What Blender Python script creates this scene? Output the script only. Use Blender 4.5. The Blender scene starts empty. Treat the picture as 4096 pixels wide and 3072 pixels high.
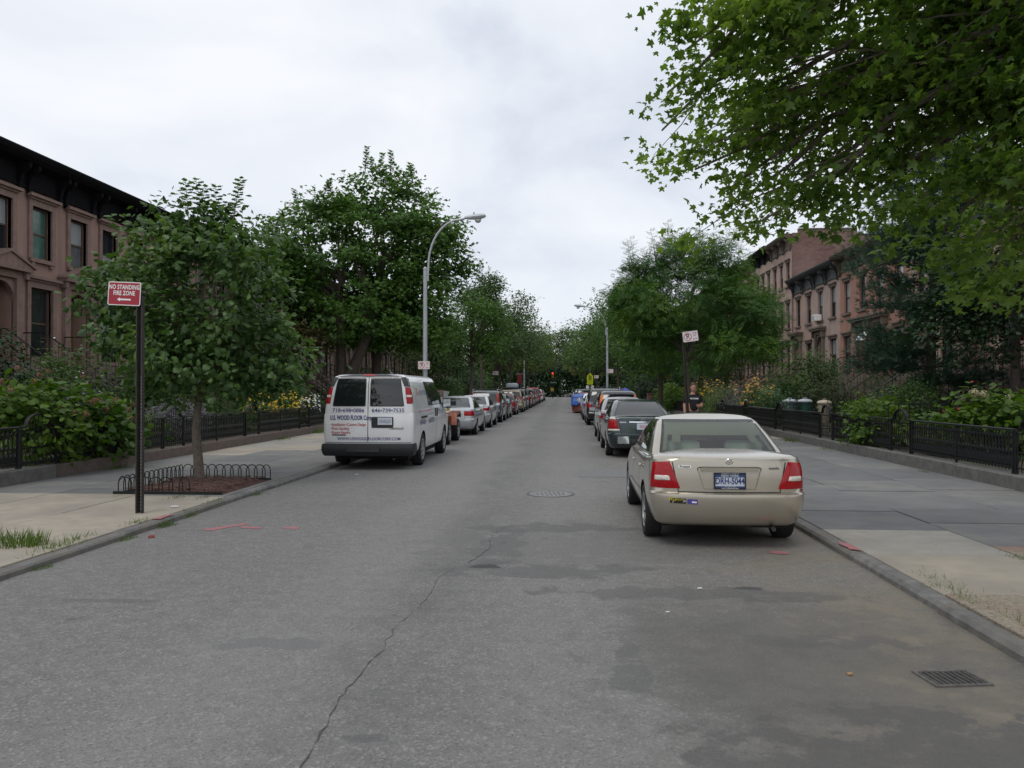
import bpy, bmesh, math, random
import numpy as np
from mathutils import Vector, Matrix
from mathutils.bvhtree import BVHTree

SC = bpy.context.scene
COL = SC.collection
R = math.radians
random.seed(7)

# ------------------------------------------------------------------ camera
cam_d = bpy.data.cameras.new('camera')
cam = bpy.data.objects.new('camera', cam_d)
COL.objects.link(cam)
cam_d.sensor_width = 36.0
cam_d.lens = 28.09
cam_d.clip_start = 0.05
cam_d.clip_end = 3000
cam.location = (0, 0, 1.72)
cam.rotation_euler = (R(90.415), 0, R(3.71))
SC.camera = cam

# ------------------------------------------------------------------ sky and sun
SUN_EL, SUN_AZ = R(58), R(205)
world = bpy.data.worlds.new('World')
SC.world = world
world.use_nodes = True
wt = world.node_tree
wt.nodes.clear()
w_out = wt.nodes.new('ShaderNodeOutputWorld')
w_bg = wt.nodes.new('ShaderNodeBackground')
w_bg2 = wt.nodes.new('ShaderNodeBackground')
w_mix = wt.nodes.new('ShaderNodeMixShader')
w_sky = wt.nodes.new('ShaderNodeTexSky')
w_sky.sky_type = 'NISHITA'
w_sky.sun_disc = False
w_sky.sun_elevation = SUN_EL
w_sky.sun_rotation = SUN_AZ
w_bg.inputs['Strength'].default_value = 0.10
wt.links.new(w_sky.outputs[0], w_bg.inputs['Color'])
w_tc = wt.nodes.new('ShaderNodeTexCoord')
w_map = wt.nodes.new('ShaderNodeMapping')
w_map.inputs['Scale'].default_value = (1.0, 1.0, 1.9)
w_map.inputs['Location'].default_value = (0.35, 0.2, 0.1)
wt.links.new(w_tc.outputs['Generated'], w_map.inputs['Vector'])
w_n1 = wt.nodes.new('ShaderNodeTexNoise')
w_n1.inputs['Scale'].default_value = 2.3
w_n1.inputs['Detail'].default_value = 7
w_n1.inputs['Roughness'].default_value = 0.52
w_n1.inputs['Distortion'].default_value = 0.35
wt.links.new(w_map.outputs[0], w_n1.inputs['Vector'])
w_cr = wt.nodes.new('ShaderNodeValToRGB')
ce = w_cr.color_ramp.elements
ce[0].position, ce[0].color = 0.33, (0.61, 0.665, 0.76, 1)
ce[1].position, ce[1].color = 0.62, (0.885, 0.90, 0.935, 1)
e = ce.new(0.47); e.color = (0.775, 0.81, 0.875, 1)
wt.links.new(w_n1.outputs['Fac'], w_cr.inputs['Fac'])
wt.links.new(w_cr.outputs['Color'], w_bg2.inputs['Color'])
w_bg2.inputs['Strength'].default_value = 0.97
w_mix.inputs['Fac'].default_value = 0.93
wt.links.new(w_bg.outputs[0], w_mix.inputs[1])
wt.links.new(w_bg2.outputs[0], w_mix.inputs[2])
wt.links.new(w_mix.outputs[0], w_out.inputs['Surface'])

sun_d = bpy.data.lights.new('sun', 'SUN')
sun_d.energy = 0.8
sun_d.angle = R(22)
sun_d.color = (1.0, 0.965, 0.91)
sun = bpy.data.objects.new('sun', sun_d)
COL.objects.link(sun)
sun.rotation_euler = (R(90) - SUN_EL, 0, R(180) - SUN_AZ)

vs = SC.view_settings
vs.view_transform = 'Standard'
vs.look = 'None'
vs.exposure = 0.2
vs.gamma = 1.0
vs.use_curve_mapping = False
SC.cycles.max_bounces = 8
SC.cycles.transparent_max_bounces = 12
SC.cycles.use_denoising = True

# ------------------------------------------------------------------ tags and helpers
def tag(o, label=None, cat=None, group=None, kind=None):
    if label: o['label'] = label
    if cat: o['category'] = cat
    if group: o['group'] = group
    if kind: o['kind'] = kind
    return o

def empty(name, loc=(0, 0, 0), rz=0.0, label=None, cat=None, group=None):
    o = bpy.data.objects.new(name, None)
    o.empty_display_size = 0.2
    COL.objects.link(o)
    o.location = loc
    o.rotation_euler = (0, 0, rz)
    return tag(o, label, cat, group)

def link(name, me, parent=None, m=None, loc=None, rot=None):
    o = bpy.data.objects.new(name, me)
    COL.objects.link(o)
    if parent is not None: o.parent = parent
    if m is not None:
        if len(me.materials) == 0: me.materials.append(m)
        elif me.materials[0] is not m:
            o.material_slots[0].link = 'OBJECT'
            o.material_slots[0].material = m
    if loc is not None: o.location = loc
    if rot is not None: o.rotation_euler = rot
    return o

def copy_tree(o, parent=None):
    c = o.copy()
    COL.objects.link(c)
    c.parent = parent
    for ch in o.children:
        copy_tree(ch, c)
    return c

def smooth(me, angle=None):
    me.polygons.foreach_set('use_smooth', np.ones(len(me.polygons), dtype=bool))
    if angle is not None:
        try: me.set_sharp_from_angle(angle=R(angle))
        except Exception: pass

class MB:
    """collects boxes, tubes and prisms; build() links them as one mesh object"""
    def __init__(self):
        self.v = []; self.f = []
    def add(self, vs, fs):
        n = len(self.v)
        self.v += [tuple(p) for p in vs]
        self.f += [tuple(i + n for i in f) for f in fs]
        return self
    def box(self, x0, x1, y0, y1, z0, z1, M=None):
        vs = [(x0, y0, z0), (x1, y0, z0), (x1, y1, z0), (x0, y1, z0), (x0, y0, z1), (x1, y0, z1), (x1, y1, z1), (x0, y1, z1)]
        if M is not None: vs = [M @ Vector(p) for p in vs]
        return self.add(vs, [(0, 3, 2, 1), (4, 5, 6, 7), (0, 1, 5, 4), (1, 2, 6, 5), (2, 3, 7, 6), (3, 0, 4, 7)])
    def bbox(self, x0, x1, y0, y1, z0, z1, b=0.01, M=None):
        """box with bevelled top edges"""
        a = [(x0, y0, z0), (x1, y0, z0), (x1, y1, z0), (x0, y1, z0)]
        m = [(x0, y0, z1 - b), (x1, y0, z1 - b), (x1, y1, z1 - b), (x0, y1, z1 - b)]
        t = [(x0 + b, y0 + b, z1), (x1 - b, y0 + b, z1), (x1 - b, y1 - b, z1), (x0 + b, y1 - b, z1)]
        vs = a + m + t
        if M is not None: vs = [M @ Vector(p) for p in vs]
        fs = [(0, 3, 2, 1), (8, 9, 10, 11)]
        for k in range(4):
            j = (k + 1) % 4
            fs += [(k, j, 4 + j, 4 + k), (4 + k, 4 + j, 8 + j, 8 + k)]
        return self.add(vs, fs)
    def tube(self, pts, r, n=6, cap=True):
        """r: number or list"""
        pts = [Vector(p) for p in pts]
        k = len(pts)
        rs = r if isinstance(r, (list, tuple)) else [r] * k
        vs = []; fs = []
        a = None
        for i, p in enumerate(pts):
            d = (pts[min(i + 1, k - 1)] - pts[max(i - 1, 0)])
            d = d.normalized() if d.length > 1e-9 else Vector((0, 0, 1))
            if a is None:
                a = d.cross(Vector((0, 0, 1)))
                if a.length < 0.2: a = d.cross(Vector((0, 1, 0)))
            else:
                a = a - d * a.dot(d)
                if a.length < 1e-3: a = d.cross(Vector((0, 1, 0)))
            a.normalize(); b = d.cross(a)
            for j in range(n):
                t = 2 * math.pi * j / n
                vs.append(p + (a * math.cos(t) + b * math.sin(t)) * rs[i])
        for i in range(k - 1):
            for j in range(n):
                j2 = (j + 1) % n
                fs.append((i * n + j, i * n + j2, (i + 1) * n + j2, (i + 1) * n + j))
        if cap:
            fs.append(tuple(range(n - 1, -1, -1)))
            fs.append(tuple((k - 1) * n + j for j in range(n)))
        return self.add(vs, fs)
    def lathe(self, prof, n=20, axis='z', c=(0, 0, 0)):
        """prof: list of (radius, height)"""
        vs = []; fs = []
        for r, h in prof:
            for j in range(n):
                t = 2 * math.pi * j / n
                p = (r * math.cos(t), r * math.sin(t), h)
                if axis == 'x': p = (h, r * math.cos(t), r * math.sin(t))
                if axis == 'y': p = (r * math.cos(t), h, r * math.sin(t))
                vs.append((p[0] + c[0], p[1] + c[1], p[2] + c[2]))
        for i in range(len(prof) - 1):
            for j in range(n):
                j2 = (j + 1) % n
                fs.append((i * n + j, i * n + j2, (i + 1) * n + j2, (i + 1) * n + j))
        fs.append(tuple(range(n - 1, -1, -1)))
        fs.append(tuple((len(prof) - 1) * n + j for j in range(n)))
        return self.add(vs, fs)
    def prism(self, poly, a0, a1, axis='y'):
        """extrude a 2D polygon along an axis: y -> (x,z), x -> (y,z), z -> (x,y)"""
        n = len(poly)
        def P(p, a):
            return {'y': (p[0], a, p[1]), 'x': (a, p[0], p[1]), 'z': (p[0], p[1], a)}[axis]
        vs = [P(p, a0) for p in poly] + [P(p, a1) for p in poly]
        fs = [tuple(range(n)), tuple(range(2 * n - 1, n - 1, -1))]
        for i in range(n):
            j = (i + 1) % n
            fs.append((i, n + i, n + j, j))
        return self.add(vs, fs)
    def mesh(self, name, sm=None):
        me = bpy.data.meshes.new(name)
        me.from_pydata(self.v, [], self.f)
        bm = bmesh.new(); bm.from_mesh(me)
        bmesh.ops.recalc_face_normals(bm, faces=bm.faces)
        bm.to_mesh(me); bm.free()
        if sm is not None: smooth(me, sm)
        me.update()
        return me
    def build(self, name, m, parent=None, loc=None, rot=None, sm=None):
        me = self.mesh(name, sm)
        return link(name, me, parent, m, loc, rot)

# ------------------------------------------------------------------ materials
MATS = {}
def _n(nt, t, **kw):
    n = nt.nodes.new(t)
    for k, v in kw.items(): setattr(n, k, v)
    return n

def mat(key, col, rough=0.6, metal=0.0, var=0.12, scale=6.0, bump=0.0, bscale=40.0, coat=0.0, spec=0.5, col2=None, c2scale=1.3, emit=None, spots=0.0, streak=0.0):
    """principled with two scales of procedural colour variation and fine relief"""
    if key in MATS: return MATS[key]
    m = bpy.data.materials.new(key)
    m.use_nodes = True
    nt = m.node_tree
    p = nt.nodes['Principled BSDF']
    geo = _n(nt, 'ShaderNodeNewGeometry')
    c = (col[0], col[1], col[2], 1)
    if var > 0:
        tn = _n(nt, 'ShaderNodeTexNoise'); tn.inputs['Scale'].default_value = scale; tn.inputs['Detail'].default_value = 5
        nt.links.new(geo.outputs['Position'], tn.inputs['Vector'])
        cr = _n(nt, 'ShaderNodeValToRGB')
        k0, k1 = 1 - var, 1 + var
        cr.color_ramp.elements[0].position = 0.3
        cr.color_ramp.elements[1].position = 0.7
        cr.color_ramp.elements[0].color = (c[0] * k0, c[1] * k0, c[2] * k0, 1)
        cr.color_ramp.elements[1].color = (min(1, c[0] * k1), min(1, c[1] * k1), min(1, c[2] * k1), 1)
        nt.links.new(tn.outputs['Fac'], cr.inputs['Fac'])
        outc = cr.outputs['Color']
        if col2 is not None:
            t2 = _n(nt, 'ShaderNodeTexNoise'); t2.inputs['Scale'].default_value = c2scale; t2.inputs['Detail'].default_value = 4
            nt.links.new(geo.outputs['Position'], t2.inputs['Vector'])
            r2 = _n(nt, 'ShaderNodeValToRGB')
            r2.color_ramp.elements[0].position = 0.45; r2.color_ramp.elements[1].position = 0.68
            nt.links.new(t2.outputs['Fac'], r2.inputs['Fac'])
            mx = _n(nt, 'ShaderNodeMixRGB'); mx.inputs['Color2'].default_value = (*col2, 1)
            nt.links.new(r2.outputs['Color'], mx.inputs['Fac']); nt.links.new(outc, mx.inputs['Color1'])
            outc = mx.outputs['Color']
        if spots > 0:      # trodden gum and drips: small dark discs of uneven size
            vo = _n(nt, 'ShaderNodeTexVoronoi'); vo.inputs['Scale'].default_value = 4.2; nt.links.new(geo.outputs['Position'], vo.inputs['Vector'])
            rr = _n(nt, 'ShaderNodeValToRGB'); rr.color_ramp.elements[0].position = .055; rr.color_ramp.elements[1].position = .095
            rr.color_ramp.elements[0].color = (1, 1, 1, 1); rr.color_ramp.elements[1].color = (0, 0, 0, 1)
            nt.links.new(vo.outputs['Distance'], rr.inputs['Fac'])
            mu = _n(nt, 'ShaderNodeMath', operation='MULTIPLY'); mu.inputs[1].default_value = spots; nt.links.new(rr.outputs['Color'], mu.inputs[0])
            m3 = _n(nt, 'ShaderNodeMixRGB'); m3.inputs['Color2'].default_value = (c[0] * .45, c[1] * .45, c[2] * .45, 1)
            nt.links.new(mu.outputs[0], m3.inputs['Fac']); nt.links.new(outc, m3.inputs['Color1']); outc = m3.outputs['Color']
        if streak > 0:     # run-off stains drawn out downwards
            mp = _n(nt, 'ShaderNodeMapping'); mp.inputs['Scale'].default_value = (2.6, 2.6, .22); nt.links.new(geo.outputs['Position'], mp.inputs['Vector'])
            ts = _n(nt, 'ShaderNodeTexNoise'); ts.inputs['Scale'].default_value = 1.4; ts.inputs['Detail'].default_value = 7; ts.inputs['Roughness'].default_value = .65; nt.links.new(mp.outputs[0], ts.inputs['Vector'])
            rs2 = _n(nt, 'ShaderNodeValToRGB'); rs2.color_ramp.elements[0].position = .48; rs2.color_ramp.elements[1].position = .70; nt.links.new(ts.outputs['Fac'], rs2.inputs['Fac'])
            mu = _n(nt, 'ShaderNodeMath', operation='MULTIPLY'); mu.inputs[1].default_value = streak; nt.links.new(rs2.outputs['Color'], mu.inputs[0])
            m4 = _n(nt, 'ShaderNodeMixRGB'); m4.inputs['Color2'].default_value = (c[0] * .5, c[1] * .52, c[2] * .55, 1)
            nt.links.new(mu.outputs[0], m4.inputs['Fac']); nt.links.new(outc, m4.inputs['Color1']); outc = m4.outputs['Color']
        nt.links.new(outc, p.inputs['Base Color'])
    else:
        p.inputs['Base Color'].default_value = c
    p.inputs['Roughness'].default_value = rough
    p.inputs['Metallic'].default_value = metal
    p.inputs['Specular IOR Level'].default_value = spec
    if coat > 0:
        p.inputs['Coat Weight'].default_value = coat
        p.inputs['Coat Roughness'].default_value = 0.06
    if bump > 0:
        bn = _n(nt, 'ShaderNodeTexNoise'); bn.inputs['Scale'].default_value = bscale; bn.inputs['Detail'].default_value = 4
        nt.links.new(geo.outputs['Position'], bn.inputs['Vector'])
        b = _n(nt, 'ShaderNodeBump'); b.inputs['Strength'].default_value = bump; b.inputs['Distance'].default_value = 0.02
        nt.links.new(bn.outputs['Fac'], b.inputs['Height']); nt.links.new(b.outputs['Normal'], p.inputs['Normal'])
    if emit is not None:
        p.inputs['Emission Color'].default_value = (*emit[0], 1)
        p.inputs['Emission Strength'].default_value = emit[1]
    MATS[key] = m
    return m

def paint(key, col, metallic=0.0, rough=0.32):
    """car paint with clear coat, a little dust in it"""
    if key in MATS: return MATS[key]
    m = mat(key, col, rough=rough, metal=metallic, var=0.05, scale=2.5, coat=1.0)
    return m

def leaf_mat(key, dark, light, trans=0.35, rough=0.5, spec=0.35, hue=None, nscale=0.8, glow=1.0):
    """each leaf its own tone (random per island), clumps vary with a slow noise"""
    if key in MATS: return MATS[key]
    m = bpy.data.materials.new(key)
    m.use_nodes = True
    nt = m.node_tree
    p = nt.nodes['Principled BSDF']; out = nt.nodes['Material Output']
    geo = _n(nt, 'ShaderNodeNewGeometry')
    tn = _n(nt, 'ShaderNodeTexNoise'); tn.inputs['Scale'].default_value = nscale; tn.inputs['Detail'].default_value = 3
    nt.links.new(geo.outputs['Position'], tn.inputs['Vector'])
    ad = _n(nt, 'ShaderNodeMath', operation='MULTIPLY_ADD'); ad.inputs[1].default_value = 0.55
    nt.links.new(geo.outputs['Random Per Island'], ad.inputs[0])
    sc = _n(nt, 'ShaderNodeMapRange'); sc.inputs['From Min'].default_value = 0.34; sc.inputs['From Max'].default_value = 0.66
    sc.inputs['To Min'].default_value = 0.0; sc.inputs['To Max'].default_value = 0.48
    nt.links.new(tn.outputs['Fac'], sc.inputs['Value']); nt.links.new(sc.outputs[0], ad.inputs[2])
    cr = _n(nt, 'ShaderNodeValToRGB')
    el = cr.color_ramp.elements
    el[0].position = 0.15; el[0].color = (*dark, 1)
    el[1].position = 0.85; el[1].color = (*light, 1)
    if hue is not None:
        e = el.new(0.97); e.color = (*hue, 1)
    nt.links.new(ad.outputs[0], cr.inputs['Fac'])
    nt.links.new(cr.outputs['Color'], p.inputs['Base Color'])
    p.inputs['Roughness'].default_value = rough
    p.inputs['Specular IOR Level'].default_value = spec
    tr = _n(nt, 'ShaderNodeBsdfTranslucent')
    g = _n(nt, 'ShaderNodeMixRGB', blend_type='MULTIPLY'); g.inputs['Fac'].default_value = 1.0
    g.inputs['Color2'].default_value = (1.25 * glow, 1.35 * glow, 0.55 * glow, 1)
    nt.links.new(cr.outputs['Color'], g.inputs['Color1']); nt.links.new(g.outputs[0], tr.inputs['Color'])
    mx = _n(nt, 'ShaderNodeMixShader'); mx.inputs['Fac'].default_value = trans
    nt.links.new(p.outputs[0], mx.inputs[1]); nt.links.new(tr.outputs[0], mx.inputs[2])
    nt.links.new(mx.outputs[0], out.inputs['Surface'])
    MATS[key] = m
    return m

def glass_mat(key, tint=(0.55, 0.66, 0.62), refl=1.0):
    """clear tinted pane: see-through with a mirror sheen at its real Fresnel strength"""
    if key in MATS: return MATS[key]
    m = bpy.data.materials.new(key); m.use_nodes = True
    nt = m.node_tree; nt.nodes.remove(nt.nodes['Principled BSDF'])
    out = nt.nodes['Material Output']
    tr = _n(nt, 'ShaderNodeBsdfTransparent'); tr.inputs['Color'].default_value = (*tint, 1)
    gl = _n(nt, 'ShaderNodeBsdfGlossy'); gl.inputs['Roughness'].default_value = 0.03
    gl.inputs['Color'].default_value = (refl, refl, refl, 1)
    fr = _n(nt, 'ShaderNodeFresnel'); fr.inputs['IOR'].default_value = 1.48
    mx = _n(nt, 'ShaderNodeMixShader')
    nt.links.new(fr.outputs[0], mx.inputs['Fac'])
    nt.links.new(tr.outputs[0], mx.inputs[1]); nt.links.new(gl.outputs[0], mx.inputs[2])
    nt.links.new(mx.outputs[0], out.inputs['Surface'])
    MATS[key] = m
    return m

M_IRON = mat('black_iron', (0.007, 0.0075, 0.008), rough=0.5, var=0.3, scale=9, bump=0.12, bscale=60, spec=0.35)
M_STEEL = mat('galvanised_steel', (0.36, 0.38, 0.39), rough=0.45, metal=0.6, var=0.1, scale=5)
M_RUBBER = mat('tyre_rubber', (0.014, 0.014, 0.014), rough=0.85, var=0.25, scale=20, bump=0.2)
M_RIM = mat('alloy_rim', (0.45, 0.46, 0.47), rough=0.35, metal=0.85, var=0.08)
M_BLACK = mat('black_plastic', (0.018, 0.018, 0.019), rough=0.55, var=0.1)
M_DARK = mat('dark_underside', (0.008, 0.008, 0.008), rough=0.9, var=0.1)
M_GLASSDK = mat('dark_car_glass', (0.012, 0.016, 0.016), rough=0.04, var=0.0, spec=0.8)
M_PANE = mat('window_pane_glass', (0.02, 0.024, 0.028), rough=0.06, var=0.35, scale=1.2, spec=0.8)
M_CHROME = mat('chrome', (0.75, 0.76, 0.77), rough=0.12, metal=1.0, var=0.0)
M_REDLENS = mat('red_lamp_lens', (0.33, 0.004, 0.008), rough=0.2, var=0.15, scale=30, coat=0.3, spec=0.3)
M_CLEARLENS = mat('clear_lamp_lens', (0.62, 0.58, 0.52), rough=0.15, var=0.35, scale=55, coat=0.8)
M_ORANGELENS = mat('amber_lamp_lens', (0.70, 0.16, 0.02), rough=0.2, var=0.1, coat=0.5)
M_WHITE = mat('white_enamel', (0.78, 0.78, 0.77), rough=0.4, var=0.05)
M_NAVY = mat('navy_lettering', (0.02, 0.03, 0.16), rough=0.5, var=0.0)
M_REDPRINT = mat('red_lettering', (0.45, 0.04, 0.05), rough=0.5, var=0.0)
M_BLACKPRINT = mat('black_lettering', (0.01, 0.01, 0.012), rough=0.5, var=0.0)
M_BARK = mat('bark', (0.075, 0.06, 0.048), rough=0.95, var=0.35, scale=14, bump=0.9, bscale=26)
M_BARKL = mat('grey_bark', (0.14, 0.115, 0.092), rough=0.95, var=0.3, scale=18, bump=0.8, bscale=34)

FONT_CACHE = {}
def text_mesh2d(s, size, align='CENTER', spacing=1.0, bold=0.0):
    """2D triangles of a text in the built-in font: (verts (x,y), faces)"""
    key = (s, size, align, spacing, bold)
    if key in FONT_CACHE: return FONT_CACHE[key]
    cu = bpy.data.curves.new('lettering', 'FONT')
    cu.body = s; cu.size = size; cu.align_x = align; cu.align_y = 'CENTER'; cu.space_character = spacing
    cu.offset = bold; cu.resolution_u = 3; cu.fill_mode = 'FRONT'
    o = bpy.data.objects.new('lettering', cu)
    COL.objects.link(o)
    dg = bpy.context.evaluated_depsgraph_get()
    me = o.evaluated_get(dg).to_mesh()
    vs = [(v.co.x, v.co.y) for v in me.vertices]
    fs = [tuple(p.vertices) for p in me.polygons]
    o.evaluated_get(dg).to_mesh_clear()
    bpy.data.objects.remove(o); bpy.data.curves.remove(cu)
    FONT_CACHE[key] = (vs, fs)
    return vs, fs

def flat_text(name, s, size, m, parent, center, xdir=(1, 0, 0), ydir=(0, 0, 1), sx=1.0, align='CENTER', bold=0.0, spacing=1.0):
    vs, fs = text_mesh2d(s, size, align, spacing, bold)
    X, Y, C = Vector(xdir), Vector(ydir), Vector(center)
    me = bpy.data.meshes.new(name)
    me.from_pydata([C + X * (a * sx) + Y * b for a, b in vs], [], fs)
    me.update()
    return link(name, me, parent, m)
# ------------------------------------------------------------------ ground, road, kerbs, pavements
CURB_L, CURB_R = -5.06, 2.88
FENCE_L, FENCE_R = -9.6, 7.5
FAC_L, FAC_R = -17.0, 16.0
PAVE_Z = 0.075
GARDEN_Z = 0.28
ROAD_END = 172.0

def asphalt():
    m = bpy.data.materials.new('aged_asphalt'); m.use_nodes = True
    nt = m.node_tree; p = nt.nodes['Principled BSDF']; L = nt.links.new
    geo = _n(nt, 'ShaderNodeNewGeometry'); pos = geo.outputs['Position']
    def noise(scale, detail=4, rough=0.55, vec=pos):
        t = _n(nt, 'ShaderNodeTexNoise'); t.inputs['Scale'].default_value = scale
        t.inputs['Detail'].default_value = detail; t.inputs['Roughness'].default_value = rough
        L(vec, t.inputs['Vector']); return t.outputs['Fac']
    def ramp(fac, a, b, ca=(0, 0, 0, 1), cb=(1, 1, 1, 1)):
        r = _n(nt, 'ShaderNodeValToRGB'); e = r.color_ramp.elements
        e[0].position, e[1].position = a, b; e[0].color, e[1].color = ca, cb
        L(fac, r.inputs['Fac']); return r.outputs['Color']
    def mix(fac, c1, c2, mode='MIX'):
        x = _n(nt, 'ShaderNodeMixRGB', blend_type=mode)
        for sock, v in ((x.inputs['Fac'], fac), (x.inputs['Color1'], c1), (x.inputs['Color2'], c2)):
            if isinstance(v, (int, float)): sock.default_value = v
            elif isinstance(v, tuple): sock.default_value = v
            else: L(v, sock)
        return x.outputs['Color']
    def math_(op, a, b):
        x = _n(nt, 'ShaderNodeMath', operation=op)
        for i, v in enumerate((a, b)):
            if isinstance(v, (int, float)): x.inputs[i].default_value = v
            else: L(v, x.inputs[i])
        x.use_clamp = False
        return x.outputs[0]
    def rng(v, a, b):
        x = _n(nt, 'ShaderNodeMapRange'); x.inputs['From Min'].default_value = a; x.inputs['From Max'].default_value = b
        x.interpolation_type = 'SMOOTHSTEP'
        L(v, x.inputs['Value']); return x.outputs[0]
    sep = _n(nt, 'ShaderNodeSeparateXYZ'); L(pos, sep.inputs[0])
    X, Y = sep.outputs['X'], sep.outputs['Y']
    base = ramp(noise(0.7, 6, 0.6), 0.3, 0.72, (0.148, 0.144, 0.137, 1), (0.196, 0.191, 0.181, 1))
    base = mix(0.5, base, ramp(noise(7, 4), 0.35, 0.7, (0.128, 0.125, 0.119, 1), (0.205, 0.200, 0.190, 1)))
    # aggregate: pale and dark stones
    vo = _n(nt, 'ShaderNodeTexVoronoi'); vo.inputs['Scale'].default_value = 62; L(pos, vo.inputs['Vector'])
    stone = ramp(vo.outputs['Color'], 0.62, 0.95)
    base = mix(math_('MULTIPLY', stone, 0.46), base, (0.40, 0.385, 0.355, 1))
    # lanes polished pale by tyres, darker oil line between them
    lane = math_('ADD', X, math_('MULTIPLY', math_('SUBTRACT', noise(.25, 3), .5), 1.2))
    pol = math_('ADD', math_('MULTIPLY', rng(lane, -2.9, -2.1), rng(lane, -1.1, -1.8)), math_('MULTIPLY', rng(lane, -.7, -.2), rng(lane, 1.0, .3)))
    base = mix(math_('MULTIPLY', pol, 0.22), base, (0.27, 0.262, 0.245, 1))
    oil = math_('MULTIPLY', math_('MULTIPLY', rng(lane, -1.7, -1.35), rng(lane, -.7, -1.1)), ramp(noise(1.3, 6, .7), .40, .62))
    base = mix(math_('MULTIPLY', oil, 0.3), base, (0.09, 0.088, 0.084, 1))
    vo2 = _n(nt, 'ShaderNodeTexVoronoi'); vo2.inputs['Scale'].default_value = 95; L(pos, vo2.inputs['Vector'])
    base = mix(math_('MULTIPLY', ramp(vo2.outputs['Color'], 0.7, 0.9), 0.5), base, (0.06, 0.06, 0.062, 1))
    # older trench repair on the right: finer, browner, colour deepened for tree shade
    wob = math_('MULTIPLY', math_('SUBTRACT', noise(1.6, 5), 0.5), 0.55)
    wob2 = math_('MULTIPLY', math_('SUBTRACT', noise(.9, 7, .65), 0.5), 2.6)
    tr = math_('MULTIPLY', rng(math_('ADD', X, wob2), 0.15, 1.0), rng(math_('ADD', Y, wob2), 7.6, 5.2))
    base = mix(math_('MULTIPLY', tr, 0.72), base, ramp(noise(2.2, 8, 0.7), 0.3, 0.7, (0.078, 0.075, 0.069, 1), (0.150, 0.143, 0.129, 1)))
    # sandy dust lying in the right gutter and where cars park
    du = math_('MULTIPLY', rng(math_('ADD', X, math_('MULTIPLY', wob, 2.2)), 0.35, 2.9), rng(Y, 60, 6))
    du = math_('MULTIPLY', du, ramp(noise(1.1, 6, 0.62), 0.30, 0.66))
    base = mix(math_('MULTIPLY', du, 0.75), base, (0.225, 0.190, 0.135, 1))
    # dark streaks and oil spots
    st = _n(nt, 'ShaderNodeMapping'); st.inputs['Scale'].default_value = (0.9, 2.6, 1); L(pos, st.inputs['Vector'])
    streak = ramp(noise(0.9, 6, 0.6, st.outputs[0]), 0.60, 0.74)
    base = mix(math_('MULTIPLY', math_('MULTIPLY', streak, rng(X, 0.3, 1.6)), 0.55), base, (0.075, 0.073, 0.07, 1))
    # tar repairs and smears with ragged soft borders: (cx, cy, rx, ry, strength, tone)
    rag = math_('MULTIPLY', math_('SUBTRACT', noise(2.6, 7, 0.68), 0.5), 8.5)
    for (cx, cy, rx, ry, k, tone) in ((.1, 8.9, 1.5, 1.5, .35, (.125, .123, .117, 1)), (1.4, 5.2, 1.2, 1.3, .3, (.10, .097, .09, 1)), (1.9, 3.6, 1.2, .7, .45, (.075, .073, .069, 1)), (-0.15, 10.0, .95, .28, .6, (.105, .105, .102, 1)), (-0.72, 8.9, .26, 1.0, .6, (.11, .11, .107, 1)), (-0.25, 7.62, 1.0, .3, .5, (.095, .095, .093, 1)),
            (1.2, 6.85, 1.1, .22, .5, (.09, .088, .084, 1)), (2.1, 4.0, .8, .32, .6, (.10, .098, .094, 1)), (-2.0, 5.3, .36, .13, .75, (.15, .149, .145, 1)), (1.9, 5.6, .5, .16, .5, (.10, .098, .092, 1)),
            (.9, 3.4, .35, .6, .35, (.11, .108, .103, 1)), (-.75, 7.75, .14, .08, .9, (.05, .05, .05, 1)), (1.6, 7.05, .12, .05, .8, (.06, .06, .06, 1)), (.4, 4.9, .1, .5, .45, (.10, .10, .097, 1)), (-2.9, 3.2, .25, .1, .35, (.12, .12, .12, 1)), (-1.0, 3.9, .12, .05, .5, (.09, .09, .09, 1)), (-3.5, 6.3, .5, .05, .4, (.085, .084, .082, 1))):
        ex = math_('DIVIDE', math_('SUBTRACT', X, cx), rx); ey = math_('DIVIDE', math_('SUBTRACT', Y, cy), ry)
        d2 = math_('ADD', math_('ADD', math_('MULTIPLY', ex, ex), math_('MULTIPLY', ey, ey)), rag)
        base = mix(math_('MULTIPLY', rng(d2, 1.25, .75), k), base, tone)
    spots = ramp(noise(3.4, 3, 0.5), 0.70, 0.76)
    base = mix(math_('MULTIPLY', spots, 0.5), base, (0.07, 0.07, 0.07, 1))
    L(base, p.inputs['Base Color'])
    p.inputs['Roughness'].default_value = 0.8
    p.inputs['Specular IOR Level'].default_value = 0.4
    b = _n(nt, 'ShaderNodeBump'); b.inputs['Strength'].default_value = 0.55; b.inputs['Distance'].default_value = 0.01
    L(math_('ADD', vo.outputs['Distance'], math_('MULTIPLY', noise(24, 4), 0.6)), b.inputs['Height'])
    L(b.outputs['Normal'], p.inputs['Normal'])
    return m

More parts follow.
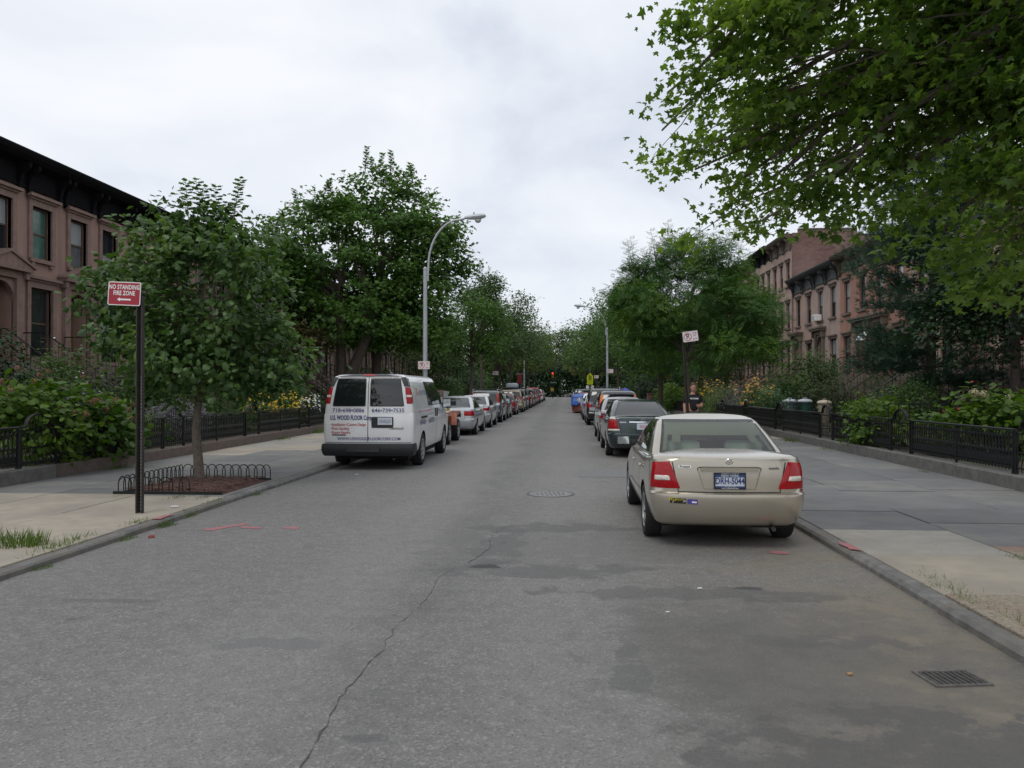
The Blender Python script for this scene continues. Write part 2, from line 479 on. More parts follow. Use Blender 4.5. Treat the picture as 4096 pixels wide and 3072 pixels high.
M_ASPHALT = asphalt()
M_GROUND = mat('earth_ground', (0.09, 0.08, 0.06), rough=0.95, var=0.3, scale=2)
M_SOIL = mat('garden_soil', (0.06, 0.05, 0.035), rough=0.95, var=0.4, scale=5, col2=(0.05, 0.075, 0.025), c2scale=1.5)
M_KERB = mat('bluestone_kerb', (0.138, 0.134, 0.126), rough=0.8, var=0.25, scale=8, bump=0.5, bscale=30, col2=(0.17, 0.155, 0.13), c2scale=2.5)
M_KERB2 = mat('worn_kerb_stone', (0.17, 0.165, 0.155), rough=0.85, var=0.3, scale=9, bump=0.6, bscale=26, col2=(0.11, 0.11, 0.108), c2scale=3)
M_SLATE = mat('bluestone_slab', (0.152, 0.152, 0.150), rough=0.75, var=0.12, scale=3.5, bump=0.25, bscale=18, col2=(0.20, 0.195, 0.18), c2scale=0.8, spots=.6)
M_SLATE3 = mat('dark_bluestone_slab', (0.134, 0.135, 0.135), rough=0.75, var=0.16, scale=3.0, bump=0.3, bscale=18, col2=(0.155, 0.152, 0.145), c2scale=1.2, spots=.6)
M_SLATE2 = mat('bluestone_slab_worn', (0.192, 0.187, 0.172), rough=0.8, var=0.14, scale=4.5, bump=0.25, bscale=22, col2=(0.145, 0.148, 0.15), c2scale=1.1, spots=.6)
M_CONC = mat('tan_concrete', (0.345, 0.305, 0.245), rough=0.9, var=0.10, scale=5, bump=0.3, bscale=70, col2=(0.27, 0.24, 0.20), c2scale=0.9, spots=.55)
M_CONCG = mat('grey_concrete', (0.30, 0.285, 0.25), rough=0.85, var=0.1, scale=6, bump=0.2, bscale=60, col2=(.25, .235, .205), c2scale=1.2, spots=.5)
M_AGG = mat('exposed_aggregate', (0.275, 0.235, 0.18), rough=0.95, var=0.35, scale=34, bump=0.7, bscale=60, col2=(0.27, 0.17, 0.13), c2scale=1.4)
M_BROWN_KERB = mat('brownstone_coping', (0.135, 0.105, 0.09), rough=0.9, var=0.2, scale=9, bump=0.4, bscale=40)
M_GREYSTONE = mat('grey_coping', (0.14, 0.135, 0.125), rough=0.85, var=0.22, scale=7, bump=0.4, bscale=30)

def sheet(name, x0, x1, y0, y1, z, m, nx=1, ny=1, kind='structure'):
    vs = []; fs = []
    for j in range(ny + 1):
        for i in range(nx + 1):
            vs.append((x0 + (x1 - x0) * i / nx, y0 + (y1 - y0) * j / ny, z))
    for j in range(ny):
        for i in range(nx):
            a = j * (nx + 1) + i
            fs.append((a, a + 1, a + nx + 2, a + nx + 1))
    me = bpy.data.meshes.new(name); me.from_pydata(vs, [], fs); me.update()
    o = link(name, me, None, m)
    o['kind'] = kind
    return o

tag(sheet('ground', -900, 900, -300, 1500, -0.03, M_GROUND, 4, 4), 'bare earth ground reaching out beyond the houses')
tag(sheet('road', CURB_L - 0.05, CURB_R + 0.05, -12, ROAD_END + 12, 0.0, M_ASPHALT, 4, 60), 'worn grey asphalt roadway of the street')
tag(sheet('cross_street', -120, 120, ROAD_END - 0.5, ROAD_END + 12, 0.004, M_ASPHALT), 'asphalt cross street at the far end of the block')

def kerb(name, x0, x1, y0, y1, label):
    root = empty(name, (0, 0, 0)); tag(root, label, kind='structure')
    rnd = random.Random(3 if x0 < 0 else 4)
    y = y0
    while y < y1:
        ln = (1.5 + rnd.random() * 1.3) if y < 45 else 20
        ln = min(ln, y1 - y)
        j = rnd.uniform(-0.012, 0.012); dz = rnd.uniform(-0.012, 0.006)
        MB().bbox(x0 + j, x1 + j, y + 0.008, y + ln - 0.008, -0.05, PAVE_Z + dz, rnd.uniform(.018, .034)).build('kerb_stone', M_KERB if rnd.random() < .7 else M_KERB2, root)
        y += ln
    return root
kerb('kerb', CURB_L - 0.17, CURB_L, -8, ROAD_END, 'low bluestone kerb along the left side of the road')
kerb('kerb', CURB_R, CURB_R + 0.17, -8, ROAD_END, 'low bluestone kerb along the right side of the road')

PIT = (-7.1, -5.34, 12.2, 14.45)       # tree pit on the left pavement: x0,x1,y0,y1
def pavement(name, xs, y0, ylim, y1, seed, pick, label, hole=None):
    rnd = random.Random(seed)
    root = sheet(name, xs[0], xs[-1], y0, y1, PAVE_Z - 0.022, M_SOIL if False else M_BROWN_KERB, 1, 40)
    root['label'] = label
    for k in range(len(xs) - 1):
        y = y0
        while y < ylim:
            ln = rnd.choice((1.2, 1.45, 1.6, 1.8)) if y < 26 else 2.4
            if y < 26 and k > 0 and rnd.random() < 0.25: ln += 0.5
            xa, xb = xs[k] + 0.007, xs[k + 1] - 0.007
            ya, yb = y + 0.007, y + ln - 0.007
            y += ln
            if hole and xa < hole[1] - 0.05 and xb > hole[0] + 0.05 and ya < hole[3] - 0.05 and yb > hole[2] + 0.05:
                for (a, b, c, d) in ((xa, xb, ya, min(yb, hole[2])), (xa, xb, max(ya, hole[3]), yb),
                                     (xa, min(xb, hole[0]), max(ya, hole[2]), min(yb, hole[3])), (max(xa, hole[1]), xb, max(ya, hole[2]), min(yb, hole[3]))):
                    if b - a > 0.04 and d - c > 0.04:
                        MB().bbox(a, b, c, d, PAVE_Z - 0.05, PAVE_Z, 0.006).build('paving_slab', pick(rnd, (a + b) / 2, (c + d) / 2), root)
                continue
            tz = rnd.uniform(-0.006, 0.006)
            o = MB().bbox(xa, xb, ya, yb, PAVE_Z - 0.05, PAVE_Z + tz, 0.006).build('paving_slab', pick(rnd, (xa + xb) / 2, (ya + yb) / 2), root)
            o.rotation_euler = (0, 0, 0)
    if ylim < y1:
        MB().bbox(xs[0] + 0.01, xs[-1] - 0.01, ylim, y1, PAVE_Z - 0.05, PAVE_Z - 0.002, 0.006).build('paving_slab', M_CONCG, root)
    return root

def pick_left(r, x, y):
    if y < 11.9: return M_CONC
    if y < 19: return r.choice((M_SLATE2, M_SLATE2, M_SLATE, M_SLATE3))
    if 19 <= y < 22: return M_SLATE2 if x > -7.5 else M_CONC
    return M_CONC if r.random() < 0.55 else M_CONCG
def pick_right(r, x, y):
    if y < 8.1: return M_AGG if x > 4.5 or y < 6.9 else M_CONC
    if y < 9.4 and x < 4.5: return M_CONCG
    if y < 27: return r.choice((M_SLATE, M_SLATE, M_SLATE3, M_SLATE3, M_SLATE2))
    return M_CONC if r.random() < 0.5 else M_SLATE2
pavement('pavement', [-9.5, -8.1, -6.7, CURB_L - 0.17], -6.0, 46.0, ROAD_END, 11, pick_left, 'left pavement of tan concrete and worn bluestone slabs', PIT)
pavement('pavement', [CURB_R + 0.17, 4.5, 6.0, 7.4], 1.4 - 6.0 + 0.15, 46.0, ROAD_END, 12, pick_right, 'right pavement of dark bluestone and patched concrete slabs')
tag(sheet('garden_ground', FAC_L - 12, -9.8, -12, ROAD_END, GARDEN_Z, M_SOIL, 2, 20), 'dark garden soil in front of the left row of houses')
tag(sheet('garden_ground', 7.7, FAC_R + 12, -12, ROAD_END, GARDEN_Z, M_SOIL, 2, 20), 'dark garden soil in front of the right row of houses')

# coping stones that carry the fences
def coping(name, x0, x1, y0, y1, z1, m, label, seed):
    root = empty(name); tag(root, label, kind='structure')
    rnd = random.Random(seed); y = y0
    while y < y1:
        ln = min(2.2 + rnd.random() * 1.4 if y < 40 else 24, y1 - y)
        MB().bbox(x0, x1, y + 0.005, y + ln - 0.005, 0.0, z1 + rnd.uniform(-0.01, 0.012), 0.015).build('coping_stone', m if rnd.random() < 0.7 else M_GREYSTONE, root)
        y += ln
coping('garden_kerb', -9.84, -9.48, -6, 150, 0.31, M_BROWN_KERB, 'brownstone coping under the left garden fence', 5)
coping('garden_kerb', 7.38, 7.74, -6, 150, 0.31, M_GREYSTONE, 'grey stone coping under the right garden fence', 6)

# road repairs, cracks, paint marks
def blob(name, pts, z, m, parent=None, label=None, jag=0.03, sub=6, seed=1, kind='structure'):
    rnd = random.Random(seed); out = []
    n = len(pts)
    for i in range(n):
        a, b = pts[i], pts[(i + 1) % n]
        for k in range(sub):
            t = k / sub
            out.append((a[0] + (b[0] - a[0]) * t + rnd.uniform(-jag, jag), a[1] + (b[1] - a[1]) * t + rnd.uniform(-jag, jag), z))
    bm = bmesh.new()
    f = bm.faces.new([bm.verts.new(p) for p in out])
    bmesh.ops.triangulate(bm, faces=[f])
    bmesh.ops.recalc_face_normals(bm, faces=bm.faces)
    for q in bm.faces:
        if q.normal.z < 0: q.normal_flip()
    me = bpy.data.meshes.new(name); bm.to_mesh(me); bm.free()
    o = link(name, me, parent, m)
    if parent is None: tag(o, label, kind=kind)
    return o

M_PATCH = mat('dark_asphalt_repair', (0.128, 0.127, 0.123), rough=0.85, var=0.22, scale=11, bump=0.6, bscale=60, col2=(0.155, 0.152, 0.145), c2scale=2.2)
M_PATCH2 = mat('smooth_asphalt_repair', (0.168, 0.167, 0.162), rough=0.8, var=0.14, scale=14, bump=0.4, bscale=70)
M_CRACK = mat('dark_crack', (0.07, 0.066, 0.06), rough=1.0, var=0.3, scale=30)  # dark tone of the road cracks themselves
M_PINK = mat('pink_spray_paint', (0.40, 0.13, 0.145), rough=0.85, var=0.3, scale=60, col2=(.2, .18, .17), c2scale=22)
blob('road_patch', [(0.28, 15.8), (0.28, 17.4), (1.9, 17.2), (1.9, 15.9)], 0.004, M_PATCH2, None, 'rectangular asphalt repair beyond the tan sedan', 0.03, 6, 5)
blob('road_patch', [(-1.9, 42), (-1.9, 43.1), (1.0, 42.4), (1.0, 41.6)], 0.004, M_PATCH2, None, 'far crosswise asphalt seam between the parked rows', 0.05, 6, 8)
def crack(name, pts, w, label, seed):
    rnd = random.Random(seed)
    P = []
    for i in range(len(pts) - 1):
        a, b = pts[i], pts[i + 1]
        n = max(2, int(math.dist(a, b) / 0.07))
        for k in range(n):
            t = k / n
            P.append((a[0] + (b[0] - a[0]) * t + rnd.gauss(0, 0.008), a[1] + (b[1] - a[1]) * t + rnd.gauss(0, 0.008)))
    vs = []; fs = []
    for i, q in enumerate(P):
        ww = w * max(.08, rnd.gauss(.55, .45)) * (1 - 0.6 * i / len(P))
        vs += [(q[0] - ww, q[1], 0.0032), (q[0] + ww, q[1], 0.0032)]
        if i: fs.append((2 * i - 2, 2 * i - 1, 2 * i + 1, 2 * i))
    me = bpy.data.meshes.new(name); me.from_pydata(vs, [], fs); me.update()
    tag(link(name, me, None, M_CRACK), label, kind='structure')
crack('road_crack', [(-1.24, 2.6), (-1.19, 3.59), (-1.25, 4.4), (-1.2, 5.2), (-1.21, 5.81), (-1.12, 6.5), (-1.15, 7.3), (-1.02, 7.7)], 0.0055, 'long jagged crack running up the middle of the road', 1)
crack('road_crack', [(-0.95, 7.9), (-0.8, 8.6), (-0.85, 9.4), (-0.7, 10.2)], 0.007, 'crack along the edge of the tar repair', 3)
blob('paint_mark', [(-4.45, 9.55), (-4.1, 10.05), (-4.02, 10.02), (-4.3, 9.5)], 0.004, M_PINK, None, 'pink sprayed arrow stroke on the left lane', 0.015, 4, 1)
blob('paint_mark', [(-4.05, 9.72), (-3.75, 9.66), (-3.75, 9.76), (-4.02, 9.82)], 0.004, M_PINK, None, 'short pink sprayed dash beside the arrow stroke', 0.012, 4, 2)
blob('paint_mark', [(-3.5, 9.72), (-3.3, 9.66), (-3.3, 9.82), (-3.46, 9.84)], 0.004, M_PINK, None, 'smallest pink sprayed dash right of the arrow stroke', 0.012, 4, 3)
blob('paint_mark', [(-5.2, 9.8), (-5.1, 9.8), (-5.1, 10.2), (-5.2, 10.15)], PAVE_Z + 0.012, M_PINK, None, 'pink paint blot on the left kerb', 0.012, 4, 4)
blob('paint_mark', [(2.92, 8.4), (3.02, 8.35), (3.03, 8.75), (2.93, 8.8)], PAVE_Z + 0.012, M_PINK, None, 'pink paint blot on the right kerb', 0.012, 4, 5)
blob('paint_mark', [(2.15, 8.55), (2.35, 8.5), (2.36, 8.65), (2.2, 8.68)], 0.006, M_PINK, None, 'pink paint dab on the asphalt behind the tan sedan', 0.015, 4, 6)

mat('dusty_iron', (.115, .108, .098), rough=.8, var=.3, scale=20)
# manhole cover and drain
root = empty('manhole_cover', (-0.22, 13.2, 0.0), 0.1, 'round worn iron manhole cover in the middle of the road', 'manhole cover')
M_COVER = mat('worn_iron_cover', (0.20, 0.20, 0.195), rough=0.5, metal=0.3, var=0.25, scale=14)
MB().lathe([(0.40, 0.0), (0.40, 0.006), (0.365, 0.008), (0.355, 0.003)], 28).build('ring', mat('dusty_iron', (.115, .108, .098)), root)
mb = MB().lathe([(0.35, 0.0), (0.35, 0.006), (0.33, 0.008)], 28)
for i in range(-4, 5):
    for j in range(-4, 5):
        if i * i + j * j < 17: mb.box(i * .07 - .02, i * .07 + .02, j * .07 - .02, j * .07 + .02, 0.007, 0.0125)
mb.build('lid', M_COVER, root)
root = empty('drain_grate', (2.3, 4.92, 0.0), R(8), 'rectangular iron drain grate sunk in the road near the right kerb', 'drain grate')
mb = MB()
for (a, b, c, d) in ((-.30, .30, -.22, -.185), (-.30, .30, .185, .22), (-.30, -.265, -.184, .184), (.265, .30, -.184, .184)): mb.box(a, b, c, d, 0.0, 0.012)
mb.build('frame', mat('dusty_iron', (.115, .108, .098), rough=.8, var=.3, scale=20), root)
MB().box(-.264, .264, -.184, .184, 0.001, 0.0045).build('well', mat('silted_well', (.035, .033, .03), rough=.95, var=.4, scale=20), root)
for k in range(9):
    x = -0.235 + k * 0.0588
    MB().box(x - .012, x + .012, -.183, .183, 0.0046, 0.0095).build('bar', mat('dusty_bar', (.07, .067, .062), rough=.8, var=.3, scale=20), root)
root.scale = (0.58, 0.58, 1.0)
for k_, (x_, y_, dx_, dy_) in enumerate([(-1.21, 4.75, .16, .28), (-1.2, 5.95, -.2, .2), (-1.14, 6.7, .22, .16)]):
    crack('road_crack', [(x_, y_), (x_ + dx_ * .5, y_ + dy_ * .4), (x_ + dx_, y_ + dy_)], 0.003, 'short side branch of the long road crack, %s from the bottom' % ['first', 'second', 'third'][k_], 20 + k_)
# ------------------------------------------------------------------ foliage tools
def tri_mesh(name, V, F):
    """V (n,3) float, F (m,3) int"""
    me = bpy.data.meshes.new(name)
    V = np.ascontiguousarray(V, dtype=np.float32); F = np.ascontiguousarray(F, dtype=np.int32)
    me.vertices.add(len(V)); me.vertices.foreach_set('co', V.ravel())
    me.loops.add(F.size); me.loops.foreach_set('vertex_index', F.ravel())
    me.polygons.add(len(F))
    me.polygons.foreach_set('loop_start', np.arange(0, F.size, 3, dtype=np.int32))
    me.polygons.foreach_set('loop_total', np.full(len(F), 3, dtype=np.int32))
    me.update(calc_edges=True)
    return me

def fan(outline, z=0.0):
    V = [(0.0, 0.45, z)] + [(x, y, zz) for x, y, zz in outline]
    n = len(outline)
    F = [(0, 1 + i, 1 + (i + 1) % n) for i in range(n)]
    return np.array(V, float), np.array(F, int)

def _maple():
    half = [(0.0, 0.0), (0.40, 0.08), (0.28, 0.26), (0.64, 0.44), (0.58, 0.64), (0.24, 0.57), (0.15, 0.80), (0.0, 1.05)]
    pts = half + [(-x, y) for x, y in half[-2:0:-1]]
    return fan([(x, y, -0.38 * abs(x) - 0.16 * (y - .45) ** 2) for x, y in pts], .04)
def _oak():
    half = [(0.0, 0.0), (0.08, 0.10), (0.30, 0.20), (0.20, 0.34), (0.44, 0.52), (0.30, 0.60), (0.42, 0.82), (0.20, 0.84), (0.0, 1.02)]
    pts = half + [(-x, y) for x, y in half[-2:0:-1]]
    return fan([(x, y, -0.40 * abs(x) - 0.2 * (y - .4) ** 2) for x, y in pts], .04)
def _oval(w=0.28):
    h = [(0, 0), (w * .72, .14), (w, .38), (w * .72, .68), (0, 1)]
    return fan([(x, y, -.22 * abs(x) - .05 * y) for x, y in h + [(-x, y) for x, y in h[3:0:-1]]])
def _diamond(w=0.34):
    V = np.array([(0, 0, 0), (w, .5, -.08), (0, 1, 0), (-w, .5, -.08)], float)
    return V, np.array([(0, 1, 2), (0, 2, 3)])
def _frond(k=5):
    """pinnate compound leaf"""
    V = []; F = []
    for i in range(k):
        y = 0.12 + 0.8 * i / k; s = 0.32 - 0.10 * abs(i - k * 0.4) / k
        for sd in (-1, 1):
            b = len(V)
            V += [(0, y, 0), (sd * s * .9, y + .05, -.05), (sd * s * .75, y + .17, -.06)]
            F += [(b, b + 1, b + 2)]
    b = len(V); V += [(0, .92, 0), (.05, 1.0, 0), (0, 1.15, -.03), (-.05, 1.0, 0)]; F += [(b, b + 1, b + 2), (b, b + 2, b + 3)]
    return np.array(V, float), np.array(F, int)
def _needles(k=12, seed=1):
    rs = np.random.RandomState(seed); V = []; F = []
    for i in range(k):
        a = rs.uniform(0, 2 * math.pi); sp = rs.uniform(0.25, 0.75)
        d = np.array([math.cos(a) * sp, 1.0, math.sin(a) * sp]); d /= np.linalg.norm(d)
        s = np.cross(d, (math.sin(a), 0.2, -math.cos(a))); s /= np.linalg.norm(s)
        b = len(V); y0 = rs.uniform(0, .35)
        o = np.array([0, y0, 0]); L = rs.uniform(.6, .9)
        V += [o - s * .024, o + s * .024, o + d * L]; F.append((b, b + 1, b + 2))
    return np.array(V, float), np.array(F, int)
def _blade():
    V = np.array([(-.035, 0, 0), (.035, 0, 0), (.03, .5, .04), (-.03, .5, .04), (0, 1, .22)], float)
    return V, np.array([(0, 1, 2), (0, 2, 3), (3, 2, 4)])
def _petal():
    """a small flower head: six petals round a centre"""
    V = [(0, 0, .06)]; F = []
    for i in range(6):
        a = i * math.pi / 3; b = len(V)
        V += [(math.cos(a - .35) * .4, math.sin(a - .35) * .4, .02), (math.cos(a) * .55, math.sin(a) * .55, 0), (math.cos(a + .35) * .4, math.sin(a + .35) * .4, .02)]
        F += [(0, b, b + 1), (0, b + 1, b + 2)]
    return np.array(V, float), np.array(F, int)
def _ball():
    bm = bmesh.new(); bmesh.ops.create_icosphere(bm, subdivisions=2, radius=.5); rs = np.random.RandomState(2)
    V = np.array([v.co[:] for v in bm.verts]); V *= rs.uniform(.8, 1.12, (len(V), 1)); F = np.array([[v.index for v in f.verts] for f in bm.faces]); bm.free()
    return V, F
def unit(a):
    return a / np.maximum(np.linalg.norm(a, axis=1, keepdims=True), 1e-9)
def _pom(k=110):
    rs = np.random.RandomState(4); V = []; F = []
    for i in range(k):
        d = unit(rs.normal(size=(1, 3)))[0]; a = unit(np.cross(d, rs.normal(size=3))[None])[0]; b = np.cross(d, a); o = d * rs.uniform(.38, .5); s = rs.uniform(.06, .11); n = len(V)
        V += [o + a * s, o + b * s, o - a * s, o - b * s]; F += [(n, n + 1, n + 2), (n, n + 2, n + 3)]
    return np.array(V, float), np.array(F, int)
def _star():
    half = [(0.0, 0.0), (0.36, 0.08), (0.28, 0.28), (0.62, 0.52), (0.24, 0.60), (0.0, 1.05)]
    pts = half + [(-x, y) for x, y in half[-2:0:-1]]
    return fan([(x, y, -0.38 * abs(x) - 0.16 * (y - .45) ** 2) for x, y in pts], .04)
T = {'star': _star(), 'pom': _pom(), 'ball': _ball(), 'maple': _maple(), 'oak': _oak(), 'oval': _oval(), 'diamond': _diamond(), 'frond': _frond(), 'needles': _needles(), 'blade': _blade(), 'petal': _petal(), 'heart': _oval(0.42), 'narrow': _oval(0.12)}


def scatter(name, tpl, pos, nrm, tip, size):
    V0, F0 = T[tpl]
    n = len(pos)
    nrm = unit(nrm); tip = tip - nrm * np.sum(tip * nrm, axis=1, keepdims=True); tip = unit(tip)
    b = np.cross(tip, nrm)
    size = np.broadcast_to(np.asarray(size, float), (n,))
    V = (b[:, None, :] * V0[None, :, 0:1] + tip[:, None, :] * V0[None, :, 1:2] + nrm[:, None, :] * V0[None, :, 2:3]) * size[:, None, None] + pos[:, None, :]
    F = F0[None] + (np.arange(n) * len(V0))[:, None, None]
    return V.reshape(-1, 3), F.reshape(-1, 3)

def rand_dirs(rs, n):
    return unit(rs.normal(size=(n, 3)))

def sample_blobs(rs, blobs, n, inner=0.45):
    """cluster centres spread through the outer shell of a union of ellipsoids; returns pos, outward"""
    w = np.array([b[3] * b[4] + b[4] * b[5] + b[3] * b[5] for b in blobs]); w = w / w.sum()
    idx = rs.choice(len(blobs), n, p=w)
    B = np.array(blobs)[idx]
    d = rand_dirs(rs, n)
    r = inner + (1 - inner) * rs.uniform(0, 1, n) ** 0.6
    return B[:, :3] + d * B[:, 3:6] * r[:, None], unit(d / B[:, 3:6])

def cluster_leaves(rs, cen, outw, per, spread, flat, size, up=0.8, droop=0.0, jit=0.75):
    n = len(cen)
    P = np.repeat(cen, per, axis=0); O = np.repeat(outw, per, axis=0)
    off = rs.normal(size=(n * per, 3)) * (np.array([1, 1, flat]) * spread)
    P = P + off
    nrm = np.array([0, 0, 1.0]) * up + O * 0.45 + rs.normal(size=P.shape) * jit * 0.6
    tip = off * 1.2 / max(spread, 1e-6) * 0.35 + O * 0.6 + np.array([0, 0, -droop]) + rs.normal(size=P.shape) * 0.45
    s = size * rs.uniform(0.5, 1.28, len(P))
    return P, nrm, tip, s

def limb(mb, a, b, r0, r1, rs, sag=0.0, n=6, wob=0.06, sides=6):
    a = np.array(a, float); b = np.array(b, float); L = np.linalg.norm(b - a)
    pts = []; rr = []
    for i in range(n + 1):
        t = i / n
        p = a + (b - a) * t + np.array([0, 0, 1.0]) * (math.sin(math.pi * t) * sag * L)
        if 0 < i < n: p = p + rs.normal(size=3) * wob * L * 0.35
        pts.append(tuple(p)); rr.append(r0 + (r1 - r0) * t)
    mb.tube(pts, rr, sides)
    return pts

def make_tree(name, loc, trunk_h, trunk_r, blobs, ncl, per, spread, size, tpl, lm, bm_, label, cat='tree', group=None, seed=1, flat=0.55, inner=0.4,
              up=0.8, droop=0.1, nlimb=16, fork=None, shoots=0, shoot_len=0.8, trunks=None, jit=0.75, lean=(0, 0), rz=0.0, bumps=6):
    """a tapered trunk with limbs that reach the leaf clusters of the crown (coordinates relative to the foot)"""
    rs = np.random.RandomState(seed)
    root = empty(name, loc, rz, label, cat, group)
    # lumpy outline: smaller swellings on the flanks of every main mass
    ext = list(blobs)
    for b in blobs:
        for _ in range(bumps):
            d = rand_dirs(rs, 1)[0]; k = rs.uniform(.28, .50)
            if d[2] < -.5: continue
            ext.append((b[0] + d[0] * b[3] * .86, b[1] + d[1] * b[4] * .86, b[2] + d[2] * b[5] * .86, b[3] * k, b[4] * k, b[5] * k))
    blobs = ext
    cen, outw = sample_blobs(rs, blobs, ncl, inner)
    mb = MB()
    top = (lean[0], lean[1], trunk_h)
    stems = trunks or [((0, 0, 0), top)]
    tops = []
    for a, b in stems:
        mb.tube([(a[0], a[1], a[2] - 0.05), (a[0] * .9 + b[0] * .1, a[1] * .9 + b[1] * .1, a[2] + (b[2] - a[2]) * .08), ((a[0] + b[0]) / 2 + rs.normal() * .04, (a[1] + b[1]) / 2 + rs.normal() * .04, (a[2] + b[2]) / 2), b],
                [trunk_r * 1.35, trunk_r * 1.05, trunk_r * .9, trunk_r * .7], 9)
        tops.append(b)
    # a leader continues from each fork into the crown
    zc = max(b[2] + b[5] * 0.55 for b in blobs)
    for tp in tops:
        limb(mb, tp, (tp[0] + rs.normal() * .3, tp[1] + rs.normal() * .3, tp[2] + (zc - tp[2]) * .8), trunk_r * .7, trunk_r * .12, rs, n=7, sides=7)
    sel = rs.choice(ncl, min(ncl, nlimb), replace=False)
    for i in sel:
        tp = tops[int(np.argmin([np.hypot(cen[i][0] - q[0], cen[i][1] - q[1]) for q in tops]))]
        h = tp[2] + rs.uniform(0, 0.55) * max(0.2, (min(cen[i][2], zc) - tp[2]))
        pts = limb(mb, (tp[0], tp[1], h), cen[i], trunk_r * .42, trunk_r * .06, rs, 0.08, 6)
        for _ in range(2):
            j = rs.randint(ncl)
            near = np.argsort(np.sum((cen - cen[i]) ** 2, axis=1))[1 + rs.randint(6)]
            limb(mb, pts[3 + rs.randint(2)], cen[near], trunk_r * .17, trunk_r * .03, rs, 0.05, 4, sides=4)
    tr = mb.build('trunk', bm_, root, sm=50)
    P, N, TT, S = cluster_leaves(rs, cen, outw, per, spread, flat, size, up, droop, jit)
    if shoots:
        # upright leafy shoots standing out of the top of the crown
        tc, _ = sample_blobs(rs, blobs, 900, 0.92)
        k = np.argsort(-tc[:, 2])[:max(shoots * 5, 40)]
        k = k[rs.choice(len(k), shoots, replace=False)]
        sp = []; sn = []; st = []
        mb2 = MB()
        for q in tc[k]:
            L = shoot_len * rs.uniform(.55, 1.2)
            d = np.array([rs.normal() * .22 + (q[0]) * .10, rs.normal() * .2, 1.0]); d /= np.linalg.norm(d)
            mb2.tube([q - d * .3, q + d * L], [trunk_r * .10, trunk_r * .03], 4)
            m_ = int(L / (size * .2)) + 5
            for i in range(m_):
                a = i * 2.4; t = i / m_
                o = np.array([math.cos(a), math.sin(a), 0.35])
                sp.append(q + d * L * t); st.append(o); sn.append(np.array([-o[0] * .3, -o[1] * .3, 1.0]))
        P = np.vstack([P, sp]); N = np.vstack([N, sn]); TT = np.vstack([TT, st]); S = np.concatenate([S, size * rs.uniform(.75, 1.15, len(sp))])
        mb2.build('shoot_stems', bm_, root)['kind'] = 'stuff'
    V, F = scatter('crown', tpl, P, N, TT, S)
    link('crown', tri_mesh('crown', V, F), root, lm)
    return root

def make_bush(name, loc, blobs, ncl, per, spread, size, tpl, lm, label, cat='shrub', group=None, seed=1, flowers=None, flat=0.8, up=0.7, inner=0.35, stems=6, group_bark=None, droop=0.1):
    rs = np.random.RandomState(seed)
    root = empty(name, loc, 0, label, cat, group)
    cen, outw = sample_blobs(rs, blobs, ncl, inner)
    cen[:, 2] = np.maximum(cen[:, 2], 0.06)
    P, N, TT, S = cluster_leaves(rs, cen, outw, per, spread, flat, size, up, droop)
    keep = P[:, 2] > 0.01
    V, F = scatter('foliage', tpl, P[keep], N[keep], TT[keep], S[keep])
    link('foliage', tri_mesh('foliage', V, F), root, lm)
    mb = MB()
    for i in rs.choice(ncl, min(stems, ncl), replace=False):
        limb(mb, (cen[i][0] * .25, cen[i][1] * .25, 0), cen[i], .016, .005, rs, .04, 4, sides=4)
    mb.build('stems', M_BARK, root)['kind'] = 'stuff'
    if flowers:
        for (cnt, fs, fm, fname, ftpl, zmin) in flowers:
            top = np.where(cen[:, 2] > np.quantile(cen[:, 2], zmin))[0]
            pick = rs.choice(top, cnt, replace=True)
            p = cen[pick] + outw[pick] * spread * .8 + rs.normal(size=(cnt, 3)) * spread * .7 + np.array([0, 0, spread * .7])
            n = outw[pick] * .6 + np.array([0, -.35, .7]) + rs.normal(size=(cnt, 3)) * .3
            V, F = scatter(fname, ftpl, p, n, rand_dirs(rs, cnt), fs * rs.uniform(.7, 1.2, cnt))
            o = link(fname, tri_mesh(fname, V, F), root, fm); o['kind'] = 'stuff'
    return root

def grass(name, loc, n, h, rad, lm, label, cat, seed, parent=None, spread_xy=(1, 1), kind=None):
    rs = np.random.RandomState(seed)
    p = np.zeros((n, 3)); a = rs.uniform(0, 2 * math.pi, n); r = rad * np.sqrt(rs.uniform(0, 1, n))
    p[:, 0] = np.cos(a) * r * spread_xy[0]; p[:, 1] = np.sin(a) * r * spread_xy[1]
    out = np.stack([np.cos(a), np.sin(a), np.zeros(n)], 1)
    tip = np.array([0, 0, 1.0]) + out * rs.uniform(0.1, 0.9, n)[:, None] + rs.normal(size=(n, 3)) * .2
    V, F = scatter(name, 'blade', p, out + rs.normal(size=(n, 3)) * .3, tip, h * rs.uniform(.5, 1.2, n))
    o = link(name, tri_mesh(name, V, F), parent, lm, loc)
    return tag(o, label, cat, kind=kind)

L_OAK = leaf_mat('young_tree_leaf', (0.028, 0.072, 0.018), (0.098, 0.178, 0.042), 0.34, 0.42, 0.5, (0.16, 0.24, 0.06))
L_NMAPLE = leaf_mat('norway_maple_leaf', (0.034, 0.086, 0.016), (0.100, 0.195, 0.036), 0.38, 0.5)
L_SMAPLE = leaf_mat('silver_maple_leaf', (0.055, 0.112, 0.020), (0.175, 0.265, 0.056), 0.5, 0.45, 0.4, (0.24, 0.32, 0.09), glow=1.15)
L_LOCUST = leaf_mat('locust_leaf', (0.030, 0.085, 0.020), (0.090, 0.180, 0.036), 0.36, 0.55, 0.3, (0.24, 0.34, 0.03))
L_PINE = leaf_mat('pine_needle', (0.018, 0.052, 0.030), (0.065, 0.125, 0.078), 0.10, 0.6)
L_FAR = leaf_mat('far_tree_leaf', (0.034, 0.074, 0.026), (0.095, 0.155, 0.050), 0.3, 0.6)
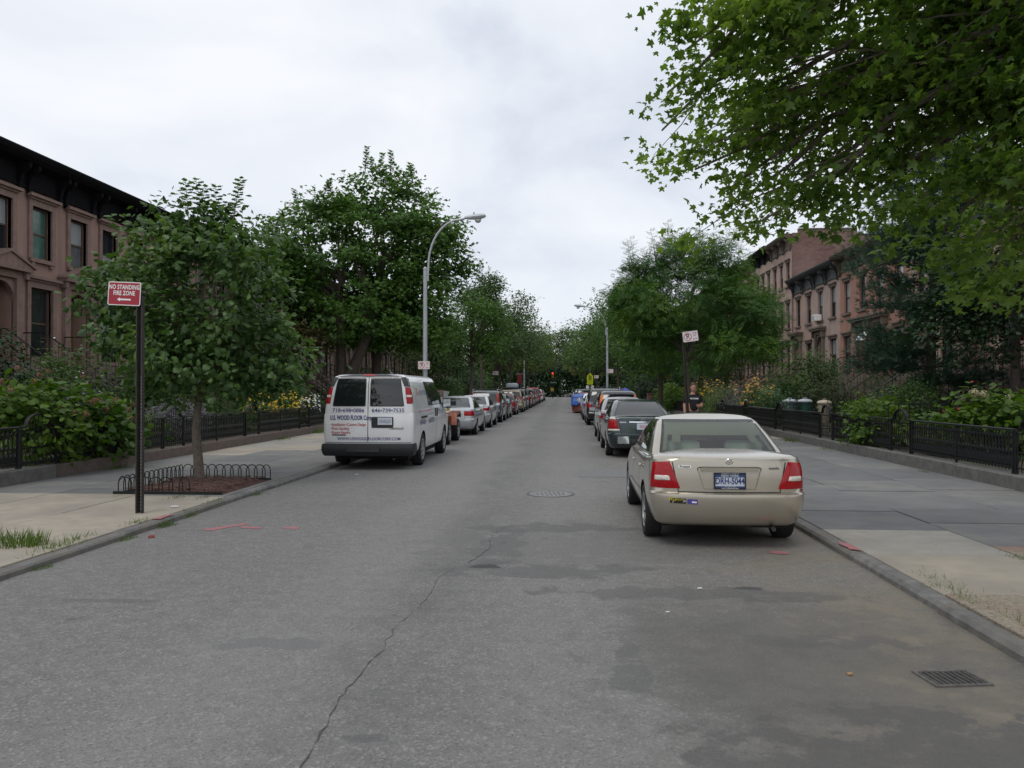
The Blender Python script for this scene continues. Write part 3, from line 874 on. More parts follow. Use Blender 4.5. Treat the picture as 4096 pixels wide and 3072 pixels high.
L_FARY = leaf_mat('far_tree_hazed_yellow_leaf', (0.055, 0.090, 0.024), (0.135, 0.180, 0.055), 0.35, 0.6)  # yellowish leaves, colour also made paler to stand for distance haze
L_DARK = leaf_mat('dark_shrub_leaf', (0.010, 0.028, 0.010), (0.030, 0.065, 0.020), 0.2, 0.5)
L_LIME = leaf_mat('lime_shrub_leaf', (0.035, 0.085, 0.010), (0.12, 0.20, 0.022), 0.4, 0.5, 0.35, (0.18, 0.24, 0.03))
L_MID = leaf_mat('garden_shrub_leaf', (0.025, 0.065, 0.014), (0.080, 0.150, 0.030), 0.35, 0.5)
L_OLIVE = leaf_mat('olive_shrub_leaf', (0.035, 0.058, 0.028), (0.105, 0.140, 0.065), 0.3, 0.6)
L_HYD = leaf_mat('hydrangea_leaf', (0.030, 0.080, 0.008), (0.110, 0.190, 0.018), 0.4, 0.45)
L_RED = leaf_mat('reddish_tree_leaf', (0.040, 0.036, 0.014), (0.085, 0.080, 0.022), 0.3, 0.5)
L_LAV = leaf_mat('lavender_spikes', (0.10, 0.105, 0.10), (0.20, 0.19, 0.225), 0.2, 0.7)
L_GRASS = leaf_mat('pavement_grass', (0.05, 0.095, 0.02), (0.14, 0.20, 0.05), 0.35, 0.6)
F_YEL = mat('yellow_petals', (0.62, 0.38, 0.02), rough=0.6, var=0.2, scale=12)
F_ORG = mat('golden_petals', (0.55, 0.30, 0.04), rough=0.6, var=0.2, scale=12)
F_WHT = mat('white_petals', (0.75, 0.75, 0.72), rough=0.6, var=0.08)
F_RED = mat('red_petals', (0.55, 0.02, 0.03), rough=0.6, var=0.15)
F_PINK = mat('pink_petals', (0.45, 0.10, 0.32), rough=0.6, var=0.2)
F_PUR = mat('purple_petals', (0.20, 0.10, 0.42), rough=0.6, var=0.2)
F_BRN = mat('faded_hydrangea_heads', (0.22, 0.12, 0.07), rough=0.8, var=0.3, scale=25)
F_CREAM = mat('cream_hydrangea_heads', (0.36, 0.31, 0.19), rough=0.8, var=0.3, scale=25)
# ------------------------------------------------------------------ brownstone houses
W_BROWN = mat('brownstone_stucco', (0.320, 0.205, 0.165), rough=0.9, var=0.08, scale=1.6, bump=0.15, bscale=40, col2=(0.27, 0.175, 0.142), c2scale=0.5, streak=.55)
W_PINK = mat('pinkish_stucco', (0.43, 0.30, 0.238), rough=0.9, var=0.08, scale=1.5, bump=0.15, bscale=40, col2=(0.37, 0.255, 0.215), c2scale=0.6, streak=.5)
W_TAN = mat('tan_stucco', (0.43, 0.325, 0.25), rough=0.9, var=0.08, scale=1.5, bump=0.15, bscale=40, col2=(0.37, 0.285, 0.22), c2scale=0.6, streak=.5)
W_RUST = mat('rust_brown_stucco', (0.37, 0.20, 0.145), rough=0.9, var=0.08, scale=1.5, bump=0.15, bscale=40, streak=.5)
W_MAUVE = mat('mauve_stucco', (0.41, 0.305, 0.26), rough=0.9, var=0.08, scale=1.5, bump=0.15, bscale=40, streak=.5)
W_TRIM = mat('brownstone_trim', (0.225, 0.150, 0.125), rough=0.9, var=0.15, scale=5, bump=0.3, bscale=40)
W_TRIMD = mat('weathered_trim', (0.155, 0.12, 0.095), rough=0.9, var=0.2, scale=5, bump=0.3, bscale=40)
C_BLACK = mat('black_cornice_paint', (0.006, 0.006, 0.007), rough=0.9, spec=0.15, var=0.3, scale=6)
C_BROWN = mat('brown_cornice_paint', (0.10, 0.075, 0.055), rough=0.7, var=0.25, scale=5)
C_GREEN = mat('dark_green_cornice_paint', (0.035, 0.042, 0.038), rough=0.65, var=0.25, scale=6)
S_BLK = mat('black_sash_paint', (0.02, 0.02, 0.022), rough=0.5, var=0.1)
S_BRN = mat('brown_sash_paint', (0.09, 0.062, 0.045), rough=0.5, var=0.15)
S_WHT = mat('white_sash_paint', (0.6, 0.6, 0.58), rough=0.5, var=0.05)
P_DARK = M_PANE
P_BLIND = mat('pane_with_pale_blind', (0.30, 0.32, 0.33), rough=0.25, var=0.1, scale=2, coat=0.9)
P_GREEN = mat('pane_with_green_curtain', (0.055, 0.13, 0.105), rough=0.3, var=0.2, scale=5, coat=0.9)
P_GREY = mat('pane_with_grey_shade', (0.13, 0.14, 0.15), rough=0.2, var=0.25, scale=1.5, coat=0.9)
D_WOOD = mat('oak_door', (0.17, 0.075, 0.03), rough=0.45, var=0.25, scale=9)
D_BLUE = mat('blue_door', (0.02, 0.03, 0.09), rough=0.45, var=0.1)
D_DARK = mat('dark_door', (0.02, 0.016, 0.014), rough=0.5, var=0.2)
D_RED = mat('red_door', (0.25, 0.015, 0.015), rough=0.5, var=0.1)
M_ROOF = mat('tar_roof', (0.05, 0.05, 0.05), rough=0.9, var=0.2)
M_STOOP = mat('stoop_stone', (0.17, 0.125, 0.105), rough=0.9, var=0.15, scale=6, bump=0.3)

def brick_mat():
    m = bpy.data.materials.new('red_brick_wall'); m.use_nodes = True
    nt = m.node_tree; p = nt.nodes['Principled BSDF']; L = nt.links.new
    geo = _n(nt, 'ShaderNodeNewGeometry')
    sep = _n(nt, 'ShaderNodeSeparateXYZ'); L(geo.outputs['Position'], sep.inputs[0])
    cb = _n(nt, 'ShaderNodeCombineXYZ'); L(sep.outputs['X'], cb.inputs['X']); L(sep.outputs['Z'], cb.inputs['Y'])
    br = _n(nt, 'ShaderNodeTexBrick'); L(cb.outputs[0], br.inputs['Vector'])
    br.inputs['Scale'].default_value = 1.0
    br.inputs['Brick Width'].default_value = 0.24; br.inputs['Row Height'].default_value = 0.085; br.inputs['Mortar Size'].default_value = 0.012
    br.inputs['Color1'].default_value = (0.105, 0.040, 0.034, 1); br.inputs['Color2'].default_value = (0.20, 0.088, 0.070, 1); br.inputs['Mortar'].default_value = (0.20, 0.16, 0.14, 1)
    t = _n(nt, 'ShaderNodeTexNoise'); t.inputs['Scale'].default_value = 0.55; t.inputs['Detail'].default_value = 6; L(geo.outputs['Position'], t.inputs['Vector'])
    r = _n(nt, 'ShaderNodeValToRGB'); r.color_ramp.elements[0].position = .42; r.color_ramp.elements[1].position = .62; L(t.outputs['Fac'], r.inputs['Fac'])
    mx = _n(nt, 'ShaderNodeMixRGB'); mx.inputs['Color2'].default_value = (0.27, 0.185, 0.16, 1)
    mu = _n(nt, 'ShaderNodeMath', operation='MULTIPLY'); mu.inputs[1].default_value = 0.4; L(r.outputs['Color'], mu.inputs[0]); L(mu.outputs[0], mx.inputs['Fac'])
    L(br.outputs['Color'], mx.inputs['Color1']); L(mx.outputs[0], p.inputs['Base Color']); p.inputs['Roughness'].default_value = 0.9
    return m
M_BRICK = brick_mat()

WM = {}
def win_mesh(w, h, kind):
    """shared window meshes: frame, upper and lower pane, lintel hood, sill (origin at bottom centre of the opening)"""
    k = (round(w, 2), round(h, 2), kind)
    if k in WM: return WM[k]
    f = 0.055; hw = w / 2
    mb = MB()
    mb.box(-hw, -hw + f, .12, .20, 0, h).box(hw - f, hw, .12, .20, 0, h).box(-hw + f, hw - f, .12, .20, h - f, h).box(-hw + f, hw - f, .12, .20, 0, f * 1.2)
    mb.box(-hw + f, hw - f, .135, .195, h * .5 - .03, h * .5 + .03)
    fr = mb.mesh('window')
    up = MB().box(-hw + f, hw - f, .155, .165, h * .5 + .03, h - f).mesh('pane')
    lo = MB().box(-hw + f, hw - f, .172, .182, f * 1.2, h * .5 - .03).mesh('pane')
    t = 0.17
    mb = MB()
    if kind == 'hood':     # full moulded surround with a projecting hood
        mb.box(-hw - t, -hw, -.07, .10, -.05, h).box(hw, hw + t, -.07, .10, -.05, h).box(-hw - t, hw + t, -.07, .10, h, h + .2)
        mb.box(-hw - t - .05, hw + t + .05, -.13, .05, h + .2, h + .27).box(-hw - t - .12, hw + t + .12, -.22, .05, h + .27, h + .36)
    elif kind == 'cap':    # plain slab hood
        mb.box(-hw - .12, hw + .12, -.06, .05, h + .02, h + .16).box(-hw - .18, hw + .18, -.14, .05, h + .16, h + .24)
    else:
        mb.box(-hw - .06, hw + .06, -.03, .05, h, h + .15)
    li = mb.mesh('lintel')
    mb = MB().box(-hw - .14, hw + .14, -.12, .14, -.13, -.001)
    if kind == 'hood': mb.box(-hw - .05, -hw + .1, -.09, .02, -.24, -.13).box(hw - .1, hw + .05, -.09, .02, -.24, -.13)
    si = mb.mesh('sill')
    WM[k] = (fr, up, lo, li, si)
    return WM[k]

def arch_poly(w, h, n=10):
    hw = w / 2; r = hw
    return [(-hw, 0), (hw, 0)] + [(r * math.cos(math.pi * i / n), h - r + r * math.sin(math.pi * i / n)) for i in range(n + 1)]

def house(side, y0, width, label, wall=W_BROWN, trim=W_TRIM, corn=C_BLACK, sash=S_BLK, bays=None, floors=None, door_bay=1, zc=9.25, kind='hood',
          door_m=D_DARK, pediment=True, panes=None, detail=2, group='brownstone houses of the row', name='brownstone_house', depth=11.0, brackets=None, stoop=True, side_wall=None, seed=0):
    rnd = random.Random(int(y0 * 10) + (1 if side < 0 else 2) + seed)
    if side < 0: root = empty(name, (FAC_L, y0, 0), R(90), label, 'house', group)
    else: root = empty(name, (FAC_R, y0 + width, 0), R(-90), label, 'house', group)
    nb = 2 if bays is None else len(bays)
    bays = bays or [width * (i + .5) / nb for i in range(nb)]
    floors = floors or [(2.75, 5.0, 1.1), (5.95, 7.62, 0.98)]
    door_z, door_h, door_w = 2.55, 2.5, 1.15
    ops = []
    for fi, (a, b, w) in enumerate(floors):
        for bi, x in enumerate(bays):
            if fi == 0 and bi == door_bay:
                ops.append((x - door_w / 2, x + door_w / 2, door_z, door_z + door_h, 'door', bi, fi))
            else:
                ops.append((x - w / 2, x + w / 2, a, b, 'win', bi, fi))
    for bi, x in enumerate(bays):
        if bi != door_bay: ops.append((x - .5, x + .5, 0.75, 1.95, 'win', bi, -1))
    xs = sorted({0, width} | {o[0] for o in ops} | {o[1] for o in ops}); zs = sorted({0, zc} | {o[2] for o in ops} | {o[3] for o in ops})
    mb = MB()
    for i in range(len(xs) - 1):
        for j in range(len(zs) - 1):
            cx, cz = (xs[i] + xs[i + 1]) / 2, (zs[j] + zs[j + 1]) / 2
            if any(o[0] < cx < o[1] and o[2] < cz < o[3] for o in ops): continue
            mb.add([(xs[i], 0, zs[j]), (xs[i + 1], 0, zs[j]), (xs[i + 1], 0, zs[j + 1]), (xs[i], 0, zs[j + 1])], [(0, 1, 2, 3)])
    for (a, b, c, d, k, bi, fi) in ops:
        dp = 0.24 if k == 'win' else 0.9
        mb.add([(a, 0, c), (a, dp, c), (a, dp, d), (a, 0, d)], [(0, 1, 2, 3)]); mb.add([(b, 0, c), (b, dp, c), (b, dp, d), (b, 0, d)], [(3, 2, 1, 0)])
        mb.add([(a, 0, c), (b, 0, c), (b, dp, c), (a, dp, c)], [(0, 1, 2, 3)]); mb.add([(a, 0, d), (b, 0, d), (b, dp, d), (a, dp, d)], [(3, 2, 1, 0)])
        if k == 'win': mb.add([(a, dp, c), (b, dp, c), (b, dp, d), (a, dp, d)], [(0, 1, 2, 3)])
    mb.add([(0, 0, 0), (0, depth, 0), (0, depth, zc), (0, 0, zc)], [(0, 1, 2, 3)])
    mb.add([(width, 0, 0), (width, depth, 0), (width, depth, zc), (width, 0, zc)], [(0, 1, 2, 3)])
    mb.add([(0, depth, 0), (width, depth, 0), (width, depth, zc), (0, depth, zc)], [(0, 1, 2, 3)])
    me = bpy.data.meshes.new('wall'); me.from_pydata(mb.v, [], mb.f); me.update()
    link('wall', me, root, wall)
    MB().box(0.003, width - .003, 0.0, depth - .003, zc - .02, zc + .06).build('roof', M_ROOF, root)
    for (a, b, c, d, k, bi, fi) in ops:
        x = (a + b) / 2
        if k == 'win':
            kd = kind if fi >= 0 else 'plain'
            fr, up, lo, li, si = win_mesh(b - a, d - c, kd)
            w = link('window', fr, root, sash, (x, 0, c))
            pm = None
            if panes: pm = panes.get((fi, bi))
            if pm is None: pm = (rnd.choice((P_DARK, P_DARK, P_GREY, P_BLIND)), P_DARK)
            link('pane', up, w, pm[0]); link('pane', lo, w, pm[1])
            if detail > 0 or fi >= 0:
                link('lintel', li, w, trim); link('sill', si, w, trim)
        else:
            dw, dh = b - a, d - c
            # surround with pilasters; the opening itself is arched by two spandrel pieces
            mbs = MB().box(a - .3, a, -.14, .03, c, c + dh + .12).box(b, b + .3, -.14, .03, c, c + dh + .12).box(a - .3, b + .3, -.14, .03, c + dh + .12, c + dh + .34)
            ap = arch_poly(dw, dh)
            n = len(ap)
            top = [(x + q[0], c + q[1]) for q in ap[2:]]
            half = len(top) // 2
            mbs.prism([(b, c + dh + .001), (x, c + dh + .001)] + top[half::-1], -.05, .08)
            mbs.prism([(a, c + dh + .001)] + top[:half - 1:-1] + [(x, c + dh + .001)], -.05, .08)
            dr = link('door', MB().box(a, b, .55, .62, c, d).box(a + .08, x - .04, .535, .56, c + .25, d - .5).box(x + .04, b - .08, .535, .56, c + .25, d - .5).mesh('door'), root, door_m)
            mbs.build('door_surround', trim, dr)
            MB().box(a + .1, b - .1, .53, .55, d - .42, d - .08).build('transom_pane', P_DARK, dr)
            zt = c + dh + .34
            if pediment:
                mbp = MB().prism([(a - .52, zt), (b + .52, zt), (b + .52, zt + .10), (x, zt + .52), (a - .52, zt + .10)], -.34, .02)
                mbp.prism([(a - .42, zt - .22), (a - .3, zt - .22), (a - .26, zt), (a - .46, zt)], -.26, .02).prism([(b + .3, zt - .22), (b + .42, zt - .22), (b + .46, zt), (b + .26, zt)], -.26, .02)
                mbp.prism([(a - .58, zt + .10), (a - .55, zt + .18), (x, zt + .61), (b + .55, zt + .18), (b + .58, zt + .10), (x, zt + .52)], -.40, .02)
            else:
                mbp = MB().box(a - .5, b + .5, -.38, .02, zt, zt + .12).box(a - .56, b + .56, -.45, .02, zt + .12, zt + .22)
                mbp.prism([(a - .4, zt - .4), (a - .25, zt - .4), (a - .2, zt), (a - .42, zt)], -.28, .02).prism([(b + .25, zt - .4), (b + .4, zt - .4), (b + .42, zt), (b + .2, zt)], -.28, .02)
            mbp.build('door_hood', trim, dr)
            if stoop:
                st = MB()
                ns = 11
                for q in range(ns):
                    z1 = c - (c - GARDEN_Z) * q / ns
                    st.box(a - .35, b + .35, -0.9 - .28 * q, -0.02 if q == 0 else -0.9 - .28 * (q - 1) - 0.001, GARDEN_Z - .1, z1)
                so = st.build('stoop', M_STOOP, root)
                if detail > 0:
                    for sx in (a - .3, b + .3):
                        r = MB()
                        y_a, y_b = -.1, -.9 - .28 * ns
                        r.tube([(sx, y_a, c + .95), (sx, -.85, c + .95), (sx, y_b, GARDEN_Z + 1.0), (sx, y_b, GARDEN_Z)], .022, 5)
                        for q in range(14):
                            t = q / 13; yy = y_a + (y_b - y_a) * t
                            zz = c if yy > -.9 else c - (c - GARDEN_Z) * (-.9 - yy) / (.28 * ns)
                            r.tube([(sx, yy, zz), (sx, yy, zz + .95)], .011, 4)
                        r.build('stoop_railing', M_IRON, so)
    # cornice: frieze board, bed mould, crown, with brackets
    cz = zc
    mb = MB().box(-.001, width + .001, -.05, .02, cz - .85, cz - .25).box(-.001, width + .001, -.09, .02, cz - .90, cz - .85)
    mb.prism([(-.07, cz - .25), (-.42, cz - .16), (-.55, cz - .05), (-.62, cz + .06), (-.62, cz + .12), (.3, cz + .12), (.3, cz - .25)], -.001, width + .001, 'x')
    co = mb.build('cornice', corn, root)
    bx = brackets or sorted([.22, width - .22] + [(bays[i] + bays[i + 1]) / 2 + s for i in range(nb - 1) for s in (-.16, .16)])
    bme = WM.get('bracket')
    if bme is None:
        bme = MB().prism([(-.07, -.0), (-.48, -.02), (-.46, -.16), (-.24, -.34), (-.15, -.62), (-.16, -.82), (-.05, -.9)], -.06, .06, 'x').mesh('bracket')
        WM['bracket'] = bme
    for q in bx: link('bracket', bme, co, corn, (q, 0, cz - .2))
    return root

def aircon(name, x, y, z, side, label):
    root = empty(name, (x, y, z), R(90) if side < 0 else R(-90), label, 'air conditioner')
    MB().bbox(-.28, .28, -.38, .05, 0, .38, .015).build('housing', M_WHITE, root)
    for k in range(7): MB().box(-.24, .24, -.388, -.381, .05 + k * .042, .068 + k * .042).build('grille_slat', M_STEEL, root)
    return root

# --- left row: narrow two-bay brownstones, first visible wall near y = 18
lw = 3.87
row_l = [
    (W_BROWN, C_BLACK, 'brownstone house at the left picture edge with a cut off black cornice'),
    (W_BROWN, C_BLACK, 'brownstone house with green curtained upper window and arched pedimented door'),
    (W_BROWN, C_BLACK, 'brownstone house half hidden behind the young street tree'),
    (W_BROWN, C_BLACK, 'brownstone house behind the crown of the young street tree'),
    (W_BROWN, C_BROWN, 'brownstone house peeking out right of the young tree crown'),
    (W_RUST, C_BROWN, 'rust brown house with air conditioner low beside its stoop'),
    (W_RUST, C_BROWN, 'rust brown house left of the forked maple trunk'),
    (W_PINK, C_BROWN, 'pinkish house seen through the fork of the maple trunk'),
    (W_PINK, C_BROWN, 'pinkish house behind the second maple trunk'),
    (W_TAN, C_BROWN, 'tan house right behind the maple with white rose bush in front'),
]
for i in range(1, 27):
    y0 = 24.0 + lw * (i - 2)
    if i <= 10:
        wm, cm, lb = row_l[i - 1]
    else:
        wm = (W_TAN, W_PINK, W_TAN, W_MAUVE)[i % 4]; cm = (C_BROWN, C_BLACK)[i % 2]
        ordn = ['eleventh', 'twelfth', 'thirteenth', 'fourteenth', 'fifteenth', 'sixteenth', 'seventeenth', 'eighteenth', 'nineteenth', 'twentieth', 'twenty-first', 'twenty-second', 'twenty-third', 'twenty-fourth', 'twenty-fifth', 'twenty-sixth'][i - 11]
        lb = 'far narrow row house, %s from the left picture edge along the left side' % ordn
    pn = None
    if i == 2: pn = {(1, 0): (P_GREEN, P_GREEN), (1, 1): (P_BLIND, P_GREY), (0, 0): (P_DARK, P_DARK)}
    if i == 3: pn = {(1, 0): (P_DARK, P_BLIND)}
    house(-1, y0, lw, lb, wm, W_TRIM if i < 8 else W_TRIMD, cm, S_BRN if i % 3 else S_BLK, panes=pn, zc=9.0 + (0.0 if i < 6 else (i * 37 % 7) * .06), detail=2 if i < 9 else 1,
          bays=[0.95, 2.92], door_bay=1, door_m=D_WOOD if i % 3 else D_DARK, stoop=i < 16, group='row of houses on the left side')
for y0, lb in ((24.0 - 2 * lw, 'brownstone house just outside the left picture edge'), (24.0 - 3 * lw, 'brownstone house second outside the left picture edge')):
    house(-1, y0, lw, lb, W_BROWN, W_TRIM, C_BLACK, S_BRN, zc=9.0, bays=[0.95, 2.92], door_bay=1, door_m=D_WOOD, group='row of houses on the left side')
for y0, lb in ((19.3, 'shaded house just outside the right picture edge'), (14.6, 'shaded house second outside the right picture edge')):
    house(1, y0, 4.7, lb, W_MAUVE, W_TRIMD, C_GREEN, S_BLK, bays=[1.15, 3.5], door_bay=0, zc=9.2, kind='cap', pediment=False, floors=[(2.9, 4.75, 1.15), (6.05, 7.85, .95)], group='low row houses on the right side')
aircon('air_conditioner', FAC_L + .1, 37.5, 2.3, -1, 'white window air conditioner beside the stoop left of the forked trunk')
aircon('air_conditioner', FAC_L + .1, 47.2, 5.95, -1, 'white air conditioner in an upper window seen through the trunk fork')

# --- right row: low houses, then the taller brick-sided one
rows_r = [(24.0, W_MAUVE, C_GREEN, 'dark shaded house at the right picture edge behind the maple'), (28.7, W_PINK, C_GREEN, 'shaded house with steps behind the pine trunk'),
          (33.4, W_TAN, C_GREEN, 'pale house glimpsed through the pine branches'), (38.1, W_RUST, C_BROWN, 'rust coloured house directly left of the pine'),
          (42.8, W_RUST, C_BROWN, 'reddish brown house with brown cornice nearest the pine'), (47.5, W_MAUVE, C_GREEN, 'mauve grey house with air conditioner in an upper window'),
          (52.2, W_PINK, C_GREEN, 'pinkish house with paired parlour windows beside the tall brick wall')]
for i, (y0, wm, cm, lb) in enumerate(rows_r):
    pn = {(1, 0): (P_BLIND, P_GREY), (1, 1): (P_BLIND, P_DARK)} if i in (3, 5) else {(1, 0): (P_BLIND, P_BLIND), (1, 1): (P_DARK, P_GREY)} if i == 4 else None
    house(1, y0, 4.7, lb, wm, W_TRIMD, cm, S_BLK, bays=[1.15, 3.5], door_bay=0 if i != 4 else 1, zc=9.2 + (.15 if i == 4 else 0), kind='cap', pediment=False, panes=pn,
          floors=[(2.9, 4.75, 1.15), (6.05, 7.85, .95)], door_m=(D_DARK, D_RED, D_RED, D_DARK, D_DARK, D_DARK, D_BLUE)[i], group='low row houses on the right side')
aircon('air_conditioner', FAC_R - .1, 50.95, 6.02, 1, 'white air conditioner in the upper window of the mauve house')
for i in range(9):
    y0 = 57.3 + 5.4 * i
    r_ = house(1, y0, 5.4, ['tall house with a bare red brick side wall above its low neighbour', 'tall tan house just beyond the brick side wall', 'tall house with brackets behind the locust crown'][i] if i < 3 else
          'far tall row house, %s beyond the brick side wall on the right' % ['third', 'fourth', 'fifth', 'sixth', 'seventh', 'eighth'][i - 3], (W_PINK, W_TAN)[i % 2], W_TRIMD, (C_BROWN, C_BLACK)[i % 2], S_BLK, bays=[.95, 2.7, 4.45], door_bay=0,
          zc=12.6 + (.12 if i % 2 else 0), kind='cap', pediment=False, floors=[(2.9, 5.0, 1.0), (6.1, 7.9, .95), (9.1, 10.8, .9)], detail=1, stoop=i < 4, group='tall row houses on the right side')
    if i == 0:
        pts = [(0.0, -.02), (13.2, -.02), (13.2, 12.3), (6.5, 12.3), (6.5, 12.55), (4.4, 12.55), (4.4, 12.95), (0.4, 12.95), (0.4, 12.72), (0.0, 12.72)]
        MB().prism(pts, 5.40, 5.68, 'x').build('brick_side_wall', M_BRICK, r_)
        MB().box(5.36, 5.72, 0.4, 4.4, 12.951, 13.03).build('wall_coping', M_GREYSTONE, r_)
        MB().box(3.9, 4.5, 3.2, 3.8, 12.6, 13.5).build('chimney', M_BRICK, r_)
root = empty('roof_antenna', (19.6, 58.6, 12.66), 0, 'thin antenna mast on the roof of the brick sided house', 'antenna')
MB().tube([(0, 0, 0), (0, 0, 3.6)], .035, 5).build('mast', M_STEEL, root)
MB().tube([(0, 0, 2.6), (.5, 0, 2.4)], .012, 4).build('arm', M_STEEL, root)
# awnings on the right
root = empty('window_awning', (FAC_R, 42.3, 4.55), R(-90), 'small white striped metal awning beside the pine', 'awning')
for k in range(6):
    a0 = math.pi / 2 * k / 6; a1 = math.pi / 2 * (k + .86) / 6
    MB().prism([(-.75 * math.sin(a1) , .55 * math.cos(a1) - .3), (-.75 * math.sin(a0), .55 * math.cos(a0) - .3), (-.72 * math.sin(a0), .52 * math.cos(a0) - .3), (-.72 * math.sin(a1), .52 * math.cos(a1) - .3)], -.6, .6, 'x').build('slat', M_WHITE, root)
root = empty('window_awning', (14.55, 24.3, 3.45), R(-90), 'red and white striped awning at the right picture edge', 'awning')
for k in range(9):
    x = -.7 + k * .16
    MB().prism([(-.8, 0), (0, .55), (0, .5), (-.77, -.05), (-.77, -.25), (-.8, -.25)], x, x + .158, 'x').build('stripe', M_WHITE if k % 2 else F_RED, root)
for sx in (-.68, .72): MB().tube([(sx, 0, .45), (sx, 1.4, .45)], .03, 5).build('post', M_IRON, root)
# ------------------------------------------------------------------ vehicles
def interp(tab, x):
    for (a, va), (b, vb) in zip(tab, tab[1:]):
        if x <= b:
            t = 0 if b == a else max(0, (x - a) / (b - a))
            t = t * t * (3 - 2 * t)
            return va + (vb - va) * t
    return tab[-1][1]

def plan_loop(yr, yf, w, rr, rf, bow_r=.05, bow_f=.12, barrel=.03, ns=26):
    """half plan outline from rear centre to front centre; then mirrored to a closed loop"""
    H = []
    wr = w * (1 - barrel); 
    def wid(y):
        m = (y - (yr + yf) / 2) / ((yf - yr) / 2)
        return w * (1 - barrel * m * m)
    for i in range(5): 
        t = i / 5; x = (wid(yr + rr) - rr) * t
        H.append((x, yr + bow_r * (x / w) ** 2))
    cx = wid(yr + rr) - rr; y_c = yr + rr
    b0 = bow_r * (cx / w) ** 2
    for i in range(7):
        a = math.pi / 2 * i / 6
        H.append((cx + rr * math.sin(a), y_c + b0 * math.cos(a) - rr * math.cos(a)))
    for i in range(1, ns):
        y = yr + rr + (yf - rf - yr - rr) * i / ns
        H.append((wid(y), y))
    cx = wid(yf - rf) - rf; b1 = bow_f * (cx / w) ** 2
    for i in range(7):
        a = math.pi / 2 * i / 6
        H.append((cx + rf * math.cos(a), yf - rf + (rf - b1 * 1) * math.sin(a)))
    for i in range(1, 6):
        x = cx * (1 - i / 5)
        H.append((x, yf - bow_f * (x / w) ** 2))
    full = H + [(-x, y) for x, y in H[-2:0:-1]]
    return full

def loft(loops, cap_bottom=True, cap_top=True):
    n = len(loops[0]); V = [p for l in loops for p in l]; F = []
    for i in range(len(loops) - 1):
        for j in range(n):
            j2 = (j + 1) % n
            F.append((i * n + j, i * n + j2, (i + 1) * n + j2, (i + 1) * n + j))
    def cap(base):
        h = n // 2
        # strips joining mirrored vertices: rear centre 0, front centre h
        out = [(base, base + 1, base + n - 1)]
        for k in range(1, h - 1): out.append((base + k, base + k + 1, base + n - k - 1, base + n - k))
        out.append((base + h - 1, base + h, base + h + 1))
        return out
    if cap_bottom: F += [f[::-1] for f in cap(0)]
    if cap_top: F += cap((len(loops) - 1) * n)
    return V, F

def bvh_of(*meshes):
    V = []; F = []
    for me in meshes:
        b = len(V)
        V += [v.co.copy() for v in me.vertices]; F += [tuple(i + b for i in p.vertices) for p in me.polygons]
    return BVHTree.FromPolygons(V, F)

AX = {'rear': (Vector((0, -3, 0)), Vector((0, 1, 0))), 'left': (Vector((-3, 0, 0)), Vector((1, 0, 0))), 'right': (Vector((3, 0, 0)), Vector((-1, 0, 0))), 'front': (Vector((0, 9, 0)), Vector((0, -1, 0))), 'top': (Vector((0, 0, 5)), Vector((0, 0, -1)))}
def project(bvh, axis, a, b, off):
    """a, b: (x,z) for rear/front, (y,z) for sides, (x,y) for top"""
    o, d = AX[axis]
    if axis in ('rear', 'front'): p = Vector((a, o.y, b))
    elif axis == 'top': p = Vector((a, b, o.z))
    else: p = Vector((o.x, a, b))
    h, nrm, _, _ = bvh.ray_cast(p, d)
    k = 0
    while axis in ('rear', 'front') and k < 40 and (h is None or abs(nrm.y) < .22):
        p.x *= .985; k += 1
        h, nrm, _, _ = bvh.ray_cast(p, d)
    if h is None:
        h2, nrm, _, _ = bvh.find_nearest(p + d * 3)
        return h2
    if nrm.dot(d) > 0: nrm = -nrm
    return h + nrm * off

def patch(name, bvh, axis, quad, m, parent, off=.004, n=(10, 8), rnd=0.0, bulge=0.0, sink=0.0):
    """quad: four corners (bl, br, tr, tl) in the projection plane"""
    nx, ny = n; V = []; F = []
    for j in range(ny + 1):
        for i in range(nx + 1):
            u, v = 2 * i / nx - 1, 2 * j / ny - 1
            uu = u * math.sqrt(1 - rnd * v * v / 2); vv = v * math.sqrt(1 - rnd * u * u / 2)
            s, t = (uu + 1) / 2, (vv + 1) / 2
            a = (1 - t) * ((1 - s) * quad[0][0] + s * quad[1][0]) + t * ((1 - s) * quad[3][0] + s * quad[2][0])
            b = (1 - t) * ((1 - s) * quad[0][1] + s * quad[1][1]) + t * ((1 - s) * quad[3][1] + s * quad[2][1])
            edge = (1 - u ** 6) * (1 - v ** 6)
            V.append(project(bvh, axis, a, b, off + bulge * edge - (sink if edge < 1e-9 else 0)))
    for j in range(ny):
        for i in range(nx):
            k = j * (nx + 1) + i
            F.append((k, k + 1, k + nx + 2, k + nx + 1))
    me = bpy.data.meshes.new(name); me.from_pydata(V, [], F); me.update(); smooth(me)
    return link(name, me, parent, m)

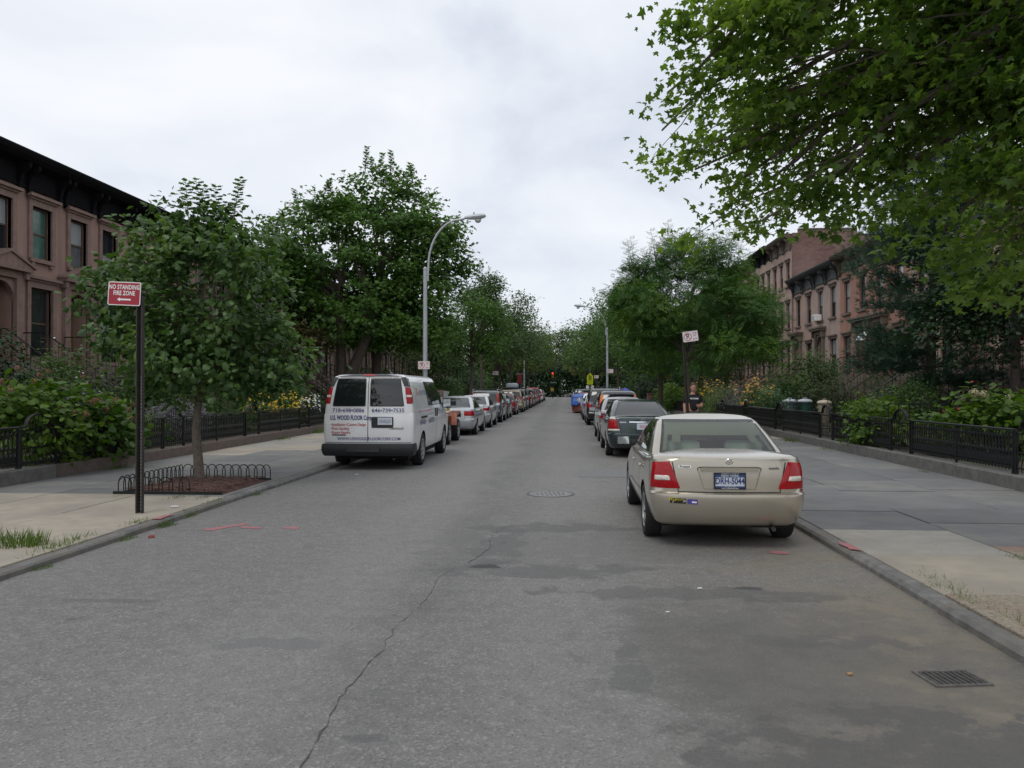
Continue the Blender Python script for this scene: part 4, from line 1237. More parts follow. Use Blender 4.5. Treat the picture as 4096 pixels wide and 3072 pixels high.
def seam(name, bvh, axis, pts, w, m, parent, off=.0035, closed=False):
    """a narrow line laid on the bodywork"""
    P = []
    q = pts + [pts[0]] if closed else pts
    for (a, b) in zip(q, q[1:]):
        k = max(2, int(math.dist(a, b) / .05))
        for i in range(k): P.append((a[0] + (b[0] - a[0]) * i / k, a[1] + (b[1] - a[1]) * i / k))
    P.append(q[-1])
    V = []; F = []
    for i, p in enumerate(P):
        d = (P[min(i + 1, len(P) - 1)][0] - P[max(i - 1, 0)][0], P[min(i + 1, len(P) - 1)][1] - P[max(i - 1, 0)][1])
        L = math.hypot(*d) or 1; nx, ny = -d[1] / L * w / 2, d[0] / L * w / 2
        V += [project(bvh, axis, p[0] + nx, p[1] + ny, off), project(bvh, axis, p[0] - nx, p[1] - ny, off)]
        if i: F.append((2 * i - 2, 2 * i - 1, 2 * i + 1, 2 * i))
    me = bpy.data.meshes.new(name); me.from_pydata(V, [], F); me.update()
    return link(name, me, parent, m)

def body_text(name, bvh, axis, s, size, center, m, parent, sx=1.0, align='CENTER', bold=0.0, spacing=1.0, off=.005):
    vs, fs = text_mesh2d(s, size, align, spacing, bold)
    fl = -1 if axis == 'left' else 1
    V = [project(bvh, axis, center[0] + a * sx * fl, center[1] + b, off) for a, b in vs]
    me = bpy.data.meshes.new(name); me.from_pydata(V, [], fs); me.update()
    return link(name, me, parent, m)

WHEELS = {}
def wheel(root, x, y, r, w, spokes, side, cover=M_RIM):
    key = (round(r, 3), round(w, 3), spokes)
    if key not in WHEELS:
        prof = [(r * .66, -w * .42), (r * .80, -w * .5), (r * .93, -w * .5), (r * .985, -w * .42), (r, -w * .25), (r, w * .25), (r * .985, w * .42), (r * .93, w * .5), (r * .80, w * .5), (r * .66, w * .42)]
        ty = MB().lathe(prof, 30, 'x').mesh('wheel', 40)
        rim = MB().lathe([(r * .67, w * .30), (r * .67, w * .47), (r * .61, w * .46), (r * .58, w * .30)], 26, 'x')
        for k in range(spokes):
            a = 2 * math.pi * k / spokes
            M = Matrix.Rotation(a, 4, 'X')
            rim.box(w * .33, w * .45, -r * .09, r * .09, r * .1, r * .62, M)
        rim.lathe([(r * .2, w * .28), (r * .2, w * .48), (r * .1, w * .5)], 12, 'x')
        WHEELS[key] = (ty, rim.mesh('rim', 30), MB().lathe([(r * .6, w * .18), (r * .6, w * .22)], 20, 'x').mesh('brake_disc'))
    ty, ri, bd = WHEELS[key]
    o = link('wheel', ty, root, M_RUBBER, (x, y, r), (0, 0, 0 if side > 0 else math.pi))
    link('rim', ri, o, cover); link('brake_disc', bd, o, M_DARK)
    return o

def boolean_cut(me, cutters, m_in):
    o = bpy.data.objects.new('cut', me); COL.objects.link(o)
    cs = []
    for cm in cutters:
        c = bpy.data.objects.new('cutter', cm); COL.objects.link(c); cs.append(c)
        cm.materials.clear(); cm.materials.append(m_in)
        md = o.modifiers.new('b', 'BOOLEAN'); md.operation = 'DIFFERENCE'; md.object = c; md.solver = 'EXACT'
        try: md.material_mode = 'TRANSFER'
        except Exception: pass
    dg = bpy.context.evaluated_depsgraph_get(); dg.update()
    new = bpy.data.meshes.new_from_object(o.evaluated_get(dg))
    for c in cs: bpy.data.objects.remove(c)
    bpy.data.objects.remove(o)
    return new

SHAPES = {}
def car_shape(sp):
    """lower body and cabin meshes for a shape dictionary (cached)"""
    if sp['id'] in SHAPES: return SHAPES[sp['id']]
    L, W = sp['L'], sp['W']; hw = W / 2
    zb, top = sp['zb'], sp['belt']             # belt: table (y, z) of the deck edge height
    rows = sp['rows']                          # (fraction of height, rear inset, front inset, width factor)
    loops = []
    for fr, ir, i_f, wf in rows:
        pl = plan_loop(ir, L - i_f, hw * wf, sp.get('rr', .22), sp.get('rf', .35), sp.get('bow_r', .06), sp.get('bow_f', .16), sp.get('barrel', .03))
        loops.append([(x, y, zb(y) + fr * (interp(top, y) - zb(y))) for x, y in pl])
    # the deck: rings drawn in to the centre line with a slight crown
    last = loops[-1]
    for s, rise in ((.93, .010), (.80, .024), (.5, .040), (.2, .046)):
        ring = []
        for x, y, z in last:
            ym = L / 2 + (y - L / 2) * (1 - (1 - s) * .32)
            ring.append((x * s, ym, interp(top, y) + rise))
        loops.append(ring)
    V, F = loft(loops)
    me = bpy.data.meshes.new('body'); me.from_pydata(V, [], F); me.update()
    bm = bmesh.new(); bm.from_mesh(me); bmesh.ops.recalc_face_normals(bm, faces=bm.faces); bm.to_mesh(me); bm.free()
    plain = me.copy()
    r = sp['wr'] * 1.17
    cut = []
    for y in sp['axles']:
        for s in (-1, 1):
            pr = [(r, s * hw * .52), (r, s * (hw + .3))]
            cut.append(MB().lathe(pr, 28, 'x', (0, y, sp['wr'])).mesh('cutter'))
    me.materials.append(M_BLACK)
    body = boolean_cut(me, cut, M_DARK)
    smooth(body, 38)
    # cabin
    c = sp['cab']
    loops = []
    for t, z, yr, yf, w in c:
        pl = plan_loop(yr, yf, w, sp.get('crr', .22), sp.get('crf', .3), sp.get('cbr', .06), sp.get('cbf', .12), sp.get('cbarrel', .05), 22)
        loops.append([(x, y, z) for x, y in pl])
    tl = loops[-1]; zt = c[-1][1]; ymid = (c[-1][2] + c[-1][3]) / 2
    for s, rise in ((.9, .010), (.72, .022), (.42, .033), (.12, .037)):
        loops.append([(x * s, ymid + (y - ymid) * (1 - (1 - s) * .85), zt + rise) for x, y, z in tl])
    # refine the wall levels so windows sit on a smooth surface
    fine = []
    nlev = len(c)
    for i in range(nlev - 1):
        for k in range(4):
            t = k / 4
            fine.append([tuple(a[q] + (b[q] - a[q]) * t for q in range(3)) for a, b in zip(loops[i], loops[i + 1])])
    fine += loops[nlev - 1:]
    V, F = loft(fine, cap_bottom=False)
    cab = bpy.data.meshes.new('cabin'); cab.from_pydata(V, [], F); cab.update()
    bm = bmesh.new(); bm.from_mesh(cab); bmesh.ops.recalc_face_normals(bm, faces=bm.faces); bm.to_mesh(cab); bm.free()
    smooth(cab, 50)
    SHAPES[sp['id']] = (body, cab, bvh_of(plain), bvh_of(cab), bvh_of(plain, cab))
    return SHAPES[sp['id']]

def cab_at(sp, z):
    c = sp['cab']
    for (t0, z0, r0, f0, w0), (t1, z1, r1, f1, w1) in zip(c, c[1:]):
        if z <= z1:
            t = (z - z0) / (z1 - z0)
            return r0 + (r1 - r0) * t, f0 + (f1 - f0) * t, w0 + (w1 - w0) * t
    return c[-1][2:]

def in_quad(q, a, b):
    s = 0
    for i in range(4):
        x0, y0 = q[i]; x1, y1 = q[(i + 1) % 4]
        cr = (x1 - x0) * (b - y0) - (y1 - y0) * (a - x0)
        if cr == 0: continue
        if s == 0: s = 1 if cr > 0 else -1
        elif (cr > 0) != (s > 0): return False
    return True

def shrink(q, k):
    cx = sum(p[0] for p in q) / 4; cy = sum(p[1] for p in q) / 4
    return [(cx + (p[0] - cx) * k, cy + (p[1] - cy) * k) for p in q]

def car(sp, loc, pm, label, cat='car', rz=0.0, glass=None, group='cars parked along the kerbs', name='parked_car', rim=M_RIM, detail=2, openwin=False, plate=None, tail=None, group_off=False, mirror_m=None):
    body, cab, bb, bc, ball = car_shape(sp)
    glass = glass or M_GLASSDK
    root = empty(name, loc, rz, label, cat, group)
    bo = link('body', body, root, None)
    bo.material_slots[0].link = 'OBJECT'; bo.material_slots[0].material = pm
    L, W = sp['L'], sp['W']; hw = W / 2
    # ---- windows
    zlo, zhi = sp['win']
    rl, fl, wl = cab_at(sp, zlo); rh, fh, wh = cab_at(sp, zhi)
    mg = sp.get('pillar', .10)
    rear = [(-wl + mg + .07, zlo), (wl - mg - .07, zlo), (wh - mg - .07, zhi), (-wh + mg + .07, zhi)]
    if sp.get('rear_win'): rear = sp['rear_win']
    front = [(-wl + .1, zlo - .03), (wl - .1, zlo - .03), (wh - .1, zhi), (-wh + .1, zhi)]
    sides = []
    cuts = sp['splits']
    for a, b in zip(cuts, cuts[1:]):
        def yy(t, lo): return (rl + t * (fl - rl)) if lo else (rh + t * (fh - rh))
        g = .028
        q = [(yy(a[0], 1) + g, zlo), (yy(b[0], 1) - g, zlo), (yy(b[1], 0) - g, zhi), (yy(a[1], 0) + g, zhi)]
        sides.append(q)
    if openwin:
        cab = cab.copy()
        bm = bmesh.new(); bm.from_mesh(cab)
        kill = []
        qr, qf = shrink(rear, .985), shrink(front, .985)
        for f in bm.faces:
            cc = f.calc_center_median()
            if cc.z > zhi or cc.z < zlo: continue
            if abs(f.normal.y) > .45 and ((f.normal.y < 0 and in_quad(qr, cc.x, cc.z)) or (f.normal.y > 0 and in_quad(qf, cc.x, cc.z))): kill.append(f)
            elif abs(f.normal.x) > .5 and any(in_quad(shrink(q, .99), cc.y, cc.z) for q in sides): kill.append(f)
        bmesh.ops.delete(bm, geom=kill, context='FACES'); bm.to_mesh(cab); bm.free()
    co = link('cabin', cab, root, pm)
    if cab.materials and cab.materials[0] is not pm:
        co.material_slots[0].link = 'OBJECT'; co.material_slots[0].material = pm
    rn = sp.get('winround', .12)
    if sp.get('rear_glass', True):
        for q in (sp.get('rear_wins') or [rear]):
            g = patch('rear_window', bc if not sp.get('rear_on_body') else ball, 'rear', q, glass, root, .006, (14, 8), rn)
            if detail > 1: seam('window_seal', bc, 'rear', q, .03, M_BLACK, g, .004, True)
    patch('windscreen', bc, 'front', front, glass, root, .006, (12, 6), rn)
    for ax in ('left', 'right'):
        for q in sides:
            g = patch('side_window', bc, ax, q, glass, root, .006, (8, 6), rn * .5)
            if detail > 1: seam('window_seal', bc, ax, q, .028, M_BLACK, g, .004, True)
    # ---- wheels
    for y in sp['axles']:
        for s in (-1, 1):
            wheel(root, s * (hw - sp.get('ww', .2) / 2 - .015), y, sp['wr'], sp.get('ww', .2), sp.get('spokes', 5), s, rim)
    # ---- lamps
    for s in (-1, 1):
        for (ax, q, m, rd, bl) in (tail or sp['tail']):
            qq = [(s * p[0], p[1]) for p in q] if ax == 'rear' else q
            if s < 0 and ax == 'rear': qq = [qq[1], qq[0], qq[3], qq[2]]
            a2 = ax
            if ax == 'side': a2 = 'right' if s > 0 else 'left'
            patch('tail_light', ball, a2, qq, m, root, .005, (8, 6), rd, bl)
        zf = interp(sp['belt'], L - .3)
        patch('headlight', bb, 'front', [(s * (hw - .42), zf - .22), (s * (hw - .12), zf - .20), (s * (hw - .14), zf - .05), (s * (hw - .42), zf - .09)][::s], M_CLEARLENS, root, .005, (6, 4), .2, .006)
    # ---- mirrors
    ym, zm = sp['mirror']
    mm = mirror_m or pm
    for s in (-1, 1):
        mb = MB()
        x0 = hw - .06
        for k in range(1): pass
        mh = sp.get('mirror_h', .13); mw = sp.get('mirror_w', .19)
        mb.add([(s * (x0 + .06), ym - .05, zm - mh / 2), (s * (x0 + .06 + mw), ym - .05, zm - mh / 2 + .01), (s * (x0 + .06 + mw), ym - .05, zm + mh / 2 - .01), (s * (x0 + .06), ym - .05, zm + mh / 2),
                (s * (x0 + .07), ym + .07, zm - mh * .36), (s * (x0 + .03 + mw), ym + .05, zm - mh * .3), (s * (x0 + .03 + mw), ym + .05, zm + mh * .3), (s * (x0 + .07), ym + .07, zm + mh * .36)],
               [(0, 1, 2, 3), (4, 7, 6, 5), (0, 4, 5, 1), (1, 5, 6, 2), (2, 6, 7, 3), (3, 7, 4, 0)])
        mb.box(min(s * (x0 - .08), s * (x0 + .08)), max(s * (x0 - .08), s * (x0 + .08)), ym - .02, ym + .04, zm - .05, zm)
        mo = mb.build('wing_mirror', mm, root)
        MB().box(min(s * (x0 + .075), s * (x0 + .045 + mw)), max(s * (x0 + .075), s * (x0 + .045 + mw)), ym - .0545, ym - .0505, zm - mh * .40, zm + mh * .40).build('mirror_glass', mat('mirror_glass', (.5, .55, .56), rough=.05, metal=.9, var=0), mo)
    # ---- rear bumper line, boot seam, plate, exhaust
    if detail > 0:
        for (ax, pts, w, m) in sp.get('seams', []):
            if ax == 'side':
                for a2 in ('left', 'right'): seam('panel_gap', bb, a2, pts, w, m, root)
            else:
                seam('panel_gap', bb if ax != 'rear' else ball, ax, pts, w, m, root)
    px, pz = sp['plate']
    pq = project(ball, 'rear', px, pz, 0)
    po = MB().bbox(-.155, .155, 0, .012, 0, .155, .004).build('number_plate', plate or mat('pale_number_plate', (.5, .5, .46), rough=.5, var=.2, scale=30), root, (px, pq.y - .016, pz - .078))
    if detail > 0:
        MB().tube([(hw * .55, .10, .225), (hw * .55, .45, .25)], .024, 8).build('exhaust_pipe', mat('sooty_pipe', (.06, .055, .05), rough=.6, metal=.5, var=.2), root)
        mbu = MB().box(-hw * .8, hw * .8, .45, L - .5, .20, .34)
        mbu.tube([(-hw * .7, sp['axles'][0], sp['wr']), (hw * .7, sp['axles'][0], sp['wr'])], .05, 8)
        mbu.build('chassis', M_DARK, root)
    return root

def zbf(a, b, L, rise=.16):
    """underside height: sills at a, lifting towards the bumpers"""
    def f(y):
        if y < .8: return a + rise * (1 - y / .8) ** 1.5
        if y > L - .9: return a + b * ((y - L + .9) / .9) ** 1.5
        return a
    return f

SEDAN = dict(id='sedan', L=4.45, W=1.72, wr=.305, ww=.19, axles=(.93, 3.55), zb=zbf(.21, .06, 4.45, .06),
    belt=[(0, .985), (.35, 1.0), (1.0, .955), (2.9, .925), (3.3, .90), (4.1, .74), (4.45, .66)],
    rows=[(0, .16, .12, .86), (.05, .085, .06, .915), (.16, .035, .02, .955), (.30, .010, .0, .985), (.42, .002, .0, .998), (.465, .008, .01, 1.0), (.485, .055, .02, 1.0), (.50, .068, .03, 1.0), (.60, .070, .05, .998), (.74, .074, .07, .992), (.86, .080, .1, .975), (.94, .090, .12, .955), (.975, .10, .14, .94), (1.0, .135, .18, .905)],
    rr=.27, rf=.42, bow_r=.11, bow_f=.2, barrel=.035,
    cab=[(0, .90, .50, 3.42, .80), (.2, 1.02, .72, 3.13, .765), (.5, 1.18, 1.03, 2.76, .705), (.8, 1.315, 1.34, 2.44, .632), (.92, 1.362, 1.48, 2.31, .588), (1, 1.385, 1.60, 2.2, .54)],
    win=(.985, 1.335), splits=[(.16, .17), (.49, .42), (.90, .97)], pillar=.07, crr=.20, crf=.3, cbr=.10, cbf=.16,
    tail=[('rear', [(.56, .66), (.845, .665), (.80, .96), (.62, .93)], M_REDLENS, .15, .012)],
    mirror=(2.95, 1.0), plate=(0, .76),
    seams=[('rear', [(-.60, .94), (-.535, .62), (.535, .62), (.60, .94)], .012, M_BLACK), ('side', [(1.45, .3), (1.42, .9)], .01, M_BLACK), ('side', [(2.35, .26), (2.33, .9)], .01, M_BLACK), ('side', [(3.25, .3), (3.2, .85)], .01, M_BLACK)])

def variant(base, **kw):
    d = dict(base); d.update(kw); return d

def wagon(idn, L, W, H, belt_z, hood_z, wr, rear_rake=.25, rr=.16, cargo=True, nose=1.0, sill=.26):
    """SUV, minivan or hatchback: cabin running to the back"""
    hw = W / 2; zt = H - .04
    wb = L * .575; ra = L * .20
    ws = L - nose
    cab = [(0, belt_z - .08, .06, ws + .12, hw * .95), (.2, belt_z + .05, .085, ws - .05, hw * .935), (.5, (belt_z + zt) / 2, .10 + rear_rake * .4, ws - .42, hw * .885), (.82, zt - .12, .12 + rear_rake * .8, ws - .72, hw * .82), (.94, zt - .045, .16 + rear_rake, ws - .84, hw * .765), (1, zt, .26 + rear_rake, ws - .98, hw * .69)]
    return dict(id=idn, L=L, W=W, wr=wr, ww=.22, axles=(ra, ra + wb), zb=zbf(sill, .08, L, .08),
        belt=[(0, belt_z), (L - nose - .2, belt_z), (L - nose + .1, (belt_z + hood_z) / 2 + .02), (L - .3, hood_z), (L, hood_z - .1)],
        rows=[(0, .14, .12, .88), (.06, .06, .05, .94), (.18, .0, .0, .985), (.34, -.01, .0, 1.0), (.40, .02, .02, 1.0), (.5, .03, .03, 1.0), (.75, .04, .05, .995), (.92, .055, .09, .975), (1, .08, .16, .95)],
        rr=rr, rf=.32, bow_r=.05, bow_f=.15, barrel=.03, cab=cab, win=(belt_z + .045, zt - .14), splits=[(.03, .05), (.27, .27), (.56, .54), (.93, .98)], pillar=.05, crr=rr, crf=.28, cbr=.05, cbf=.14,
        tail=[('rear', [(hw - .26, belt_z - .30), (hw - .05, belt_z - .30), (hw - .07, belt_z - .02), (hw - .24, belt_z - .02)], M_REDLENS, .1, .01)],
        mirror=(L - nose - .15, belt_z + .09), mirror_h=.17, mirror_w=.2, plate=(0, belt_z - .22),
        seams=[('rear', [(-hw + .3, belt_z - .05), (-hw + .28, .55), (hw - .28, .55), (hw - .3, belt_z - .05)], .012, M_BLACK), ('side', [(L * .32, .4), (L * .32, belt_z - .05)], .01, M_BLACK), ('side', [(L * .54, .4), (L * .54, belt_z - .05)], .01, M_BLACK), ('side', [(-.0 + .05, .62), (L * .1, .62)], .012, M_BLACK)])

def roof_rails(root, sp, m=M_STEEL, cross=True):
    c = sp['cab'][-1]; z = c[1] + .05; x = c[4] + .02
    rr_ = MB()
    for s in (-1, 1):
        MB().tube([(s * x, c[2] - .1, z - .09), (s * x, c[2] + .05, z + .03), (s * x, c[3] - .3, z + .03), (s * x, c[3] - .1, z - .07)], .02, 6).build('roof_rail', m, root)
    if cross:
        for y in (c[2] + .4, c[3] - .8): MB().tube([(-x, y, z + .035), (x, y, z + .035)], .016, 6).build('roof_bar', M_BLACK, root)
# ------------------------------------------------------------------ the parked vehicles
PT_GOLD = paint('champagne_paint', (0.44, 0.40, 0.325), .6, .28)
PT_GREEN = paint('dark_green_paint', (0.012, 0.028, 0.030), .3, .25)
PT_WHITE = mat('white_van_paint', (0.72, 0.73, 0.735), rough=.35, var=.05, scale=2.5, coat=.8, col2=(.62, .615, .60), c2scale=.9)
PT_SILVER = paint('silver_paint', (0.50, 0.52, 0.54), .6, .35)
PT_MAUVE = paint('mauve_silver_paint', (0.30, 0.28, 0.29), .6, .35)
PT_GREY = paint('graphite_paint', (0.075, 0.085, 0.095), .4, .3)
PT_BLACK = paint('black_paint', (0.010, 0.011, 0.012), .1, .25)
PT_BLUE = paint('midnight_blue_paint', (0.012, 0.018, 0.035), .3, .25)
PT_SAND = paint('sand_gold_paint', (0.31, 0.26, 0.175), .5, .35)
PT_RED = paint('red_paint', (0.28, 0.012, 0.016), .1, .3)
PT_MAROON = paint('maroon_paint', (0.10, 0.015, 0.018), .3, .3)
PT_ORANGE = paint('faded_orange_paint', (0.52, 0.15, 0.075), 0, .5)
G_CLEAR = glass_mat('clear_tinted_glass', (0.68, 0.82, 0.75))
M_SEAT = mat('grey_seat_cloth', (0.55, 0.57, 0.54), rough=.9, var=.1)
M_SEATD = mat('dark_interior', (0.03, 0.03, 0.03), rough=.9, var=.1)
M_PLATE = mat('white_blue_number_plate', (0.52, 0.56, 0.62), rough=.4, var=.05)

# --- tan sedan in the right foreground
PRO = variant(SEDAN, id='protege', W=1.71, L=4.42, rear_win=[(-.655, .992), (.655, .992), (.545, 1.335), (-.545, 1.335)], winround=.06,
    tail=[('rear', [(.515, .655), (.835, .655), (.805, .925), (.625, .945)], M_REDLENS, .05, .014), ('rear', [(.60, .735), (.79, .73), (.785, .80), (.615, .80)], M_CLEARLENS, .05, .022)],
    plate=(0.0, .745))
mz = car(PRO, (1.77, 8.62, 0), PT_GOLD, 'tan four-door sedan parked nearest on the right, red wedge tail lights', rz=R(-0.6), glass=G_CLEAR, openwin=True, plate=M_PLATE, mirror_m=M_BLACK)
for q_ in ([(-.60, .955), (-.535, .635)], [(.60, .955), (.535, .635)]): pass
body_, cab_, bb, bc, ball = SHAPES['protege']
seam('panel_gap', ball, 'rear', [(-.33, .845), (-.335, .875), (-.30, .888), (.30, .888), (.335, .875), (.33, .845)], .010, M_BLACK, mz)
seam('panel_gap', ball, 'rear', [(-.325, .84), (-.27, .655), (.27, .655), (.325, .84)], .008, mat('recess_edge', (.22, .195, .155), rough=.5, var=0), mz)
ho = MB().bbox(-.31, .31, 0, .05, 0, .045, .012).build('boot_handle', PT_GOLD, mz, (0, project(ball, 'rear', 0, .86, 0).y - .016, .842))
py = project(ball, 'rear', 0, .745, 0).y - .016
pf = MB().box(-.168, .168, 0, .012, 0, .02).box(-.168, .168, 0, .012, .157, .177).box(-.168, -.154, 0, .012, .02, .157).box(.154, .168, 0, .012, .02, .157).build('plate_frame', mat('navy_plate_frame', (.01, .015, .04), rough=.4, var=0), mz, (0, py - .006, .745 - .088))
MB().box(-.153, .153, 0, .002, 0, .032).build('plate_band', mat('plate_blue_band', (.03, .07, .18), rough=.5, var=.2, scale=60), mz, (0, py - .0025, .745 + .04))
MB().box(-.153, .153, 0, .002, 0, .014).build('plate_band', mat('plate_blue_band', (.03, .07, .18)), mz, (0, py - .0025, .745 - .069))
flat_text('plate_lettering', 'DRH-5044', .095, M_NAVY, mz, (0, py - .004, .742), sx=.74, bold=.0015)
flat_text('plate_lettering', 'NEW YORK', .032, M_WHITE, mz, (0, py - .006, .745 + .055), sx=1.1)
flat_text('plate_lettering', 'THE EMPIRE STATE', .014, M_WHITE, mz, (0, py - .006, .745 - .062))
flat_text('plate_lettering', 'HEMPSTEAD, N.Y. - 516-486-1350', .013, M_WHITE, mz, (0, py - .008, .745 + .078))
flat_text('plate_lettering', 'MILLENNIUM', .019, M_WHITE, mz, (0, py - .008, .745 - .079), sx=1.6)
patch('badge', ball, 'rear', [(-.535, .872), (-.40, .872), (-.40, .905), (-.535, .905)], M_WHITE, mz, .006, (4, 2), .1)
body_text('badge_lettering', ball, 'rear', 'Protegé', .034, (-.4675, .889), M_BLACKPRINT, mz, off=.0085, bold=.0006)
body_text('badge_lettering', ball, 'rear', 'mazda', .038, (.475, .878), mat('badge_grey', (.16, .15, .14), rough=.3, var=0), mz, sx=1.15, bold=.002)
# oval maker's emblem
vs = []; fs = []
yo = project(ball, 'rear', 0, .95, 0).y - .008
for i in range(24):
    a = 2 * math.pi * i / 24
    vs += [(.042 * math.cos(a), yo, .95 + .033 * math.sin(a)), (.034 * math.cos(a), yo - .004, .95 + .026 * math.sin(a))]
for i in range(24):
    j = (i + 1) % 24; fs.append((2 * i, 2 * j, 2 * j + 1, 2 * i + 1))
MB().add(vs, fs).prism([(-.034, .957), (-.022, .962), (0, .945), (.022, .962), (.034, .957), (.02, .95), (.006, .934), (-.006, .934), (-.02, .95)], yo - .004, yo + .004).build('emblem', M_CHROME, mz)
patch('bumper_sticker', ball, 'rear', [(-.63, .505), (-.465, .50), (-.465, .555), (-.63, .56)], mat('sticker_black', (.02, .018, .008), rough=.5, var=0), mz, .005, (4, 2))
body_text('sticker_lettering', ball, 'rear', 'AU', .06, (-.605, .55), mat('sticker_yellow', (.6, .52, .03), rough=.5, var=0), mz, off=.008)
body_text('sticker_lettering', ball, 'rear', 'ADELPHI', .024, (-.535, .543), mat('sticker_yellow', (.6, .52, .03)), mz, off=.008)
body_text('sticker_lettering', ball, 'rear', '09', .036, (-.482, .528), M_WHITE, mz, off=.008, sx=.8)
body_text('sticker_lettering', ball, 'rear', 'C', .028, (-.60, .516), M_WHITE, mz, off=.008)
patch('bumper_sticker', ball, 'rear', [(-.45, .50), (-.345, .495), (-.345, .548), (-.45, .552)], mat('sticker_violet', (.08, .06, .30), rough=.5, var=.1), mz, .005, (4, 2))
patch('bumper_sticker', ball, 'rear', [(-.405, .512), (-.355, .51), (-.355, .528), (-.405, .53)], M_WHITE, mz, .008, (2, 2))
patch('bumper_reflector', ball, 'rear', [(.77, .63), (.83, .63), (.83, .645), (.77, .645)], M_REDLENS, mz, .004, (2, 2))
MB().lathe([(.013, 0), (.013, .006)], 10, 'y', (.20, project(ball, 'rear', .20, .865, 0).y - .022, .866)).build('boot_lock', M_STEEL, mz)
for s in (-1, 1):
    for y in (2.28, 1.36):
        x = s * (abs(project(bb, 'right', y, .80, 0).x) + .012)
        MB().tube([(x - s * .012, y - .09, .80), (x + s * .015, y - .07, .80), (x + s * .015, y + .05, .80), (x - s * .012, y + .07, .80)], .014, 6).build('door_handle', PT_GOLD, mz)
    seam('side_moulding', bb, 'right' if s > 0 else 'left', [(1.32, .50), (3.15, .48)], .035, PT_GOLD, mz, .010)
seam('fuel_flap', bb, 'left', [(.98, .80), (1.12, .80), (1.12, .90), (.98, .90)], .007, M_BLACK, mz, .004, True)
# interior
MB().bbox(-.63, .63, .62, 1.2, .955, .985, .01).build('parcel_shelf', M_SEATD, mz)
for x in (-.37, .37):
    MB().bbox(x - .22, x + .22, 1.13, 1.24, .9, 1.115, .035).build('rear_headrest', M_SEAT, mz)
    MB().bbox(x - .14, x + .14, 2.05, 2.15, 1.0, 1.22, .04).build('front_headrest', M_SEATD, mz)
    MB().bbox(x - .24, x + .24, 2.05, 2.2, .7, 1.03, .04).build('front_seat', M_SEATD, mz)
MB().bbox(-.65, .65, 1.2, 1.36, .6, 1.0, .04).build('rear_seat', M_SEAT, mz)
MB().bbox(-.13, .13, .80, .92, .986, 1.03, .01).build('brake_light', mat('dark_red_plastic', (.12, .012, .012), rough=.3, var=.1), mz)
MB().lathe([(.19, 0), (.19, .025), (.165, .025), (.165, 0)], 18, 'y', (-.36, 2.62, 1.0)).build('steering_wheel', M_BLACK, mz)
MB().bbox(-.68, .68, 2.75, 3.2, .8, .985, .05).build('dashboard', M_SEATD, mz)
MB().box(-.09, .09, 2.32, 2.34, 1.245, 1.3).build('rear_view_mirror', M_BLACK, mz)
# hanging exhaust bits
MB().lathe([(.09, 0), (.10, .04), (.10, .38), (.09, .42)], 12, 'x', (.3, .55, .27)).build('silencer', mat('rusty_steel', (.07, .045, .03), rough=.9, var=.3), mz)

# --- white work van on the left
VAN = dict(id='van', L=5.69, W=2.0, wr=.365, ww=.235, axles=(1.28, 4.72), zb=zbf(.36, .02, 5.69, .04),
    belt=[(0, 1.22), (4.7, 1.20), (5.0, 1.12), (5.5, 1.02), (5.69, .92)],
    rows=[(0, .10, .10, .94), (.05, .05, .04, .965), (.25, .03, .0, .985), (.5, .025, .0, .998), (.75, .03, .03, 1.0), (.95, .035, .08, .99), (1, .05, .14, .975)],
    rr=.11, rf=.30, bow_r=.035, bow_f=.2, barrel=.012,
    cab=[(0, 1.12, .035, 5.02, .985), (.2, 1.30, .042, 4.85, .975), (.5, 1.60, .07, 4.52, .928), (.8, 1.88, .12, 4.2, .858), (.93, 2.0, .17, 4.08, .802), (1, 2.045, .25, 3.97, .72)],
    win=(1.36, 1.90), rear_win=None, rear_wins=[[(-.765, 1.375), (-.065, 1.375), (-.065, 1.955), (-.675, 1.955)], [(.055, 1.375), (.765, 1.375), (.675, 1.955), (.055, 1.955)]],
    winround=.13, splits=[(.435, .46), (.665, .69), (.95, 1.0)], pillar=.1, crr=.13, crf=.35, cbr=.04, cbf=.2, cbarrel=.012,
    tail=[('rear', [(.835, 1.42), (.945, 1.42), (.885, 1.775), (.785, 1.775)], M_REDLENS, .03, .012), ('side', [(.15, 1.42), (.20, 1.42), (.24, 1.775), (.20, 1.775)], M_REDLENS, .03, .01)],
    mirror=(4.35, 1.36), mirror_h=.28, mirror_w=.22, plate=(.37, 1.045), spokes=8,
    seams=[('rear', [(0, .60), (0, 1.99)], .014, M_BLACK), ('rear', [(-.93, .585), (.93, .585)], .012, M_BLACK), ('side', [(.62, 1.30), (1.95, 1.30), (2.0, 1.92), (.70, 1.92)], .008, mat('grey_seam', (.25, .25, .26), rough=.6, var=0)),
           ('side', [(2.02, .45), (2.02, 1.95)], .01, M_BLACK), ('side', [(3.15, .45), (3.12, 1.95)], .012, M_BLACK), ('side', [(3.24, .45), (3.22, 1.3)], .008, M_BLACK), ('side', [(4.15, .5), (4.2, 1.25)], .01, M_BLACK)])
van = car(VAN, (-4.2, 16.9, 0), PT_WHITE, 'white panel van lettered with phone numbers, parked on the left', 'van', rz=R(0.4), group='vans parked along the kerb', name='delivery_van', mirror_m=M_BLACK, plate=M_PLATE)
_, _, bb, bc, ball = SHAPES['van']
for q in ([( -.62, 1.12), (-.62, 1.12)],): pass
bl = []
for (fr, ir, wf) in ((.30, .03, .96), (.34, .0, .985), (.42, -.035, 1.0), (.50, -.035, 1.0), (.56, -.02, .985), (.565, .06, .94)):
    bl.append([(x, y, fr) for x, y in plan_loop(ir - .06, .42, 1.005 * wf, .10, .05, .05, .02, .0, 4)])
V, F = loft(bl)
